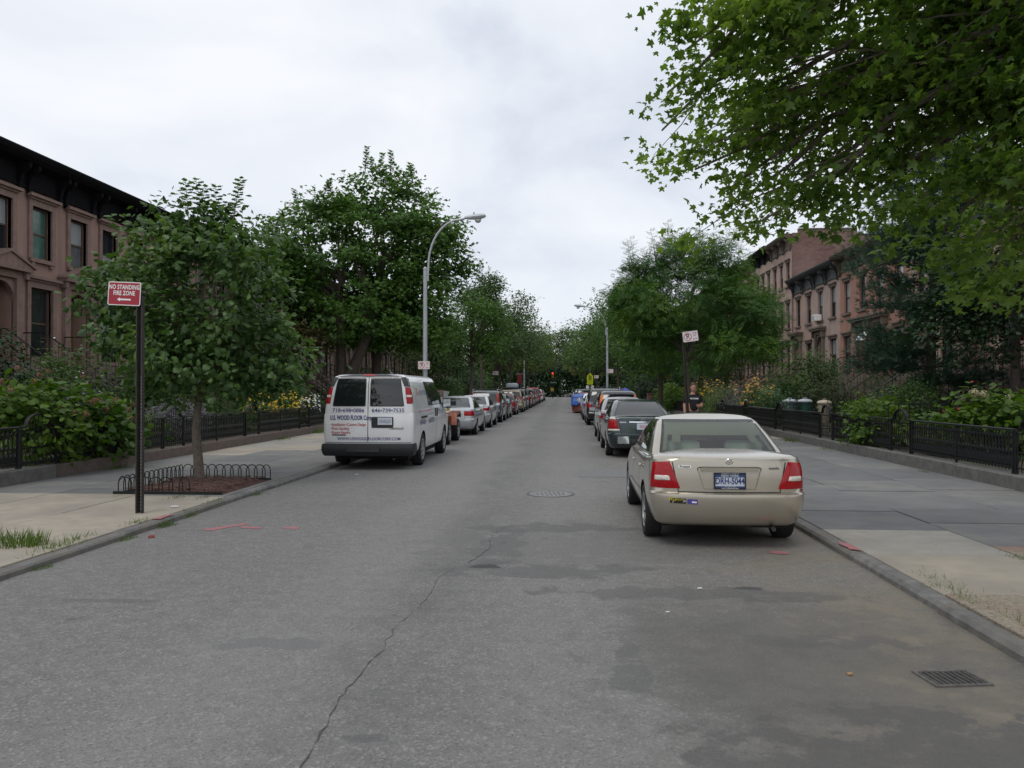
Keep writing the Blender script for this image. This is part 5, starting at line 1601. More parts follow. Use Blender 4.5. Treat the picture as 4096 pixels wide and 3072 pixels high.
MB().add(V, F).build('rear_bumper', M_BLACK, van, sm=45)
MB().box(-.42, .28, -.125, -.095, .40, .50).build('bumper_step', mat('worn_black_step', (.03, .03, .03), rough=.7, var=.3), van)
CHAR = mat('charcoal_pillar', (.035, .036, .038), rough=.45, var=.1)
for s in (-1, 1):
    q = [(s * .775, 1.785), (s * .88, 1.785), (s * .79, 2.0), (s * .68, 1.98)]
    patch('charcoal_pillar', ball, 'rear', q if s > 0 else [q[1], q[0], q[3], q[2]], CHAR, van, .006, (5, 5))
    a2 = 'right' if s > 0 else 'left'
    patch('charcoal_pillar', ball, a2, [(.20, 1.785), (.26, 1.785), (.34, 1.97), (.28, 1.97)], CHAR, van, .006, (4, 5))
    qc = [(s * .825, 1.56), (s * .92, 1.56), (s * .91, 1.605), (s * .815, 1.605)]
    patch('reversing_light', ball, 'rear', qc if s > 0 else [qc[1], qc[0], qc[3], qc[2]], M_CLEARLENS, van, .02, (3, 2))
patch('charcoal_header', ball, 'rear', [(-.73, 1.985), (.73, 1.985), (.66, 2.045), (-.66, 2.045)], CHAR, van, .006, (14, 2))
patch('high_brake_light', ball, 'rear', [(-.14, 2.01), (.12, 2.01), (.12, 2.045), (-.14, 2.045)], M_REDLENS, van, .016, (4, 2))
for (t, sz, c, m, sx, al, bd) in [('718•698•0886', .118, (-.43, 1.272), M_NAVY, 1.05, 'CENTER', .001), ('646•739•7535', .118, (.435, 1.272), M_NAVY, 1.05, 'CENTER', .001),
        ('U.S. WOOD FLOOR Corp.', .135, (-.83, 1.115), M_NAVY, .60, 'LEFT', .004), ('•Installation •Custom Design', .085, (-.81, .972), M_REDPRINT, .78, 'LEFT', .001),
        ('•Floor Sanding', .085, (-.81, .885), M_REDPRINT, .80, 'LEFT', .001), ('•Expert Repairs', .085, (-.81, .80), M_REDPRINT, .80, 'LEFT', .001),
        ('WWW.USWOODFLOORCORP.COM', .088, (.02, .665), M_NAVY, .96, 'CENTER', .001), ('CHEVROLET', .055, (.62, .885), mat('badge_grey', (.16, .15, .14)), 1.05, 'CENTER', .002)]:
    body_text('lettering', ball, 'rear', t, sz, c, m, van, sx, al, bd, 1.0, .006)
patch('plate_recess', ball, 'rear', [(.075, .90), (.555, .90), (.555, 1.14), (.075, 1.14)], M_BLACK, van, .005, (6, 4), .12)
flat_text('plate_lettering', '33322-JZ', .085, mat('plate_grey_ink', (.08, .1, .16), rough=.5, var=0), van, (.37, project(ball, 'rear', .37, 1.045, 0).y - .0185, 1.04), sx=.76)
patch('badge', ball, 'rear', [(-.79, .735), (-.48, .735), (-.48, .76), (-.79, .76)], mat('badge_dark', (.06, .055, .05), rough=.4, var=.2), van, .006, (4, 1))
MB().box(-.34, -.30, -.05, .02, .98, 1.08).build('door_handle', M_BLACK, van) if False else None
for k in range(4):
    patch('flag_stripe', ball, 'right', [(.78, 1.60 + k * .042), (.98, 1.60 + k * .042), (.98, 1.622 + k * .042), (.78, 1.622 + k * .042)], M_REDPRINT, van, .005, (2, 1))
for (t, sz, c, m, sx, al) in [('U.S. WOOD FLOOR Corp.', .15, (1.02, 1.65), M_NAVY, .62, 'LEFT'), ('Installation - Custom Design - Floor Sanding - Expert Repairs', .075, (.75, 1.235), M_REDPRINT, .96, 'LEFT'),
        ('718-698-0886', .16, (.78, .98), M_NAVY, .85, 'LEFT'), ('646-739-7535', .16, (2.05, .98), M_NAVY, .85, 'LEFT'), ('U.S. WOOD FLOOR', .07, (3.4, 1.2), M_NAVY, .9, 'LEFT')]:
    body_text('lettering', ball, 'right', t, sz, c, m, van, sx, al, 0.0, 1.0, .006)
for s in (-1, 1):
    x = s * (abs(project(bb, 'right', 1.2, 1.08, 0).x) + .008)
    MB().box(min(x - .012, x + .012), max(x - .012, x + .012), 1.0, 1.75, 1.075, 1.12).build('door_rail', M_BLACK, van)
    for y in (3.06, 3.32):
        x = s * (abs(project(bb, 'right', y, 1.16, 0).x) + .012)
        MB().box(min(x - .012, x + .012), max(x - .012, x + .012), y - .018, y + .018, 1.06, 1.27).build('door_handle', M_BLACK, van)
MB().lathe([(.30, 0), (.32, .06), (.32, .16), (.30, .22)], 20, 'z', (-.1, .75, .20)).build('spare_wheel', M_RUBBER, van)

# --- orange open jeep behind the van
jp = empty('open_jeep', (-4.5, 24.0, 0), 0, 'battered orange open jeep with plastic sheet over its roll bar', 'jeep', 'cars parked along the kerbs')
mb = MB().bbox(-.72, .72, .0, 2.35, .50, 1.02, .03).bbox(-.64, .64, 2.35, 3.55, .55, 1.05, .05)
mb.build('tub', PT_ORANGE, jp)
for s in (-1, 1):
    MB().prism([(.35, .68), (.45, .98), (1.35, .98), (1.5, .68), (1.38, .68), (1.28, .90), (.55, .90), (.46, .68)], s * .70, s * .93, 'x').build('rear_fender', PT_ORANGE, jp)
    MB().prism([(2.35, .55), (2.42, .95), (3.5, 1.0), (3.62, .78), (3.52, .78), (3.44, .92), (2.6, .88), (2.5, .55)], s * .62, s * .93, 'x').build('front_fender', PT_ORANGE, jp)
    wheel(jp, s * .80, .95, .37, .26, 5, s); wheel(jp, s * .80, 3.05, .37, .26, 5, s)
    patch_x = MB().box(s * .62 - .08, s * .62 + .08, -.03, .0, .72, .86).build('tail_light', M_REDLENS, jp)
    MB().box(min(s * .93, s * .96), max(s * .93, s * .96), 3.2, 3.42, .80, .92).build('side_marker', M_BLACK, jp)
MB().tube([(-.62, .75, 1.0), (-.60, .80, 1.62), (-.5, .82, 1.72), (.5, .82, 1.72), (.60, .80, 1.62), (.62, .75, 1.0)], .035, 8).build('roll_bar', M_BLACK, jp)
MB().tube([(.66, 2.32, 1.0), (.63, 2.12, 1.48), (.58, 2.08, 1.56), (-.58, 2.08, 1.56), (-.63, 2.12, 1.48), (-.66, 2.32, 1.0)], .03, 8).build('windscreen_frame', M_BLACK, jp)
MB().box(-.60, .60, 2.19, 2.20, 1.05, 1.52).build('windscreen', G_CLEAR, jp)
MB().box(.56, .64, 1.35, 1.46, 1.0, 1.5).build('white_post', M_WHITE, jp)
for s in (-1, 1):
    MB().bbox(s * .35 - .24, s * .35 + .24, 1.15, 1.32, .75, 1.38, .05).build('seat', M_SEATD, jp)
    mo = MB().bbox(s * .84 - .09, s * .84 + .09, 2.3, 2.36, 1.2, 1.36, .02).build('wing_mirror', M_BLACK, jp)
MB().box(.735, .74, 1.55, 2.2, 1.03, 1.3).build('yellow_bag', mat('yellow_plastic', (.5, .45, .03), rough=.4, var=.2), jp)
ps = MB()
pts = [(.72, 1.0, 1.70), (.78, 1.9, 1.66), (.60, 1.4, 1.50), (.02, 1.0, 1.76), (-.6, 1.1, 1.70), (.05, 1.9, 1.64), (-.6, 1.9, 1.60)]
ps.add(pts, [(0, 1, 2), (0, 2, 3), (2, 1, 5), (2, 5, 3), (3, 5, 6), (3, 6, 4)])
ps.add([(.72, 1.0, 1.70), (.78, 1.9, 1.66), (.62, 1.42, 1.2)], [(0, 1, 2)])
ps.build('plastic_sheet', mat('milky_plastic', (.42, .48, .46), rough=.25, var=.2, scale=8), jp)
MB().bbox(-.75, .75, -.12, -.0, .45, .58, .02).build('rear_bumper', M_BLACK, jp)

# --- shapes for the other cars
CAMRY = variant(SEDAN, id='camry', L=4.82, W=1.80, axles=(1.06, 3.78),
    belt=[(0, 1.02), (.35, 1.035), (1.1, .99), (3.1, .955), (3.5, .93), (4.4, .77), (4.82, .68)],
    cab=[(0, .92, .55, 3.70, .84), (.2, 1.05, .80, 3.40, .80), (.5, 1.22, 1.15, 3.0, .735), (.8, 1.365, 1.5, 2.66, .655), (.92, 1.415, 1.66, 2.52, .60), (1, 1.44, 1.8, 2.4, .54)], win=(1.02, 1.385), mirror=(3.2, 1.03), plate=(0, .80),
    tail=[('rear', [(.60, .74), (.89, .735), (.855, .97), (.655, .97)], M_REDLENS, .1, .012), ('rear', [(.57, .685), (.885, .68), (.888, .73), (.59, .735)], M_CLEARLENS, .1, .012), ('rear', [(.66, .975), (.85, .975), (.80, 1.02), (.70, 1.02)], M_CLEARLENS, .1, .012)])
cm = car(CAMRY, (1.98, 20.1, 0), PT_GREEN, 'dark green sedan parked in front of the tan sedan', plate=M_PLATE)
_, _, bb, bc, ball = SHAPES['camry']
patch('chrome_strip', ball, 'rear', [(-.34, .895), (.34, .895), (.34, .925), (-.34, .925)], M_CHROME, cm, .012, (6, 1))
flat_text('plate_lettering', 'SBGS', .10, M_REDPRINT, cm, (0, project(ball, 'rear', 0, .80, 0).y - .0175, .795), sx=.8)
body_text('badge_lettering', ball, 'rear', 'TOYOTA', .04, (-.50, .90), M_CHROME, cm, bold=.001)
vs = []; fs = []
yo = project(ball, 'rear', 0, .975, 0).y - .008
for (rx, rz_) in ((.055, .038), (.018, .034), (.036, .016)):
    b = len(vs)
    for i in range(18):
        a = 2 * math.pi * i / 18
        vs += [(rx * math.cos(a), yo, .975 + rz_ * math.sin(a)), (rx * .84 * math.cos(a), yo, .975 + rz_ * .84 * math.sin(a))]
    for i in range(18):
        j = (i + 1) % 18; fs.append((b + 2 * i, b + 2 * j, b + 2 * j + 1, b + 2 * i + 1))
MB().add(vs, fs).build('emblem', M_CHROME, cm)
ACC = variant(CAMRY, id='accord', tail=[('rear', [(.50, .80), (.90, .79), (.85, .97), (.62, .97)], M_REDLENS, .15, .012)])
AUDI = variant(CAMRY, id='audi', L=4.9, W=1.855, tail=[('rear', [(.52, .75), (.915, .75), (.885, .93), (.52, .93)], M_REDLENS, .04, .012)])
CRV = wagon('crv', 4.55, 1.79, 1.70, 1.06, 1.0, .335, .22)
CRV['tail'] = [('rear', [(.66, 1.12), (.80, 1.08), (.70, 1.54), (.60, 1.54)], M_REDLENS, .05, .012), ('rear', [(.68, .95), (.83, .95), (.80, 1.08), (.68, 1.10)], M_REDLENS, .05, .012)]
CRV2 = variant(CRV, id='crv2', tail=[('rear', [(.655, 1.20), (.79, 1.20), (.705, 1.52), (.60, 1.52)], M_ORANGELENS, .05, .012), ('rear', [(.68, .95), (.83, .95), (.80, 1.2), (.66, 1.2)], M_REDLENS, .05, .012)])
SUV = wagon('suv', 4.75, 1.88, 1.80, 1.12, 1.06, .36, .2)
HATCH = wagon('hatch', 4.35, 1.72, 1.50, .97, .86, .31, .42, sill=.2)
MINI = wagon('minivan', 5.05, 1.97, 1.74, 1.08, .95, .345, .22, sill=.24)
MINI['tail'] = [('rear', [(.52, 1.02), (.93, 1.0), (.90, 1.22), (.55, 1.18)], M_REDLENS, .12, .012)]
FULLV = wagon('passenger_van', 5.2, 1.98, 2.02, 1.18, 1.05, .36, .12)

LX, RX = -4.03, 2.0
car(AUDI, (LX - .2, 29.5, 0), PT_SILVER, 'silver sedan with wide red tail lights ahead of the orange jeep')
car(ACC, (LX - .15, 35.4, 0), PT_SILVER, 'silver sedan, second ahead of the orange jeep')
c_ = car(CRV, (LX - .1, 41.4, 0), PT_GREY, 'graphite compact wagon with tall red pillar lights and roof rails', detail=1); roof_rails(c_, CRV)
c_ = car(HATCH, (LX - .1, 46.9, 0), PT_BLUE, 'midnight blue hatchback behind the sand gold minivan', detail=1)
car(HATCH, (LX - .05, 53.6, 0), PT_MAROON, 'maroon hatchback squeezed in front of the midnight blue one', detail=1)
c_ = car(MINI, (LX, 60.0, 0), PT_SAND, 'sand gold minivan carrying a grey roof box', 'van', detail=1); roof_rails(c_, MINI)
rbx = empty('roof_box', (LX + .05, 60.9, 1.86), 0, 'rounded grey luggage box strapped on the gold minivan roof', 'roof box')
lp = []
for z, i_, w in ((0, .12, .36), (.05, .02, .45), (.16, .0, .47), (.28, .08, .43), (.36, .22, .34), (.38, .34, .24)):
    lp.append([(x, y, z) for x, y in plan_loop(i_, 2.0 - i_ * 1.6, w, .14, .2, .03, .1, .04, 8)])
V, F = loft(lp); MB().add(V, F).build('shell', mat('grey_box_plastic', (.28, .31, .34), rough=.4, var=.05), rbx, sm=50)
for y in (.5, 1.4): MB().box(-.5, .5, y - .03, y + .03, -.06, 0.002).build('mount', M_BLACK, rbx)
c_ = car(SUV, (LX, 66.8, 0), PT_GREY, 'graphite wagon just beyond the sand gold minivan', detail=0)
c_ = car(SUV, (LX + .05, 73.2, 0), PT_BLACK, 'black wagon second beyond the sand gold minivan', detail=0); roof_rails(c_, SUV)
car(HATCH, (LX + .15, 79.6, 0), PT_RED, 'small red hatchback low between dark wagons on the left', detail=0)
car(SUV, (LX + .05, 86.0, 0), PT_BLACK, 'black wagon parked behind the red van', detail=0)
car(CRV, (LX + .1, 92.5, 0), PT_GREY, 'grey compact wagon far up the left row before the red van', detail=0)
car(FULLV, (LX + .1, 100.0, 0), PT_RED, 'red passenger van rising above the left row', 'van', detail=0)
car(SUV, (LX + .15, 112.0, 0), PT_WHITE, 'white wagon beyond the red van', detail=0)
car(CRV, (LX + .2, 124.0, 0), PT_BLUE, 'dark blue wagon, last of the left row', detail=0)
# right row
car(ACC, (RX + .02, 25.9, 0), PT_MAUVE, 'mauve silver sedan in front of the dark green one')
c_ = car(CRV2, (RX + .22, 32.4, 0), PT_BLACK, 'black compact wagon with amber lamps on its rear pillars', detail=1, glass=M_GLASSDK)
c_ = car(SUV, (RX + .02, 38.4, 0), PT_BLACK, 'black wagon with silver roof rails in the right row', detail=1); roof_rails(c_, SUV)
car(ACC, (RX - .05, 44.6, 0), PT_SILVER, 'silver sedan behind the white one in the right row', detail=1)
car(HATCH, (RX - .02, 52.2, 0), PT_WHITE, 'white hatchback next to the tarp covered skip', detail=1)
car(HATCH, (RX, 67.2, 0), PT_RED, 'red hatchback beyond the tarp covered skip', detail=0)
car(SUV, (RX + .02, 73.5, 0), PT_GREY, 'graphite wagon behind the red hatchback on the right', detail=0)
car(ACC, (RX, 81, 0), PT_SILVER, 'silver sedan beyond the graphite wagon on the right', detail=0)
car(SUV, (RX, 90, 0), PT_BLACK, 'black wagon far up the right row', detail=0)
car(HATCH, (RX, 100, 0), PT_MAROON, 'maroon hatchback far up the right row', detail=0)
car(ACC, (RX, 112, 0), PT_SILVER, 'silver sedan, last of the right row', detail=0)
# ------------------------------------------------------------------ iron fences and gates
FZ0, FZ1 = 0.36, 1.03
def picket_mesh(h, style):
    if style == 0:
        poly = [(-.008, 0), (.008, 0), (.008, h * .10), (.026, h * .16), (.030, h * .24), (.012, h * .32), (.012, h * .45), (.028, h * .50), (.012, h * .55), (.012, h * .80), (.026, h * .87), (.008, h * .95), (.008, h)]
    else:
        poly = [(-.010, 0), (.010, 0), (.010, h)]
        return MB().box(-.008, .008, -.008, .008, 0, h).mesh('picket')
    poly = [(x * 1.35, z) for x, z in poly]
    full = poly[1:] + [(-x, z) for x, z in poly[:0:-1]]
    return MB().prism(full, -.010, .010, 'x').mesh('picket')
PK = picket_mesh(FZ1 - FZ0 - .03, 0)
PK_S = MB().prism([(-.022, .06), (0, .0), (.022, .06), (.010, .12), (0, .2), (-.010, .12)], -.008, .008, 'x').mesh('ornament')

def fence(x, ya, yb, label, near=True, seed=0):
    rj = random.Random(int(ya * 7))
    root = empty('iron_fence', (x + rj.uniform(-.015, .015), ya, rj.uniform(-.012, .012)), R(rj.uniform(-.25, .25)), label, 'fence', 'low iron fences along the gardens')
    root.rotation_euler.y = R(rj.uniform(-1.6, 1.6)) if near else 0
    L = yb - ya
    MB().bbox(-.035, .035, 0, L, FZ1 - .012, FZ1 + .03, .012).build('top_rail', M_IRON, root)
    MB().box(-.014, .014, 0, L, FZ0 + .29, FZ0 + .315).build('middle_rail', M_IRON, root)
    MB().box(-.018, .018, 0, L, FZ0 + .02, FZ0 + .05).build('bottom_rail', M_IRON, root)
    for y in (0.03, L / 2, L - .03): MB().box(-.02, .02, y - .02, y + .02, .30, FZ1 - .013).build('post', M_IRON, root)
    n = int(L / .105)
    if near:
        for i in range(n):
            y = (i + .5) * L / n
            link('picket', PK, root, M_IRON, (0, y, FZ0))
            if i < n - 1: link('ornament', PK_S, root, M_IRON, (0, y + .5 * L / n, FZ0 + .05))
    else:
        V = []; F = []
        PB = MB().box(-.010, .010, -.018, .018, 0, FZ1 - FZ0 - .03).mesh('picket')
        pv = [v.co.copy() for v in PB.vertices]; pf = [tuple(p.vertices) for p in PB.polygons]
        for i in range(n):
            b = len(V); V += [(v.x, v.y + (i + .5) * L / n, v.z + FZ0) for v in pv]; F += [tuple(k + b for k in f) for f in pf]
        MB().add(V, F).build('pickets', M_IRON, root)['kind'] = 'stuff'
    return root

def gate(x, yc, label, w=1.0, near=True):
    root = empty('garden_gate', (x, yc, 0), 0, label, 'gate', 'arched iron gates along the gardens')
    h = w / 2
    for s in (-1, 1): MB().box(-.022, .022, s * h - .022, s * h + .022, .20, FZ1 - .02).build('post', M_IRON, root)
    pts = [(0, -h - .06, FZ1), (0, -h + .08, FZ1)]
    for i in range(11):
        a = math.pi * i / 10
        pts.append((0, -math.cos(a) * (h - .16), FZ1 + .03 + math.sin(a) * .20))
    pts += [(0, h - .08, FZ1), (0, h + .06, FZ1)]
    V = []; F = []
    for p in pts: V += [(-.035, p[1], p[2]), (.035, p[1], p[2]), (.035, p[1], p[2] + .03), (-.035, p[1], p[2] + .03)]
    for i in range(len(pts) - 1):
        a, b = 4 * i, 4 * i + 4
        F += [(a + k, a + (k + 1) % 4, b + (k + 1) % 4, b + k) for k in range(4)]
    MB().add(V, F).build('arched_rail', M_IRON, root)
    for z in (.40, .66, FZ1 - .06): MB().box(-.014, .014, -h + .023, h - .023, z, z + .025).build('cross_rail', M_IRON, root)
    n = 9
    for i in range(n):
        y = -h + w * (i + .5) / n
        zt = FZ1 + (.03 + .20 * math.sqrt(max(0, 1 - (y / (h - .16)) ** 2)) if abs(y) < h - .16 else 0)
        wob = [(0, y, .34), (0, y + .022, .45), (0, y - .022, .57), (0, y + .022, .69), (0, y - .015, .82), (0, y, .95), (0, y, zt)]
        MB().tube(wob, .010, 4).build('picket', M_IRON, root)
    return root

GL = [9.2, 14.1, 19.2, 24.2, 29.2, 34.2, 39.2, 44.2]
GR = [8.4, 13.4, 18.5, 23.6, 28.6, 33.7, 38.6, 43.6]
nl = ['cut off by the left picture edge', 'covered by the overhanging hydrangea', 'behind the young street tree', 'right of the young street tree', 'under the yellow flowers', 'hidden behind the white van', 'beyond the white van']
for i in range(len(GL) - 1):
    fence(FENCE_L - .04, GL[i] + .56, GL[i + 1] - .56, 'low black iron fence %s' % nl[i], near=i < 5)
gl = ['just outside the left picture edge', 'at the left picture edge before the hydrangea', 'just left of the young tree trunk', 'just right of the young tree trunk', 'beside the white phlox', 'behind the white van', 'beyond the white van', 'far beyond the white van']
for i, y in enumerate(GL):
    if i > 0: gate(FENCE_L - .04, y, 'arch topped iron garden gate %s' % gl[i])
fence(FENCE_L - .04, GL[-1] + .56, 130, 'long far stretch of iron fence along the left gardens', near=False)
nr = ['nearest the right picture edge', 'right of the lime green vine', 'below the lime green vine', 'left of the lime green vine', 'before the dark shrubs on the right', 'beside the three waste bins', 'behind the walking person']
for i in range(len(GR) - 1):
    fence(FENCE_R + .06, GR[i] + .56, GR[i + 1] - .56, 'low black iron fence %s' % nr[i], near=i < 5)
gr = ['', 'at the right picture edge', 'left of the right edge hydrangeas', 'between the lime vine and the tan sedan roof', 'fourth from the right picture edge', 'fifth from the right picture edge', 'sixth from the right picture edge', 'seventh from the right picture edge']
for i, y in enumerate(GR):
    if i > 0: gate(FENCE_R + .06, y, 'arch topped iron garden gate %s' % gr[i])
fence(FENCE_R + .06, GR[-1] + .56, 130, 'long far stretch of iron fence along the right gardens', near=False)

def side_railing(x0, x1, y, ztop, label):
    root = empty('garden_railing', (x0, y, 0), 0, label, 'railing', 'thin railings between the gardens')
    L = x1 - x0
    MB().box(0, L, -.02, .02, ztop - .025, ztop).build('top_rail', M_IRON, root)
    MB().box(0, L, -.012, .012, GARDEN_Z + .1, GARDEN_Z + .125).build('bottom_rail', M_IRON, root)
    n = int(L / .24); me = MB().box(-.010, .010, -.010, .010, 0, ztop - GARDEN_Z - .02).mesh('picket')
    for i in range(n + 1): link('picket', me, root, M_IRON, (L * i / n, 0, GARDEN_Z))
side_railing(7.62, 13.2, 19.35, 1.40, 'thin straight railing running back beside the right hydrangeas')
side_railing(7.62, 14.6, 40.6, 1.30, 'thin straight railing in front of the three waste bins')
side_railing(7.62, 13.0, 28.0, 1.22, 'thin low railing below the olive shrub')

# ------------------------------------------------------------------ trees
# young street tree in its pit
make_tree('young_tree', (-6.55, 14.0, PAVE_Z), 1.75, .085, [(0, 0, 3.25, 1.6, 1.55, 1.4), (0, 0, 2.45, 1.65, 1.6, .85), (-.8, 0, 3.55, .8, 1.0, .85), (1.1, .1, 2.35, .8, .9, .65), (.25, 0, 4.25, 1.35, 1.2, .65), (-1.0, -.2, 2.4, .7, .8, .5), (.3, 0, 1.85, 1.3, 1.2, .45)],
          520, 23, .15, .13, 'oak', L_OAK, M_BARKL, 'young broad leaved street tree with upright shoots in a hooped pit', seed=21, flat=.75, inner=.35, up=.55, droop=.25, nlimb=34, shoots=9, shoot_len=.75, bumps=10)
# big pair of maples on the left
make_tree('maple_tree', (-11.2, 40.0, GARDEN_Z), 4.6, .30, [(-1.0, 0, 8.0, 3.1, 3.2, 3.2), (.3, 0, 5.1, 2.6, 2.6, 1.5), (-1.4, 0, 10.1, 2.0, 2, 1.5), (-2.6, 0, 6.4, 2.0, 2.2, 1.8)],
          310, 44, .38, .22, 'star', L_NMAPLE, M_BARK, 'tall maple with forked trunk in the left gardens', seed=31, flat=.42, inner=.5, nlimb=30, trunks=[((0, 0, 0), (-.15, 0, 4.6)), ((.05, 0, 1.7), (1.35, 0, 4.4))], group='pair of maples on the left', shoots=4, shoot_len=.8)
make_tree('maple_tree', (-10.1, 42.6, GARDEN_Z), 4.4, .30, [(.9, 0, 8.5, 3.6, 3.4, 3.6), (.2, 0, 11.8, 2.1, 2.1, 1.7), (2.7, 0, 6.4, 2.0, 2.4, 1.9), (.9, 0, 5.0, 3.0, 3.2, 1.5), (2.5, 0, 9.0, 1.9, 2.2, 1.8), (2.2, .3, 4.6, 2.2, 2.4, 1.0)],
          480, 44, .40, .22, 'star', L_NMAPLE, M_BARK, 'taller round headed maple behind the left street lamp', seed=32, flat=.42, inner=.5, nlimb=38, group='pair of maples on the left', shoots=6, shoot_len=1.0)
make_tree('reddish_tree', (-13.2, 38.2, GARDEN_Z), 2.4, .10, [(0, 0, 3.6, 1.9, 1.7, .9), (-.6, 0, 4.3, 1.3, 1.3, .6)], 130, 40, .30, .15, 'star', L_RED, M_BARK, 'small reddish brown ornamental tree left of the forked maple', seed=33, flat=.3, nlimb=12)

# silver maple overhanging from the right: limbs laid out one by one
CAMF = 1726.0
def img(u, v, Y):
    """point on the plane y=Y that the photograph shows at (u,v) of a 2212 px wide view"""
    return ((u - 1218) / CAMF * Y, Y, 1.72 + (842 - v) / CAMF * Y)
def overhanging_maple():
    rs = np.random.RandomState(77)
    root = empty('maple_tree', (5.2, 4.4, PAVE_Z), 0, 'maple overhanging from the upper right with pointed lobed leaves', 'tree')
    base = np.array([5.2, 4.4, PAVE_Z])
    mb = MB()
    mb.tube([(0, 0, -.05), (0, 0, .5), (.05, .05, 2.0), (.1, .2, 3.4)], [.34, .27, .24, .22], 10)
    forks = [np.array([.1, .2, 3.3]), np.array([-.2, 1.4, 4.6]), np.array([.6, 1.8, 4.4]), np.array([-.9, .9, 5.4])]
    for f in forks[1:]: limb(mb, forks[0], f, .2, .13, rs, .02, 5, .03, 8)
    tg = [(1428, 286, 10), (1440, 205, 9.6), (1478, 115, 9.2), (1523, 30, 8.8), (1498, 371, 9.8), (1573, 411, 9.6), (1640, 481, 9.2), (1560, 311, 9.6), (1620, 210, 9.2), (1590, 95, 8.8), (1700, 45, 8.4), (1690, 279, 9), (1745, 371, 8.8), (1860, 438, 8.6), (1735, 456, 9.1), (1840, 150, 8.4), (1990, 422, 8.4), (2075, 522, 7.9), (2185, 592, 7.5), (2120, 422, 7.8), (2000, 250, 8), (2140, 210, 7.4), (2140, 80, 7.4), (1980, 60, 7.8), (2190, 492, 7.4), (2100, 597, 7.8), (2010, 507, 8.4), (1880, 40, 8), (1528, 205, 9.7), (1548, 120, 9.3), (1660, 321, 9.4), (1580, 446, 9.7), (1690, 481, 9.4), (2200, 308, 7.2), (1930, 180, 8.2), (2200, 160, 7.2), (2060, 150, 7.6), (1770, 120, 8.7), (1650, 140, 9.0), (1578, 279, 9.6), (2160, 552, 8.0), (1950, 476, 8.6), (2120, 482, 8.6), (2210, 442, 8.5)]
    tgt = [np.array(img(*t)) - base for t in tg]
    for (x, y, z) in [(3.5, 2.5, 8.5), (8.0, 4.0, 6.8), (8.8, 6.0, 5.0), (6.0, 2.0, 7.0), (4.5, 5.0, 9.2), (9.0, 8.5, 6.2)]:  # unseen crown limbs out of view, put in to shade the right side
        tgt.append(np.array([x, y, z]) - base)
    cen = []; out = []
    for t in tgt:
        f = forks[1 + int(np.argmin([np.linalg.norm(t - q) for q in forks[1:]]))]
        pts = limb(mb, f, t, .06, .012, rs, .07, 8, .05, 6)
        d = t - f; d = d / np.linalg.norm(d)
        for k in range(7):
            i = 4 + rs.randint(5)
            c = np.array(pts[i]) + rs.normal(size=3) * np.array([.34, .34, .20])
            limb(mb, pts[max(2, i - 2)], c, .014, .004, rs, .04, 3, .05, 4)
            cen.append(c); out.append(d)
        for k in range(2):   # hanging twigs
            i = 5 + rs.randint(4); p = np.array(pts[i])
            q = p + np.array([rs.normal() * .15, rs.normal() * .15, -rs.uniform(.12, .32)])
            limb(mb, p, q, .008, .003, rs, -.05, 4, .06, 4)
            cen.append(q); out.append(np.array([0, 0, -1.0]) * .4 + d * .3)
    mb.build('trunk', M_BARKL, root, sm=50)
    cen = np.array(cen); out = np.array(out)
    P, N, TT, S = cluster_leaves(rs, cen, out, 52, .155, .55, .09, .8, .45, .7)
    V, F = scatter('crown', 'maple', P, N, TT, S)
    link('crown', tri_mesh('crown', V, F), root, L_SMAPLE)
overhanging_maple()

make_tree('locust_tree', (4.62, 30.0, PAVE_Z), 2.6, .13, [(-.1, 0, 4.9, 2.5, 2.4, 1.7), (-1.7, 0, 4.5, 1.3, 1.6, 1.2), (1.9, 0, 4.2, 1.4, 1.8, 1.3), (.1, 0, 3.2, 2.6, 2.4, .9), (.3, .2, 6.5, 1.5, 1.4, .75), (-1.3, 0, 5.9, 1.0, 1.0, .6), (1.6, 0, 5.7, 1.0, 1.0, .6)],
          500, 36, .23, .29, 'frond', L_LOCUST, M_BARKL, 'feathery locust tree on the right pavement behind the sign pole', seed=41, flat=.6, inner=.45, up=.5, droop=.15, nlimb=24, shoots=30, shoot_len=1.0, bumps=14)

def pine(loc, h, label, seed, r0=2.5):
    rs = np.random.RandomState(seed)
    root = empty('pine_tree', loc, 0, label, 'tree')
    mb = MB().tube([(0, 0, -.05), (0.0, 0, h * .3), (.1, 0, h * .6), (.12, .05, h)], [.19, .15, .10, .02], 9)
    P = []; D = []
    for w in range(18):
        z = 1.7 + (h - 1.9) * w / 17
        L = r0 * (1 - ((z - 1.2) / h) ** 3.2) + .35
        for k in range(6):
            a = rs.uniform(0, 2 * math.pi); l = L * rs.uniform(.65, 1.1)
            tip = np.array([math.cos(a) * l, math.sin(a) * l, z + l * rs.uniform(-.05, .30)])
            pts = limb(mb, (.05, 0, z), tip, .035, .008, rs, -.04, 6, .05, 5)
            for i in range(2, 7):
                for _ in range(24):
                    p = np.array(pts[i]) + rs.normal(size=3) * np.array([.17, .17, .11]) * (.6 + i / 8)
                    P.append(p); d = np.array([math.cos(a), math.sin(a), .45]) + rs.normal(size=3) * .45; D.append(d)
    mb.build('trunk', M_BARK, root, sm=50)
    P = np.array(P); D = np.array(D)
    V, F = scatter('crown', 'needles', P, np.cross(D, rand_dirs(rs, len(D))), D, rs.uniform(.20, .34, len(P)))
    link('crown', tri_mesh('crown', V, F), root, L_PINE)
pine((12.0, 27.0, GARDEN_Z), 9.8, 'dark blue green pine standing in the right gardens', 51, 1.95)
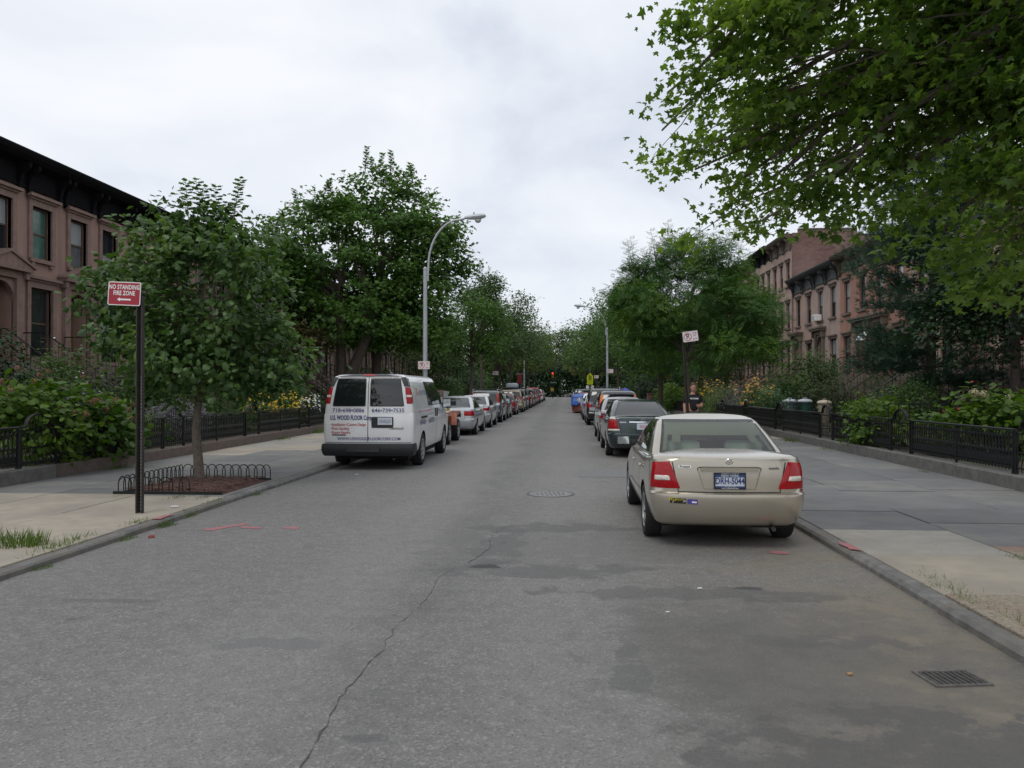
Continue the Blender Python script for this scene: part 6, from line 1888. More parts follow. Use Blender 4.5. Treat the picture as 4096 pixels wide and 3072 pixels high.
make_tree('dark_tree', (12.6, 23.2, GARDEN_Z), 2.6, .16, [(0, 0, 4.6, 2.3, 2.2, 2.2), (-.9, 0, 3.4, 1.9, 1.8, 1.2), (1.5, 0, 5.4, 1.8, 1.8, 1.6)], 240, 50, .32, .15, 'diamond', L_DARK, M_BARK, 'very dark dense tree at the right picture edge behind the hydrangeas', seed=52, nlimb=14)

far = [(-6.9, 60, 7.0, 2.5, L_NMAPLE, 'medium street tree right of the pair of maples', 3.4), (-7.9, 76, 11.6, 1.9, L_FAR, 'slender wispy tree rising above the left far trees', 5.2), (-6.6, 82, 8.6, 3.9, L_FAR, 'broad far street tree on the left above the gold minivan', 3.2),
       (-7.0, 104, 8.6, 4.2, L_FAR, 'far left street tree, third beyond the gold minivan', 3), (-6.8, 128, 9, 4.6, L_FARY, 'yellowish far left street tree before the crossing', 3), (-6.5, 150, 9.5, 5, L_FARY, 'last far left street tree at the crossing', 3),
       (5.0, 74, 7.9, 4.6, L_NMAPLE, 'big dark street tree beyond the right street lamp', 3), (6.0, 50, 5.4, 2.3, L_LOCUST, 'leafy tree between the locust and the right street lamp', 2.6), (5.2, 96, 8.5, 4.6, L_FAR, 'far right street tree, second beyond the right lamp', 3),
       (5.0, 120, 8.4, 4.4, L_FAR, 'far right street tree, third beyond the right lamp', 3), (5.0, 146, 8.4, 4.4, L_FARY, 'last far right street tree at the crossing', 3)]
for i, (x, y, zc_, r, lm, lb, th) in enumerate(far):
    d = max(1.0, y / 60)
    make_tree('street_tree', (x, y, PAVE_Z), th, .17, [(0, 0, zc_ - 1.0, r, r, r * .78), (r * .3, 0, zc_ - .2 + r * .35, r * .62, r * .62, r * .5), (-r * .4, 0, zc_ - 1.8, r * .75, r * .75, r * .55), (r * .5, .2, zc_ - 2.2, r * .6, r * .7, r * .45)],
              int(190 + 10 * r), 34, .40 + .02 * r, .22 * min(1.7, d ** .6), 'diamond', lm, M_BARK, lb, group='street trees along both pavements', seed=60 + i, flat=.5, inner=.45, nlimb=18, shoots=4, shoot_len=.9)
rs_ = np.random.RandomState(5)
ends = ['leftmost', 'second', 'third', 'fourth', 'fifth', 'sixth', 'seventh', 'eighth', 'ninth', 'tenth', 'rightmost']
for i in range(11):
    x = -38 + i * 7.4; y = 196 + (i % 3) * 6; h = 17.0 + rs_.uniform(-1.5, 2.0)
    make_tree('park_tree', (x, y, 0), 3.2, .28, [(0, 0, h * .55, 5.2, 4.6, h * .40), (1.5, 0, h * .8, 3.2, 3, h * .22), (-2, 0, h * .4, 3.8, 3.6, h * .26)], 360, 28, .75, .52, 'diamond', (L_FARY, L_FAR, L_FARY)[i % 3], M_BARK,
              'tall tree closing the street beyond the crossing, %s of its row' % ends[i] if 0 < i < 10 else 'tall tree closing the street beyond the crossing, %s of the row' % ends[i], group='trees beyond the crossing', seed=90 + i, nlimb=10)
for i in range(6):
    make_bush('park_thicket', (-32 + i * 12.5, 190 + (i % 2) * 3, 0), [(0, 0, 2.6, 7.4, 2.4, 3.0), (0, 1.5, 6.0, 7.4, 2.4, 3.0)], 420, 26, .7, .6, 'diamond', L_DARK, 'dense thicket under the trees beyond the crossing, %s from the left' % ['first', 'second', 'third', 'fourth', 'fifth', 'sixth'][i], 'shrub', 'thickets beyond the crossing', seed=130 + i)
# garden trees standing behind the right street trees
make_tree('garden_tree', (10.5, 62, GARDEN_Z), 3, .2, [(0, 0, 5.4, 3.2, 3.4, 2.6), (-1.5, 0, 3.6, 2.2, 2.4, 1.6)], 240, 34, .42, .24, 'diamond', L_FAR, M_BARK, 'dark garden tree behind the locust in front of the tall houses', seed=110, nlimb=12)
make_tree('garden_tree', (9.6, 48, GARDEN_Z), 2.2, .16, [(0, 0, 4.2, 2.5, 2.6, 2.0), (-1.0, 0, 2.8, 1.9, 2, 1.2)], 220, 34, .36, .22, 'frond', L_DARK, M_BARK, 'dark spreading garden tree right of the locust crown', seed=111, nlimb=12)
make_tree('garden_tree', (-11.5, 66, GARDEN_Z), 2.8, .2, [(0, 0, 5.0, 2.8, 3, 2.4), (1.6, 0, 3.4, 2.2, 2.2, 1.4)], 220, 34, .40, .24, 'diamond', L_FAR, M_BARK, 'garden tree before the far left houses above the parked cars', seed=112, nlimb=12)

# ------------------------------------------------------------------ garden shrubs and flowers
B = make_bush
B('hydrangea_bush', (-10.15, 15.9, GARDEN_Z), [(0, -.6, .75, .9, 1.5, .8), (.35, .5, .6, .75, .9, .6), (-.3, -.9, 1.15, .7, 1.0, .5)], 210, 16, .14, .15, 'heart', L_HYD, 'large hydrangea with faded brown heads spilling over the left fence', 'shrub', seed=1, flowers=[(60, .13, F_BRN, 'flower_heads', 'pom', .35)], stems=14)
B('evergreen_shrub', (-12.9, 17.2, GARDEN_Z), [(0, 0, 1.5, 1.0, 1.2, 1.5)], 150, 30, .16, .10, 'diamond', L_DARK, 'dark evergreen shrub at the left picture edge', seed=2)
B('garden_shrub', (-13.0, 20.4, GARDEN_Z), [(0, 0, 1.3, 1.1, 1.6, 1.3), (.2, -1.4, 1.1, .9, 1.0, 1.1)], 170, 22, .20, .12, 'oval', L_MID, 'tall loose garden shrub below the arched door on the left', seed=3, flowers=[(40, .05, F_WHT, 'flowers', 'petal', .5)])
B('garden_shrub', (-11.6, 18.4, GARDEN_Z), [(0, 0, .7, .9, 1.3, .75)], 110, 24, .15, .12, 'oval', L_HYD, 'bright green shrub behind the hydrangea with a red bloom', seed=4, flowers=[(5, .13, F_RED, 'red_flowers', 'petal', .6), (10, .08, F_PUR, 'purple_flowers', 'petal', .6)])
B('vine_arbour', (-12.0, 24.4, GARDEN_Z), [(0, 0, 2.0, 1.0, 2.0, .7), (0, -1.6, 1.3, .8, .7, 1.2)], 150, 20, .2, .14, 'heart', L_MID, 'tangled vine left of the young tree crown', seed=5)
B('lavender_clump', (-10.7, 21.6, GARDEN_Z), [(0, 0, .55, .6, 1.7, .5)], 150, 24, .13, .13, 'narrow', L_LAV, 'grey purple lavender clump behind the left fence', 'flowers', seed=6, up=.1)
B('low_hedge', (-10.4, 19.0, GARDEN_Z), [(0, 0, .35, .4, 1.6, .35)], 90, 24, .10, .08, 'diamond', L_LIME, 'low yellow green hedge inside the left fence', 'hedge', seed=7)
B('yellow_daisies', (-10.7, 28.4, GARDEN_Z), [(0, 0, .65, .8, 1.8, .6), (.2, 1.6, .55, .6, .9, .45)], 130, 22, .17, .12, 'oval', L_MID, 'bank of yellow daisies behind the left fence', 'flowers', seed=8, flowers=[(620, .085, F_YEL, 'yellow_flowers', 'petal', .45)])
B('white_phlox', (-10.1, 31.2, GARDEN_Z), [(0, 0, .6, .4, .5, .5)], 40, 20, .12, .10, 'oval', L_MID, 'small white phlox beside the yellow daisies', 'flowers', seed=9, flowers=[(150, .08, F_WHT, 'white_flowers', 'petal', .4)])
B('garden_shrub', (-12.6, 33.5, GARDEN_Z), [(0, 0, 1.1, 1.5, 2.2, 1.15), (.8, 1.4, .8, 1.0, 1.3, .8)], 190, 24, .22, .13, 'oval', L_MID, 'light green shrubs with pink spires left of the van', seed=10, flowers=[(60, .06, F_PINK, 'pink_flowers', 'petal', .6)])
B('rose_bush', (-10.6, 45.2, GARDEN_Z), [(0, 0, 1.6, 1.2, 1.6, 1.3)], 150, 24, .2, .12, 'oval', L_MID, 'white flowering rose bush seen above the van roof', seed=11, flowers=[(70, .14, F_WHT, 'white_flowers', 'petal', .5)])
B('round_shrub', (-10.3, 66.0, GARDEN_Z), [(0, 0, 1.2, 1.2, 1.6, 1.2)], 120, 30, .22, .15, 'diamond', L_MID, 'round clipped shrub right of the van roof', seed=12)
B('garden_shrub', (-11.0, 24.8, GARDEN_Z), [(0, 0, .6, .8, 1.7, .6)], 110, 24, .16, .11, 'oval', L_MID, 'green shrubs behind the trunk of the young tree', seed=13)
B('garden_shrub', (-11.2, 52.5, GARDEN_Z), [(0, 0, 1.0, 1.2, 2.4, 1.0)], 120, 24, .24, .16, 'oval', L_FAR, 'far left garden shrub beyond the rose bush', seed=14)
B('garden_shrub', (-11.0, 58.5, GARDEN_Z), [(0, 0, .9, 1.2, 2.4, .9)], 120, 24, .24, .16, 'oval', L_RED, 'reddish far left garden shrub above the silver sedans', seed=15)
B('garden_shrub', (-10.8, 74, GARDEN_Z), [(0, 0, 1.4, 1.4, 3.4, 1.4)], 150, 24, .3, .2, 'oval', L_FAR, 'long far left garden shrub above the graphite wagon', seed=16)
B('garden_shrub', (-10.8, 86, GARDEN_Z), [(0, 0, 1.7, 1.6, 4.4, 1.7)], 150, 24, .34, .24, 'diamond', L_DARK, 'dark far left garden shrub near the second lamp', seed=17)
B('garden_shrub', (-10.5, 100, GARDEN_Z), [(0, 0, 2.0, 1.8, 5.5, 2.0)], 150, 24, .4, .28, 'diamond', L_FAR, 'farthest left garden shrub before the crossing', seed=18)
# right gardens
B('hydrangea_bush', (9.3, 17.7, GARDEN_Z), [(0, 0, .8, 1.1, 1.1, .8), (.9, .2, .7, .9, 1.0, .7), (-.9, .3, .55, .6, .8, .5)], 190, 16, .14, .16, 'heart', L_HYD, 'hydrangea with cream and pink heads at the right picture edge', seed=20, flowers=[(11, .19, F_CREAM, 'cream_flower_heads', 'pom', .7), (1, .2, F_PINK, 'pink_flower_heads', 'pom', .9), (7, .08, F_RED, 'red_flowers', 'petal', .5)], stems=12)
B('lime_vine', (8.15, 21.4, GARDEN_Z), [(0, 0, .65, .55, 1.4, .62), (-.42, -.6, .45, .32, .8, .45), (.1, 1.2, .75, .55, .7, .5)], 160, 18, .14, .13, 'star', L_LIME, 'lime green vine tumbling over the right fence', seed=21)
B('boxwood_ball', (9.7, 23.2, GARDEN_Z), [(0, 0, .85, 1.0, 1.0, .85)], 150, 26, .12, .08, 'diamond', L_MID, 'rounded boxwood behind the lime green vine', seed=22)
B('olive_shrub', (13.2, 37.2, GARDEN_Z), [(0, 0, 1.4, 2.3, 2.0, 1.4), (1.6, -.4, 1.1, 1.3, 1.2, 1.1), (-1.6, .3, 1.0, 1.1, 1, .9)], 250, 28, .25, .15, 'narrow', L_OLIVE, 'grey olive feathery shrub left of the pine trunk', seed=23)
B('broad_shrub', (11.4, 39.4, GARDEN_Z), [(0, 0, 1.7, 1.6, 1.6, 1.6), (-.9, .2, 1.1, 1.1, 1.2, 1.1), (.9, 0, 2.4, .9, 1.0, .9)], 240, 26, .22, .14, 'oval', L_MID, 'tall dark green shrub before the low right houses', seed=24)
B('feathery_shrub', (7.95, 41.5, GARDEN_Z), [(0, 0, .9, 1.2, 1.3, .9), (-.4, -.8, .4, .6, .8, .6)], 170, 26, .18, .10, 'narrow', leaf_mat('feathery_leaf', (.06, .115, .03), (.16, .23, .075), .4, .6), 'soft pale green shrub spilling over the fence beside the person', seed=25, flowers=[(40, .09, F_YEL, 'yellow_flowers', 'petal', .8)])
B('golden_daisies', (8.6, 36.6, GARDEN_Z), [(0, 0, .9, .7, 1.2, .8)], 90, 20, .18, .12, 'oval', L_MID, 'golden daisies above the right fence', 'flowers', seed=26, flowers=[(330, .10, F_ORG, 'golden_flowers', 'petal', .4)])
B('golden_daisies', (7.8, 47.0, GARDEN_Z), [(0, 0, .9, .6, 1.4, .8)], 80, 20, .2, .13, 'oval', L_MID, 'yellow daisies behind the head of the person', 'flowers', seed=27, flowers=[(200, .12, F_YEL, 'yellow_flowers', 'petal', .4)])
B('lavender_clump', (8.2, 38.6, GARDEN_Z), [(0, 0, .75, .6, 1.0, .7)], 90, 22, .14, .14, 'narrow', L_LAV, 'grey purple lavender clump left of the golden daisies', 'flowers', seed=28, up=.1)
B('garden_shrub', (8.6, 33.6, GARDEN_Z), [(0, 0, .75, .6, .7, .75)], 70, 22, .15, .12, 'oval', leaf_mat('mint_leaf', (.03, .10, .045), (.11, .21, .09), .3, .5), 'small mint green shrub right of the golden daisies', seed=29)
B('clipped_hedge', (12.4, 38.2, GARDEN_Z), [(0, 0, .6, 3.2, .5, .6)], 160, 22, .15, .09, 'diamond', L_DARK, 'low dark clipped hedge behind the waste bins', 'hedge', seed=30)
B('garden_shrub', (9.6, 14.6, GARDEN_Z), [(0, 0, .8, 1.0, 1.4, .8)], 130, 24, .16, .10, 'diamond', L_DARK, 'dark low shrub at the far right picture edge', seed=31)
B('garden_shrub', (7.4, 56, GARDEN_Z), [(0, 0, .9, .8, 2.2, .9)], 120, 24, .24, .16, 'oval', L_LIME, 'lime green shrub left of the person far along the right fence', seed=32)
B('garden_shrub', (8.4, 64, GARDEN_Z), [(0, 0, 1.3, 1.2, 3.0, 1.3)], 140, 24, .28, .2, 'oval', L_DARK, 'dark shrub beyond the lime one on the right', seed=33, flowers=[(8, .2, F_RED, 'red_flowers', 'petal', .6)])
B('garden_shrub', (8.4, 78, GARDEN_Z), [(0, 0, 1.6, 1.4, 4.4, 1.6)], 150, 24, .34, .24, 'diamond', L_DARK, 'dark far right garden shrub behind the right lamp', seed=34)
B('garden_shrub', (8.6, 95, GARDEN_Z), [(0, 0, 2.0, 1.6, 6, 2.0)], 150, 24, .4, .28, 'diamond', L_FAR, 'far right garden shrub before the crossing', seed=35)
B('pavement_weeds', (5.0, 29.2, PAVE_Z), [(0, 0, .4, .35, .5, .45)], 30, 20, .12, .12, 'oval', L_MID, 'tall weeds round the foot of the locust tree', 'weeds', seed=36)
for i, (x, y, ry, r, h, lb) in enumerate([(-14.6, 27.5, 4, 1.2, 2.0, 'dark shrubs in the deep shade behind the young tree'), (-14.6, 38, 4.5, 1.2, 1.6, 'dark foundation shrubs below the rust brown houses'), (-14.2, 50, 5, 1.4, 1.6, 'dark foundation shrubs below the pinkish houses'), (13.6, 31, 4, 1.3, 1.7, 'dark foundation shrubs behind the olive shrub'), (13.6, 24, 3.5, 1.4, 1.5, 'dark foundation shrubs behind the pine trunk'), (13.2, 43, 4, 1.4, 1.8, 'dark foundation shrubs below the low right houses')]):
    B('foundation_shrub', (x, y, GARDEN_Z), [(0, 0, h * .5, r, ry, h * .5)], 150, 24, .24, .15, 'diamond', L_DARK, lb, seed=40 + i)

# grass and weeds along the kerbs
grass('grass_tuft', (-5.75, 8.15, PAVE_Z), 260, .15, .26, L_GRASS, 'tall grass tuft at the lower left, right hand one of a pair', 'grass', 1)
grass('grass_tuft', (-6.25, 8.2, PAVE_Z), 260, .14, .28, L_GRASS, 'tall grass tuft at the lower left, left hand one of a pair', 'grass', 2)
rs_ = np.random.RandomState(9); VV = []; FF = []; nb_ = 0
spots = [(-5.35, 8.3, .22, .10), (-5.3, 8.0, .18, .08), (-5.28, 9.6, .16, .07), (-5.1, 10.5, .10, .12), (-5.15, 11.5, .2, .06), (-5.9, 11.9, .16, .06), (-6.9, 12.0, .12, .04), (-5.5, 11.95, .14, .05), (-5.0, 12.8, .12, .06), (-5.0, 8.9, .1, .06), (-5.1, 15.4, .15, .06), (-5.0, 18.6, .2, .06), (-9.3, 16.2, .2, .12), (-9.3, 26, .3, .15), (-9.3, 30, .3, .25), (-5.8, 12.4, .3, .06), (-6.8, 14.6, .2, .08),
         (3.2, 7.05, .2, .06), (3.16, 6.5, .16, .06), (3.25, 5.9, .2, .07), (3.1, 7.75, .08, .05), (4.75, 8.1, .16, .05), (4.45, 8.1, .12, .05), (3.1, 9.4, .1, .05), (7.2, 16.5, .12, .06), (7.2, 22.5, .25, .10), (7.2, 26.0, .3, .2), (-5.0, 7.4, .08, .05), (-5.0, 9.8, .12, .1)]
for (x, y, r, h) in spots:
    n = 150
    p = np.zeros((n, 3)); p[:, 0] = x + rs_.normal(size=n) * r * .35; p[:, 1] = y + rs_.normal(size=n) * r; p[:, 2] = PAVE_Z - .01 if abs(x + 1) > 4.1 else .0
    tip = np.array([0, 0, 1.0]) + rs_.normal(size=(n, 3)) * .5
    V, F = scatter('w', 'blade', p, rand_dirs(rs_, n), tip, h * .85 * rs_.uniform(.5, 1.3, n))
    VV.append(V); FF.append(F + nb_); nb_ += len(V)
tag(link('pavement_weeds', tri_mesh('pavement_weeds', np.vstack(VV), np.vstack(FF)), None, L_GRASS), 'small grass and weeds growing in the kerb and slab joints', kind='stuff')
# ------------------------------------------------------------------ tree pit with hoops and mulch
M_MULCH = mat('red_bark_mulch', (0.078, 0.040, 0.032), rough=.95, var=.5, scale=26, bump=1.0, bscale=45)
x0, x1, y0, y1 = PIT
vs = []; fs = []; rs_ = np.random.RandomState(3); nx, ny = 22, 30
for j in range(ny + 1):
    for i in range(nx + 1):
        a, b = i / nx, j / ny
        e = min(a, 1 - a, b, 1 - b)
        vs.append((x0 + .02 + (x1 - x0 - .04) * a, y0 + .02 + (y1 - y0 - .04) * b, PAVE_Z - .03 + min(.09, e * .5) + rs_.uniform(-.012, .012)))
for j in range(ny):
    for i in range(nx):
        k = j * (nx + 1) + i; fs.append((k, k + 1, k + nx + 2, k + nx + 1))
pit = empty('tree_pit', ((x0 + x1) / 2, (y0 + y1) / 2, 0), 0, 'mulched tree pit edged with low black wire hoops', 'tree pit')
def rel(vs_): return [(a - (x0 + x1) / 2, b - (y0 + y1) / 2, c) for a, b, c in vs_]
me = bpy.data.meshes.new('mulch'); me.from_pydata(rel(vs), [], fs); me.update(); link('mulch', me, pit, M_MULCH)
chips = MB()
for k in range(500):
    cx_, cy_ = rs_.uniform(x0 + .1, x1 - .1), rs_.uniform(y0 + .1, y1 - .1)
    M = Matrix.Translation((cx_ - (x0 + x1) / 2, cy_ - (y0 + y1) / 2, PAVE_Z + .055 + rs_.uniform(-.01, .015))) @ Matrix.Rotation(rs_.uniform(0, 6.28), 4, 'Z') @ Matrix.Rotation(rs_.uniform(-.5, .5), 4, 'X')
    chips.box(-.035, .035, -.012, .012, -.004, .006, M)
chips.build('bark_chips', mat('bark_chip', (.11, .058, .045), rough=.9, var=.4, scale=30), pit)['kind'] = 'stuff'
hoops = [((x0 + .05, y0 + .05), (x1 - .55, y0 + .05)), ((x0 + .05, y0 + .05), (x0 + .05, y1 - .05)), ((x0 + .05, y1 - .05), (x1 - .05, y1 - .05))]
for (a, b) in hoops:
    L = math.dist(a, b); n = max(4, int(L / .15))
    for k in range(n):
        t0, t1 = k / n, min(1, (k + 1.35) / n)
        P = []
        for q in range(9):
            an = math.pi * q / 8; t = (t0 + t1) / 2 - (t1 - t0) / 2 * math.cos(an)
            P.append((a[0] + (b[0] - a[0]) * t - (x0 + x1) / 2, a[1] + (b[1] - a[1]) * t - (y0 + y1) / 2, PAVE_Z + .15 + .115 * math.sin(an)))
        P = [(P[0][0], P[0][1], PAVE_Z - .02)] + P + [(P[-1][0], P[-1][1], PAVE_Z - .02)]
        MB().tube(P, .0085, 5).build('hoop', M_IRON, pit)
    MB().tube([(a[0] - (x0 + x1) / 2, a[1] - (y0 + y1) / 2, PAVE_Z + .01), (b[0] - (x0 + x1) / 2, b[1] - (y0 + y1) / 2, PAVE_Z + .01)], .014, 5).build('edging', M_IRON, pit)
MB().box(x0 - (x0 + x1) / 2, x1 - (x0 + x1) / 2, y0 - (y0 + y1) / 2 - .02, y0 - (y0 + y1) / 2 + .01, PAVE_Z - .02, PAVE_Z + .045).build('edging', M_IRON, pit)

# ------------------------------------------------------------------ sign poles
M_POLE = mat('dark_channel_post', (.030, .027, .022), rough=.65, var=.3, scale=12)
M_SIGNRED = mat('red_sign_face', (.33, .012, .028), rough=.35, var=.04)
M_ALU = mat('bare_aluminium', (.45, .46, .47), rough=.4, metal=.7, var=.1)
def channel_post(root, h, r=.03):
    MB().prism([(-.032, -.02), (-.032, .012), (-.018, .012), (-.012, .026), (.012, .026), (.018, .012), (.032, .012), (.032, -.02), (.024, -.02), (.010, .014), (-.010, .014), (-.024, -.02)], 0, h, 'z').build('post', M_POLE, root)
    hb = MB()
    n = int(h / .05)
    for k in range(int(n * .45)): hb.box(-.006, .006, -.0345 + .048, -.032 + .0485, .06 + k * .05, .075 + k * .05)
sg = empty('fire_zone_sign', (-5.66, 10.35, PAVE_Z), R(-4), 'red no standing fire zone sign on a dark post, left pavement', 'sign')
MB().prism([(-.045, -.03), (-.045, .03), (-.02, .045), (.02, .045), (.045, .03), (.045, -.03), (.03, -.03), (.012, .025), (-.012, .025), (-.03, -.03)], 0, 2.9, 'z').build('post', M_POLE, sg)
hm = MB().box(-.006, .006, -.0385, -.037, -.011, .011).mesh('post_hole')
for k in range(40): link('post_hole', hm, sg, mat('hole_grey', (.16, .16, .15), rough=.8, var=.2), (.037, .0065, .06 + k * .045))
def rounded(w, h, r, n=5):
    P = []
    for cx_, cz_, a0 in ((w - r, h - r, 0), (-w + r, h - r, 90), (-w + r, -h + r, 180), (w - r, -h + r, 270)):
        for k in range(n + 1):
            a = R(a0 + 90 * k / n); P.append((cx_ + r * math.cos(a), cz_ + r * math.sin(a)))
    return P
def plate(root, w, h, z, x, m_edge, m_face, rim=.012, ydepth=-.05, tilt=0):
    M = Matrix.Translation((x, 0, z)) @ Matrix.Rotation(tilt, 4, 'Y')
    mb = MB().prism(rounded(w / 2, h / 2, .025), ydepth, ydepth + .004); mb.v = [tuple(M @ Vector(p)) for p in mb.v]
    o = mb.build('plate', m_edge, root)
    mb = MB().prism(rounded(w / 2 - rim, h / 2 - rim, .018), ydepth - .002, ydepth - .0005); mb.v = [tuple(M @ Vector(p)) for p in mb.v]
    mb.build('face', m_face, o)
    return M
Mx = plate(sg, .47, .315, 2.93, -.20, M_WHITE, M_SIGNRED, .012, -.05, R(3))
def on(M, name, s, size, m, root, x, z, sx=1.0, bold=0.0, yd=-.0535, sp=1.0):
    c = M @ Vector((x, yd, z)); X = M.to_3x3() @ Vector((1, 0, 0)); Z = M.to_3x3() @ Vector((0, 0, 1))
    flat_text(name, s, size, m, root, c, X, Z, sx, 'CENTER', bold, sp)
on(Mx, 'lettering', 'NO STANDING', .083, M_WHITE, sg, 0, .085, .73, .0022, sp=1.08)
on(Mx, 'lettering', 'FIRE ZONE', .083, M_WHITE, sg, 0, .005, .73, .0022, sp=1.08)
mb = MB().prism([(-.10, -.078), (-.055, -.052), (-.055, -.067), (.10, -.067), (.10, -.089), (-.055, -.089), (-.055, -.104)], -.0535, -.0525); mb.v = [tuple(Mx @ Vector(p)) for p in mb.v]
mb.build('arrow', M_WHITE, sg)

def parking_face(root, M, yd=-.0535):
    """white board: red ring with slashed P, small red lines, double arrow"""
    k0 = len(root.children)
    V = []; F = []
    for i in range(28):
        a = 2 * math.pi * i / 28
        for r in (.120, .101): V.append(M @ Vector((-.085 + r * math.cos(a), yd, r * math.sin(a))))
    for i in range(28):
        j = (i + 1) % 28; F.append((2 * i, 2 * j, 2 * j + 1, 2 * i + 1))
    MB().add(V, F).build('ring', M_REDPRINT, root)
    on(M, 'letter', 'P', .21, M_BLACKPRINT, root, -.085, 0, .9, .004, yd)
    sl = MB().box(-.085 - .11, -.085 + .11, yd - .002, yd - .0015, -.009, .009, Matrix.Translation((-.085, 0, 0)) @ Matrix.Rotation(R(45), 4, 'Y') @ Matrix.Translation((.085, 0, 0))); sl.v = [tuple(M @ Vector(p)) for p in sl.v]
    sl.build('slash', M_REDPRINT, root)
    for q, t in enumerate(('11:30AM', 'TO 1PM', 'WED')): on(M, 'lettering', t, .042, M_REDPRINT, root, .125, .095 - q * .045, .85, .001, yd)
    ar = MB().prism([(.055, -.085), (.085, -.062), (.085, -.078), (.165, -.078), (.165, -.062), (.195, -.085), (.165, -.108), (.165, -.092), (.085, -.092), (.085, -.108)], yd, yd + .001); ar.v = [tuple(M @ Vector(p)) for p in ar.v]
    ar.build('arrow', M_REDPRINT, root)
    for (a, b, c, d) in ((-.222, .222, .138, .143), (-.222, .222, -.143, -.138), (-.222, -.217, -.137, .137), (.217, .222, -.137, .137)):
        bb_ = MB().box(a, b, yd, yd + .001, c, d); bb_.v = [tuple(M @ Vector(p)) for p in bb_.v]; bb_.build('border', M_REDPRINT, root)
def parking_sign(loc, h, label, rz=0.0, tilt=0.0, lean=0.0, x=.06, face=True, post=True):
    r = empty('parking_sign', loc, rz, label, 'sign', 'white no parking signs')
    if post:
        MB().prism([(-.04, -.025), (-.04, .025), (-.02, .04), (.02, .04), (.04, .025), (.04, -.025), (.028, -.025), (.012, .022), (-.012, .022), (-.028, -.025)], 0, h + .05, 'z').build('post', M_POLE, r)
    M = plate(r, .46, .31, h, x, M_WHITE, mat('sign_white_face', (.70, .68, .68), rough=.4, var=.03), .006, -.05, tilt)
    if face: parking_face(r, M)
    r.rotation_euler = (0, lean, rz)
    return r
parking_sign((3.72, 24.0, PAVE_Z), 3.22, 'white slashed P sign on a leaning dark pole, right pavement', R(6), R(-4.5), R(-3.2), .2)
parking_sign((-5.3, 30.78, PAVE_Z), 2.6, 'white slashed P sign fixed to the left street lamp pole', 0, 0, 0, -.12, True, False)
parking_sign((-5.35, 62.0, PAVE_Z), 2.95, 'white slashed P sign above the silver cars on the left', 0, 0, 0, .05)
parking_sign((3.42, 62.7, PAVE_Z), 3.1, 'white slashed P sign fixed to the right street lamp pole', 0, 0, 0, .2, True, False)
parking_sign((3.35, 84, PAVE_Z), 3.0, 'far white no parking sign left of the right lamp', 0, 0, 0, .05)

# ------------------------------------------------------------------ street lamps
M_LAMP = mat('lamp_pole_grey', (.40, .42, .44), rough=.45, metal=.25, var=.08, scale=4)
def street_lamp(loc, s, label, hp=6.5, top=8.5, reach=2.15):
    r = empty('street_lamp', loc, 0, label, 'street lamp', 'curved arm street lamps')
    MB().lathe([(.19, 0), (.19, .35), (.12, .5), (.105, .9)], 10).build('base', M_LAMP, r)
    MB().tube([(0, 0, .8), (0, 0, hp)], [.10, .075], 10).build('pole', M_LAMP, r)
    MB().lathe([(.085, hp), (.085, hp + .06), (.02, hp + .12)], 10).build('finial', M_LAMP, r)
    pts = [(s * .10, 0, hp - .45), (s * .12, 0, hp + .1)]
    for k in range(1, 11):
        a = math.pi / 2 * k / 10
        pts.append((s * (.12 + (reach - .55) * (1 - math.cos(a))), 0, hp + .1 + (top - hp - .25) * math.sin(a)))
    pts.append((s * (reach - .15), 0, top - .08))
    MB().tube(pts, .042, 8).build('arm', M_LAMP, r)
    MB().box(-.02 + s * .05, .02 + s * .05, -.06, .06, hp - .4, hp - .3).build('bracket', M_LAMP, r)
    hl = []
    for t, w, z0_, z1_ in ((0, .05, -.04, .05), (.12, .10, -.08, .08), (.35, .15, -.10, .11), (.62, .16, -.10, .12), (.78, .13, -.06, .10), (.84, .05, -.02, .04)):
        hl.append([(s * (reach - .25 + t), w * math.cos(2 * math.pi * k / 10), (z0_ + z1_) / 2 + (z1_ - z0_) / 2 * math.sin(2 * math.pi * k / 10) + top - .08 + t * .06) for k in range(10)])
    V, F = loft(hl); mo = MB().add(V, F).build('lamp_head', mat('lamp_head_grey', (.52, .54, .56), rough=.4, var=.06), r, sm=40)
    MB().lathe([(.13, 0), (.12, -.06), (.08, -.11), (.02, -.13)], 12, 'z', (s * (reach + .28), 0, top - .16)).build('lens', mat('lamp_lens', (.45, .46, .44), rough=.15, var=.1), mo)
    MB().lathe([(.035, 0), (.035, .06), (.02, .07)], 8, 'z', (s * (reach + .12), 0, top + .06)).build('photocell', M_LAMP, mo)
    return r
street_lamp((-5.42, 31.0, PAVE_Z), 1, 'tall curved street lamp on the left before the maples', 6.35, 8.45, 1.8)
street_lamp((3.4, 63.0, PAVE_Z), -1, 'curved street lamp on the right half hidden by leaves', 6.4, 8.3, 2.0)
street_lamp((-5.5, 111.0, PAVE_Z), 1, 'far curved street lamp on the left near the red banner', 6.6, 9.0, 2.0)
bn = empty('street_banner', (-5.75, 110.9, 0), 0, 'small red banner hanging on the far left lamp pole', 'banner')
MB().box(-.75, -.1, -.02, .02, 2.55, 3.9).build('cloth', mat('red_banner', (.20, .02, .02), rough=.8, var=.15), bn)
MB().tube([(-.8, 0, 3.92), (.2, 0, 3.92)], .02, 5).build('rod', M_STEEL, bn)

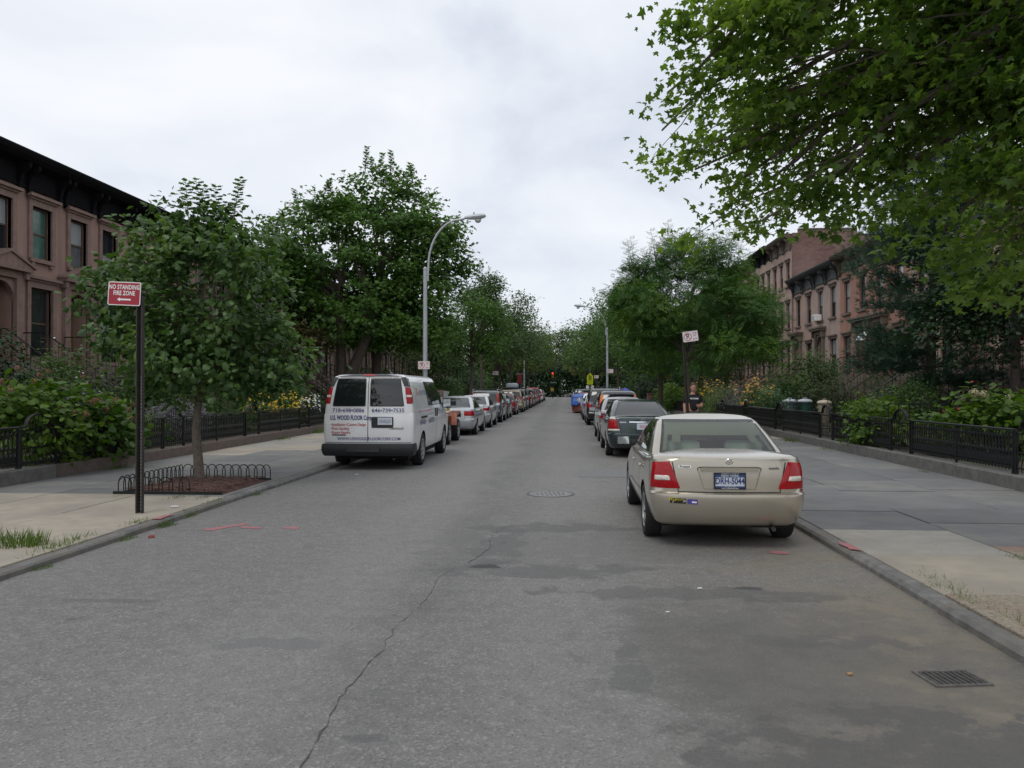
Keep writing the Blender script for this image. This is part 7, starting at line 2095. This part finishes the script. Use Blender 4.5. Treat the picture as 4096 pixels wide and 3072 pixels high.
# ------------------------------------------------------------------ crossing: school sign and traffic lights
M_FLUO = mat('fluorescent_yellow_green', (.50, .62, .01), rough=.5, var=.03)
sc_ = empty('school_sign', (3.45, 106, PAVE_Z), 0, 'yellow green pentagon school crossing sign', 'sign')
MB().tube([(0, 0, 0), (0, 0, 6.0)], .05, 7).build('post', mat('green_grey_post', (.16, .24, .22), rough=.5, var=.1), sc_)
MB().prism([(-.50, 3.0), (.50, 3.0), (.50, 3.75), (0, 4.25), (-.50, 3.75)], -.09, -.08).build('plate', M_FLUO, sc_)
for sx, h in ((-.13, .62), (.14, .52)):
    g = MB().lathe([(.001, 0), (.07, .02), (.08, .07), (.05, .13), (.001, .14)], 8, 'z', (sx, -.1, 3.2 + h))
    g.prism([(sx - .08, 3.2 + h * .35), (sx + .08, 3.2 + h * .35), (sx + .09, 3.2 + h), (sx - .09, 3.2 + h)], -.098, -.092)
    g.prism([(sx - .12, 3.12), (sx - .05, 3.12), (sx + .02, 3.2 + h * .36), (sx - .07, 3.2 + h * .36)], -.098, -.092).prism([(sx + .06, 3.12), (sx + .13, 3.12), (sx + .07, 3.2 + h * .36), (sx - .01, 3.2 + h * .36)], -.098, -.092)
    g.build('figure', M_BLACKPRINT, sc_)
MB().box(-.48, .48, -.09, -.08, 2.55, 2.98).build('panel', M_FLUO, sc_)
flat_text('lettering', 'SCHOOL', .20, M_BLACKPRINT, sc_, (0, -.095, 2.85), sx=.9); flat_text('lettering', 'XING', .18, M_BLACKPRINT, sc_, (0, -.095, 2.66), sx=.9)
for sx in (-.42, .42): MB().box(sx - .22, sx + .22, -.10, -.09, 1.95, 2.4).build('panel', M_WHITE, sc_)
M_TLY = mat('signal_yellow', (.42, .24, .02), rough=.5, var=.1)
M_LIT = mat('lit_red_signal', (.8, .02, .01), rough=.4, var=0, emit=((1.0, .03, .015), 2.2))
M_OFF = mat('unlit_signal', (.03, .03, .02), rough=.4, var=.1)
def signal(root, x, y, z, lit=True, side=0):
    b = MB().box(x - .18, x + .18, y, y + .25, z, z + 1.05).build('signal_head', M_TLY, root)
    for k in range(3):
        MB().lathe([(.13, 0), (.12, -.03), (.03, -.05)], 12, 'y', (x, y - .002, z + .18 + k * .345)).build('lens', M_LIT if (k == 2 and lit) else M_OFF, b)
        MB().tube([(x - .16, y - .01, z + .22 + k * .345), (x - .1, y - .12, z + .32 + k * .345), (x + .1, y - .12, z + .32 + k * .345), (x + .16, y - .01, z + .22 + k * .345)], .02, 4).build('visor', M_TLY, b)
t1_ = empty('traffic_light', (-2.9, 158, 0), 0, 'traffic light with red lamp and one way sign, left of the crossing', 'traffic light', 'traffic lights at the crossing')
t1_.location.x = -5.6
MB().tube([(0, 0, 0), (0, 0, 5.2)], .09, 8).build('pole', M_DARK, t1_)
MB().tube([(0, 0, 5.0), (3.6, 0, 5.3)], .05, 6).build('mast_arm', M_DARK, t1_)
signal(t1_, 3.4, -.1, 4.1)
MB().box(2.9, 3.9, -.1, -.08, 2.95, 3.25).build('one_way_plate', M_BLACK, t1_); flat_text('lettering', 'ONE WAY', .2, M_WHITE, t1_, (3.4, -.105, 3.1), sx=.9)
MB().tube([(3.4, 0, 5.3), (3.4, 0, 2.0)], .06, 6).build('drop_pole', M_DARK, t1_)
MB().box(3.0, 3.6, -.15, .1, 1.5, 2.1).build('walk_signal', M_TLY, t1_)
MB().tube([(3.4, 0, 2.0), (3.4, 0, 0)], .08, 6).build('pole', M_DARK, t1_)
t2_ = empty('traffic_light', (4.6, 150, 0), 0, 'pair of yellow traffic lights on a mast arm, right of the crossing', 'traffic light', 'traffic lights at the crossing')
MB().tube([(0, 0, 0), (0, 0, 6.0)], .09, 8).build('pole', M_DARK, t2_)
MB().tube([(0, 0, 5.4), (-2.9, 0, 5.6)], .05, 6).build('mast_arm', M_DARK, t2_)
signal(t2_, -2.75, -.1, 4.45); signal(t2_, -1.55, -.1, 4.6, False)

sc_.scale = (.8, .8, .92)
# ------------------------------------------------------------------ skip with tarp, bins, pier, umbrella
sk = empty('rubbish_skip', (1.85, 58.8, 0), 0, 'rusty red rubbish skip under a blue tarp in the right parking lane', 'skip')
M_RUST = mat('rusty_red_steel', (.16, .045, .03), rough=.8, var=.35, scale=5, bump=.3)
mb = MB(); w_ = 1.15
mb.prism([(0, .12), (4.2, .12), (4.2, 1.12), (0, 1.12)], -w_, -w_ + .06, 'x').prism([(0, .12), (4.2, .12), (4.2, 1.12), (0, 1.12)], w_ - .06, w_, 'x').box(-w_ + .06, w_ - .06, 0, .06, .12, 1.12).box(-w_ + .06, w_ - .06, 4.14, 4.2, .12, 1.12).box(-w_ + .06, w_ - .06, .06, 4.14, .12, .2)
mb.build('box', M_RUST, sk)
for k in range(5): MB().box(-w_ - .05, -w_ - .001, .2 + k * .9, .3 + k * .9, .12, 1.1).build('rib', M_RUST, sk)
MB().box(-w_ - .06, w_ + .06, -.06, 4.26, 1.121, 1.19).build('rim', M_RUST, sk)
MB().box(-.9, .9, .3, 3.9, 0, .118).build('skid', M_DARK, sk)
tp = empty('tarp', (1.85, 58.8, 0), 0, 'bright blue tarp draped over the rusty skip', 'tarp')
vs = []; fs = []; rs_ = np.random.RandomState(8); nx, ny = 16, 14
for j in range(ny + 1):
    for i in range(nx + 1):
        a, b = i / nx * 2 - 1, j / ny
        x = a * 1.5; y = -.5 + b * 4.9
        z = 1.36 + .08 * math.sin(3 * a + 2 * b) + rs_.uniform(-.02, .02)
        if abs(x) > 1.2: z -= (abs(x) - 1.2) * 2.4 * (.8 + .4 * math.sin(b * 12)); x = math.copysign(1.22 + (abs(x) - 1.2) * .15 + .03 * math.sin(b * 20), x)
        if y < -.05: z = min(z, 1.36) - (-.05 - y) * (1.1 + .5 * math.sin(a * 7)); y = -.09 - (-.05 - y) * .1 + .03 * math.sin(a * 9)
        vs.append((x, y, z))
for j in range(ny):
    for i in range(nx):
        k = j * (nx + 1) + i; fs.append((k, k + 1, k + nx + 2, k + nx + 1))
me = bpy.data.meshes.new('sheet'); me.from_pydata(vs, [], fs); me.update(); smooth(me); link('sheet', me, tp, mat('blue_tarp', (.02, .10, .38), rough=.5, var=.12, scale=4))
MB().tube([(-1.24, -.1, .95), (1.24, -.1, .95)], .01, 4).build('rope', M_WHITE, tp)

def bin_(loc, m, ml, label, r=.27, h=.85):
    o = empty('waste_bin', loc, 0, label, 'waste bin', 'waste bins behind the right fence')
    MB().lathe([(r * .8, 0), (r * .84, .05), (r, h - .06), (r * 1.05, h - .05), (r * 1.05, h)], 18).build('barrel', m, o, sm=40)
    MB().lathe([(r * 1.1, h + .001), (r * 1.1, h + .04), (r * .9, h + .10), (r * .3, h + .14), (r * .1, h + .14)], 18).build('lid', ml, o, sm=40)
    MB().tube([(-.08, 0, h + .13), (-.06, 0, h + .18), (.06, 0, h + .18), (.08, 0, h + .13)], .014, 5).build('lid_handle', ml, o)
    for s in (-1, 1): MB().box(s * r * 1.03 - .02, s * r * 1.03 + .02, -.07, .07, h - .22, h - .16).build('handle', m, o)
M_BINB = mat('blue_grey_bin', (.08, .12, .15), rough=.5, var=.1); M_BINL = mat('pale_grey_lid', (.42, .44, .48), rough=.45, var=.08); M_BING = mat('green_bin', (.02, .08, .06), rough=.5, var=.1)
bin_((10.0, 36.2, GARDEN_Z + .05), M_BINB, M_BINL, 'blue grey waste bin with pale lid, left of three', .29)
bin_((10.7, 36.3, GARDEN_Z + .05), M_BING, M_BINL, 'green waste bin with pale lid, middle of three', .29)
bin_((11.45, 36.0, GARDEN_Z), mat('beige_bin', (.38, .33, .25), rough=.5, var=.1), mat('beige_lid', (.5, .43, .33), rough=.5, var=.1), 'beige waste bin, right of three', .29)
pr = empty('brick_pier', (7.1, 66, 0), 0, 'red brick gate pier left of the walking person', 'gate pier')
for k in range(9):
    MB().box(-.28, .28, -.28, .28, .1 + k * .14, .1 + k * .14 + .125).build('brick_course', M_BRICK, pr)
MB().box(-.265, .265, -.265, .265, .1, 1.35).build('mortar', M_GREYSTONE, pr); MB().bbox(-.32, .32, -.32, .32, 1.351, 1.43, .03).build('cap', M_RUST, pr)
um = empty('blue_umbrella', (4.55, 60.0, PAVE_Z), 0, 'blue and dark striped umbrella above the black wagons on the right', 'umbrella')
for k in range(10):
    a0, a1 = 2 * math.pi * k / 10, 2 * math.pi * (k + 1) / 10
    P = []; 
    for (r, z) in ((.02, 1.78), (.22, 1.73), (.42, 1.60), (.55, 1.42)):
        P += [(r * math.cos(a0), r * math.sin(a0), z), (r * math.cos(a1), r * math.sin(a1), z)]
    MB().add(P, [(0, 1, 3, 2), (2, 3, 5, 4), (4, 5, 7, 6)]).build('canopy_panel', mat('umbrella_blue', (.05, .08, .42), rough=.6, var=.1) if k % 3 else mat('umbrella_dark', (.03, .03, .10), rough=.6, var=.1), um)
MB().tube([(0, 0, 0), (0, 0, 1.85)], .015, 6).build('pole', M_STEEL, um)
MB().lathe([(.22, 0), (.22, .05), (.04, .08)], 12).build('foot', M_DARK, um)

# ------------------------------------------------------------------ walking person
def person(loc, rz):
    o = empty('person', loc, rz, 'person in a black printed T-shirt and dark trousers walking on the right pavement', 'person')
    def skin(name, verts, edges, radii, m, rootv=0, levels=2):
        me = bpy.data.meshes.new(name); me.from_pydata(verts, edges, []); me.update()
        ob = bpy.data.objects.new(name, me); COL.objects.link(ob)
        md = ob.modifiers.new('s', 'SKIN'); sv = me.skin_vertices[0].data
        for i, r in enumerate(radii):
            sv[i].radius = r if isinstance(r, tuple) else (r, r); sv[i].use_root = (i == rootv)
        ob.modifiers.new('d', 'SUBSURF').levels = levels
        dg = bpy.context.evaluated_depsgraph_get(); dg.update()
        new = bpy.data.meshes.new_from_object(ob.evaluated_get(dg)); bpy.data.objects.remove(ob)
        smooth(new); return link(name, new, o, m)
    SKIN = mat('skin', (.42, .22, .15), rough=.55, var=.08); HAIR = mat('brown_hair', (.075, .042, .022), rough=.7, var=.3, scale=30)
    SHIRT = mat('black_tshirt', (.010, .010, .012), rough=.9, var=.2, scale=20); TROU = mat('dark_trousers', (.035, .033, .032), rough=.9, var=.2)
    # the body: legs, trunk, neck, arms, one continuous mesh (facing -y, towards the camera)
    v = [(0, 0, .98), (0, 0, 1.18), (0, .01, 1.38), (0, 0, 1.50), (0, -.01, 1.60),
         (.10, 0, .92), (.11, -.10, .52), (.11, -.04, .10), (.11, -.18, .05),
         (-.10, 0, .92), (-.11, .10, .52), (-.11, .24, .12), (-.11, .14, .05),
         (.20, .01, 1.44), (.27, .02, 1.20), (.22, -.20, 1.12), (.13, -.27, 1.14),
         (-.20, .01, 1.44), (-.28, .05, 1.18), (-.29, -.02, .94), (-.285, -.05, .87)]
    e = [(0, 1), (1, 2), (2, 3), (3, 4), (0, 5), (5, 6), (6, 7), (7, 8), (0, 9), (9, 10), (10, 11), (11, 12), (2, 13), (13, 14), (14, 15), (15, 16), (2, 17), (17, 18), (18, 19), (19, 20)]
    r = [(.17, .13), (.17, .13), (.19, .12), (.075, .07), (.055, .055), (.10, .10), (.068, .07), (.045, .05), (.04, .035), (.10, .10), (.068, .07), (.045, .05), (.04, .035), (.07, .075), (.05, .05), (.04, .04), (.035, .03), (.07, .075), (.05, .05), (.04, .04), (.035, .03)]
    skin('body', v, e, r, SKIN)
    skin('t_shirt', [(0, 0, .90), (0, 0, 1.15), (0, .01, 1.37), (0, 0, 1.475), (.20, .01, 1.44), (.275, .02, 1.22), (-.20, .01, 1.44), (-.285, .05, 1.20)], [(0, 1), (1, 2), (2, 3), (2, 4), (4, 5), (2, 6), (6, 7)],
         [(.205, .16), (.20, .155), (.215, .145), (.09, .085), (.095, .10), (.085, .085), (.095, .10), (.085, .085)], SHIRT)
    skin('trousers', [(0, 0, .97), (.10, 0, .88), (.11, -.10, .52), (.11, -.05, .09), (-.10, 0, .88), (-.11, .10, .52), (-.11, .235, .10)], [(0, 1), (1, 2), (2, 3), (0, 4), (4, 5), (5, 6)], [(.19, .145), (.118, .12), (.09, .09), (.075, .075), (.118, .12), (.09, .09), (.075, .075)], TROU)
    for (x, y) in ((.11, -.1), (-.11, .2)): MB().bbox(x - .05, x + .05, y - .17, y + .1, 0, .09, .03).build('shoe', M_BLACK, o)
    # head with face
    hl = []
    for z, rx, ry, cy in ((1.56, .045, .05, .0), (1.60, .062, .075, -.012), (1.65, .070, .088, -.012), (1.71, .077, .095, -.005), (1.77, .078, .097, .0), (1.82, .070, .088, .003), (1.86, .045, .058, .005), (1.875, .015, .02, .005)):
        hl.append([(rx * math.sin(2 * math.pi * k / 16), cy - ry * math.cos(2 * math.pi * k / 16), z) for k in range(16)])
    V, F = loft(hl); MB().add(V, F).build('head', SKIN, o, sm=60)
    MB().prism([(-.014, 1.675), (.014, 1.675), (.008, 1.735), (-.008, 1.735)], -.128, -.09).build('nose', SKIN, o)
    for s in (-1, 1):
        MB().lathe([(.002, 0), (.014, .006), (.002, .01)], 8, 'y', (s * .032, -.1, 1.738)).build('eye', M_BLACK, o)
        MB().bbox(s * .078 - .010, s * .078 + .010, -.02, .03, 1.69, 1.755, .01).build('ear', SKIN, o)
    MB().box(-.026, .026, -.1, -.092, 1.648, 1.656).build('mouth', mat('lips', (.25, .09, .075), rough=.6, var=.05), o)
    hl = []
    for z, rx, ry, cy in ((1.67, .080, .062, .045), (1.74, .088, .075, .035), (1.80, .090, .100, .010), (1.85, .076, .090, .006), (1.885, .045, .055, .005), (1.895, .012, .015, .005)):
        hl.append([(rx * math.sin(2 * math.pi * k / 16), cy - ry * math.cos(2 * math.pi * k / 16), z) for k in range(16)])
    V, F = loft(hl); MB().add(V, F).build('hair', HAIR, o, sm=60)
    # hands: palm and five fingers each
    for (c, d, s) in (((.105, -.285, 1.145), (-1, -.25, .05), 1), ((-.285, -.06, .84), (.05, -.15, -1), -1)):
        c = Vector(c); d = Vector(d).normalized(); up = Vector((0, 0, 1)) if abs(d.z) < .8 else Vector((1, 0, 0)); sd = d.cross(up).normalized(); nn = sd.cross(d)
        hb = MB()
        M = Matrix((d, nn, sd)).transposed().to_4x4(); M.translation = c
        hb.bbox(-.02, .065, -.04, .04, -.013, .013, .006, M)
        for k, L in enumerate((.065, .078, .072, .055)):
            y = -.03 + k * .02
            hb.tube([M @ Vector((.06, y, 0)), M @ Vector((.06 + L * .5, y, -.006)), M @ Vector((.06 + L * .85, y, -.03))], [.0095, .0085, .006], 6)
        hb.tube([M @ Vector((.0, -.04, 0)), M @ Vector((.025, -.062, -.008)), M @ Vector((.05, -.066, -.02))], [.011, .0095, .007], 6)
        hb.build('hand', SKIN, o)
    me = bpy.data.meshes
    # white print across the chest
    vs_, fs_ = text_mesh2d('VICTORIA', .062, 'CENTER', 1.0, .002)
    sh = [c for c in o.children if c.name.startswith('t_shirt')][0]
    bv = bvh_of(sh.data)
    V = []
    for a, b in vs_:
        h, n_, _, _ = bv.ray_cast(Vector((a, -2, 1.36 + b)), Vector((0, 1, 0)))
        V.append(h + Vector((0, -.005, 0)) if h else Vector((a, -.16, 1.36 + b)))
    m_ = bpy.data.meshes.new('shirt_print'); m_.from_pydata(V, [], fs_); m_.update(); link('shirt_print', m_, o, M_WHITE)
person((4.18, 26.2, PAVE_Z), R(8))

# ------------------------------------------------------------------ litter
def litter(name, loc, dims, m, label, rz):
    o = MB().bbox(-dims[0] / 2, dims[0] / 2, -dims[1] / 2, dims[1] / 2, 0, dims[2], min(dims) * .3).build(name, m, None, loc, (0, 0, rz))
    tag(o, label, 'litter')
litter('cigarette_end', (1.17, 7.0, .004), (.045, .012, .010), M_WHITE, 'white cigarette end on the dark smear behind the tan sedan', .6)
litter('paper_scrap', (.8, 6.25, .004), (.03, .018, .003), M_WHITE, 'white paper scrap in front of the trench repair', .2)
litter('wrapper', (1.72, 4.95, .004), (.03, .022, .012), mat('wrapper_brown', (.30, .17, .08), rough=.6, var=.3), 'small brown and white wrapper left of the drain', .4)
litter('twig', (2.65, 3.72, .004), (.13, .012, .010), mat('dry_twig', (.22, .11, .05), rough=.9, var=.2), 'dry brown twig near the right bottom corner', -.5)
litter('brick_chip', (-4.78, 9.0, .0), (.06, .05, .035), mat('brick_chip', (.22, .06, .05), rough=.9, var=.2), 'red brick chip lying by the left kerb', .3)
litter('flat_cup', (-5.45, 10.9, PAVE_Z + .006), (.10, .05, .01), M_WHITE, 'squashed white cup on the tan pavement slab', .2)
litter('paper_scrap', (-4.2, 16.0, .004), (.08, .05, .003), M_WHITE, 'white paper scrap on the road behind the van', .5)
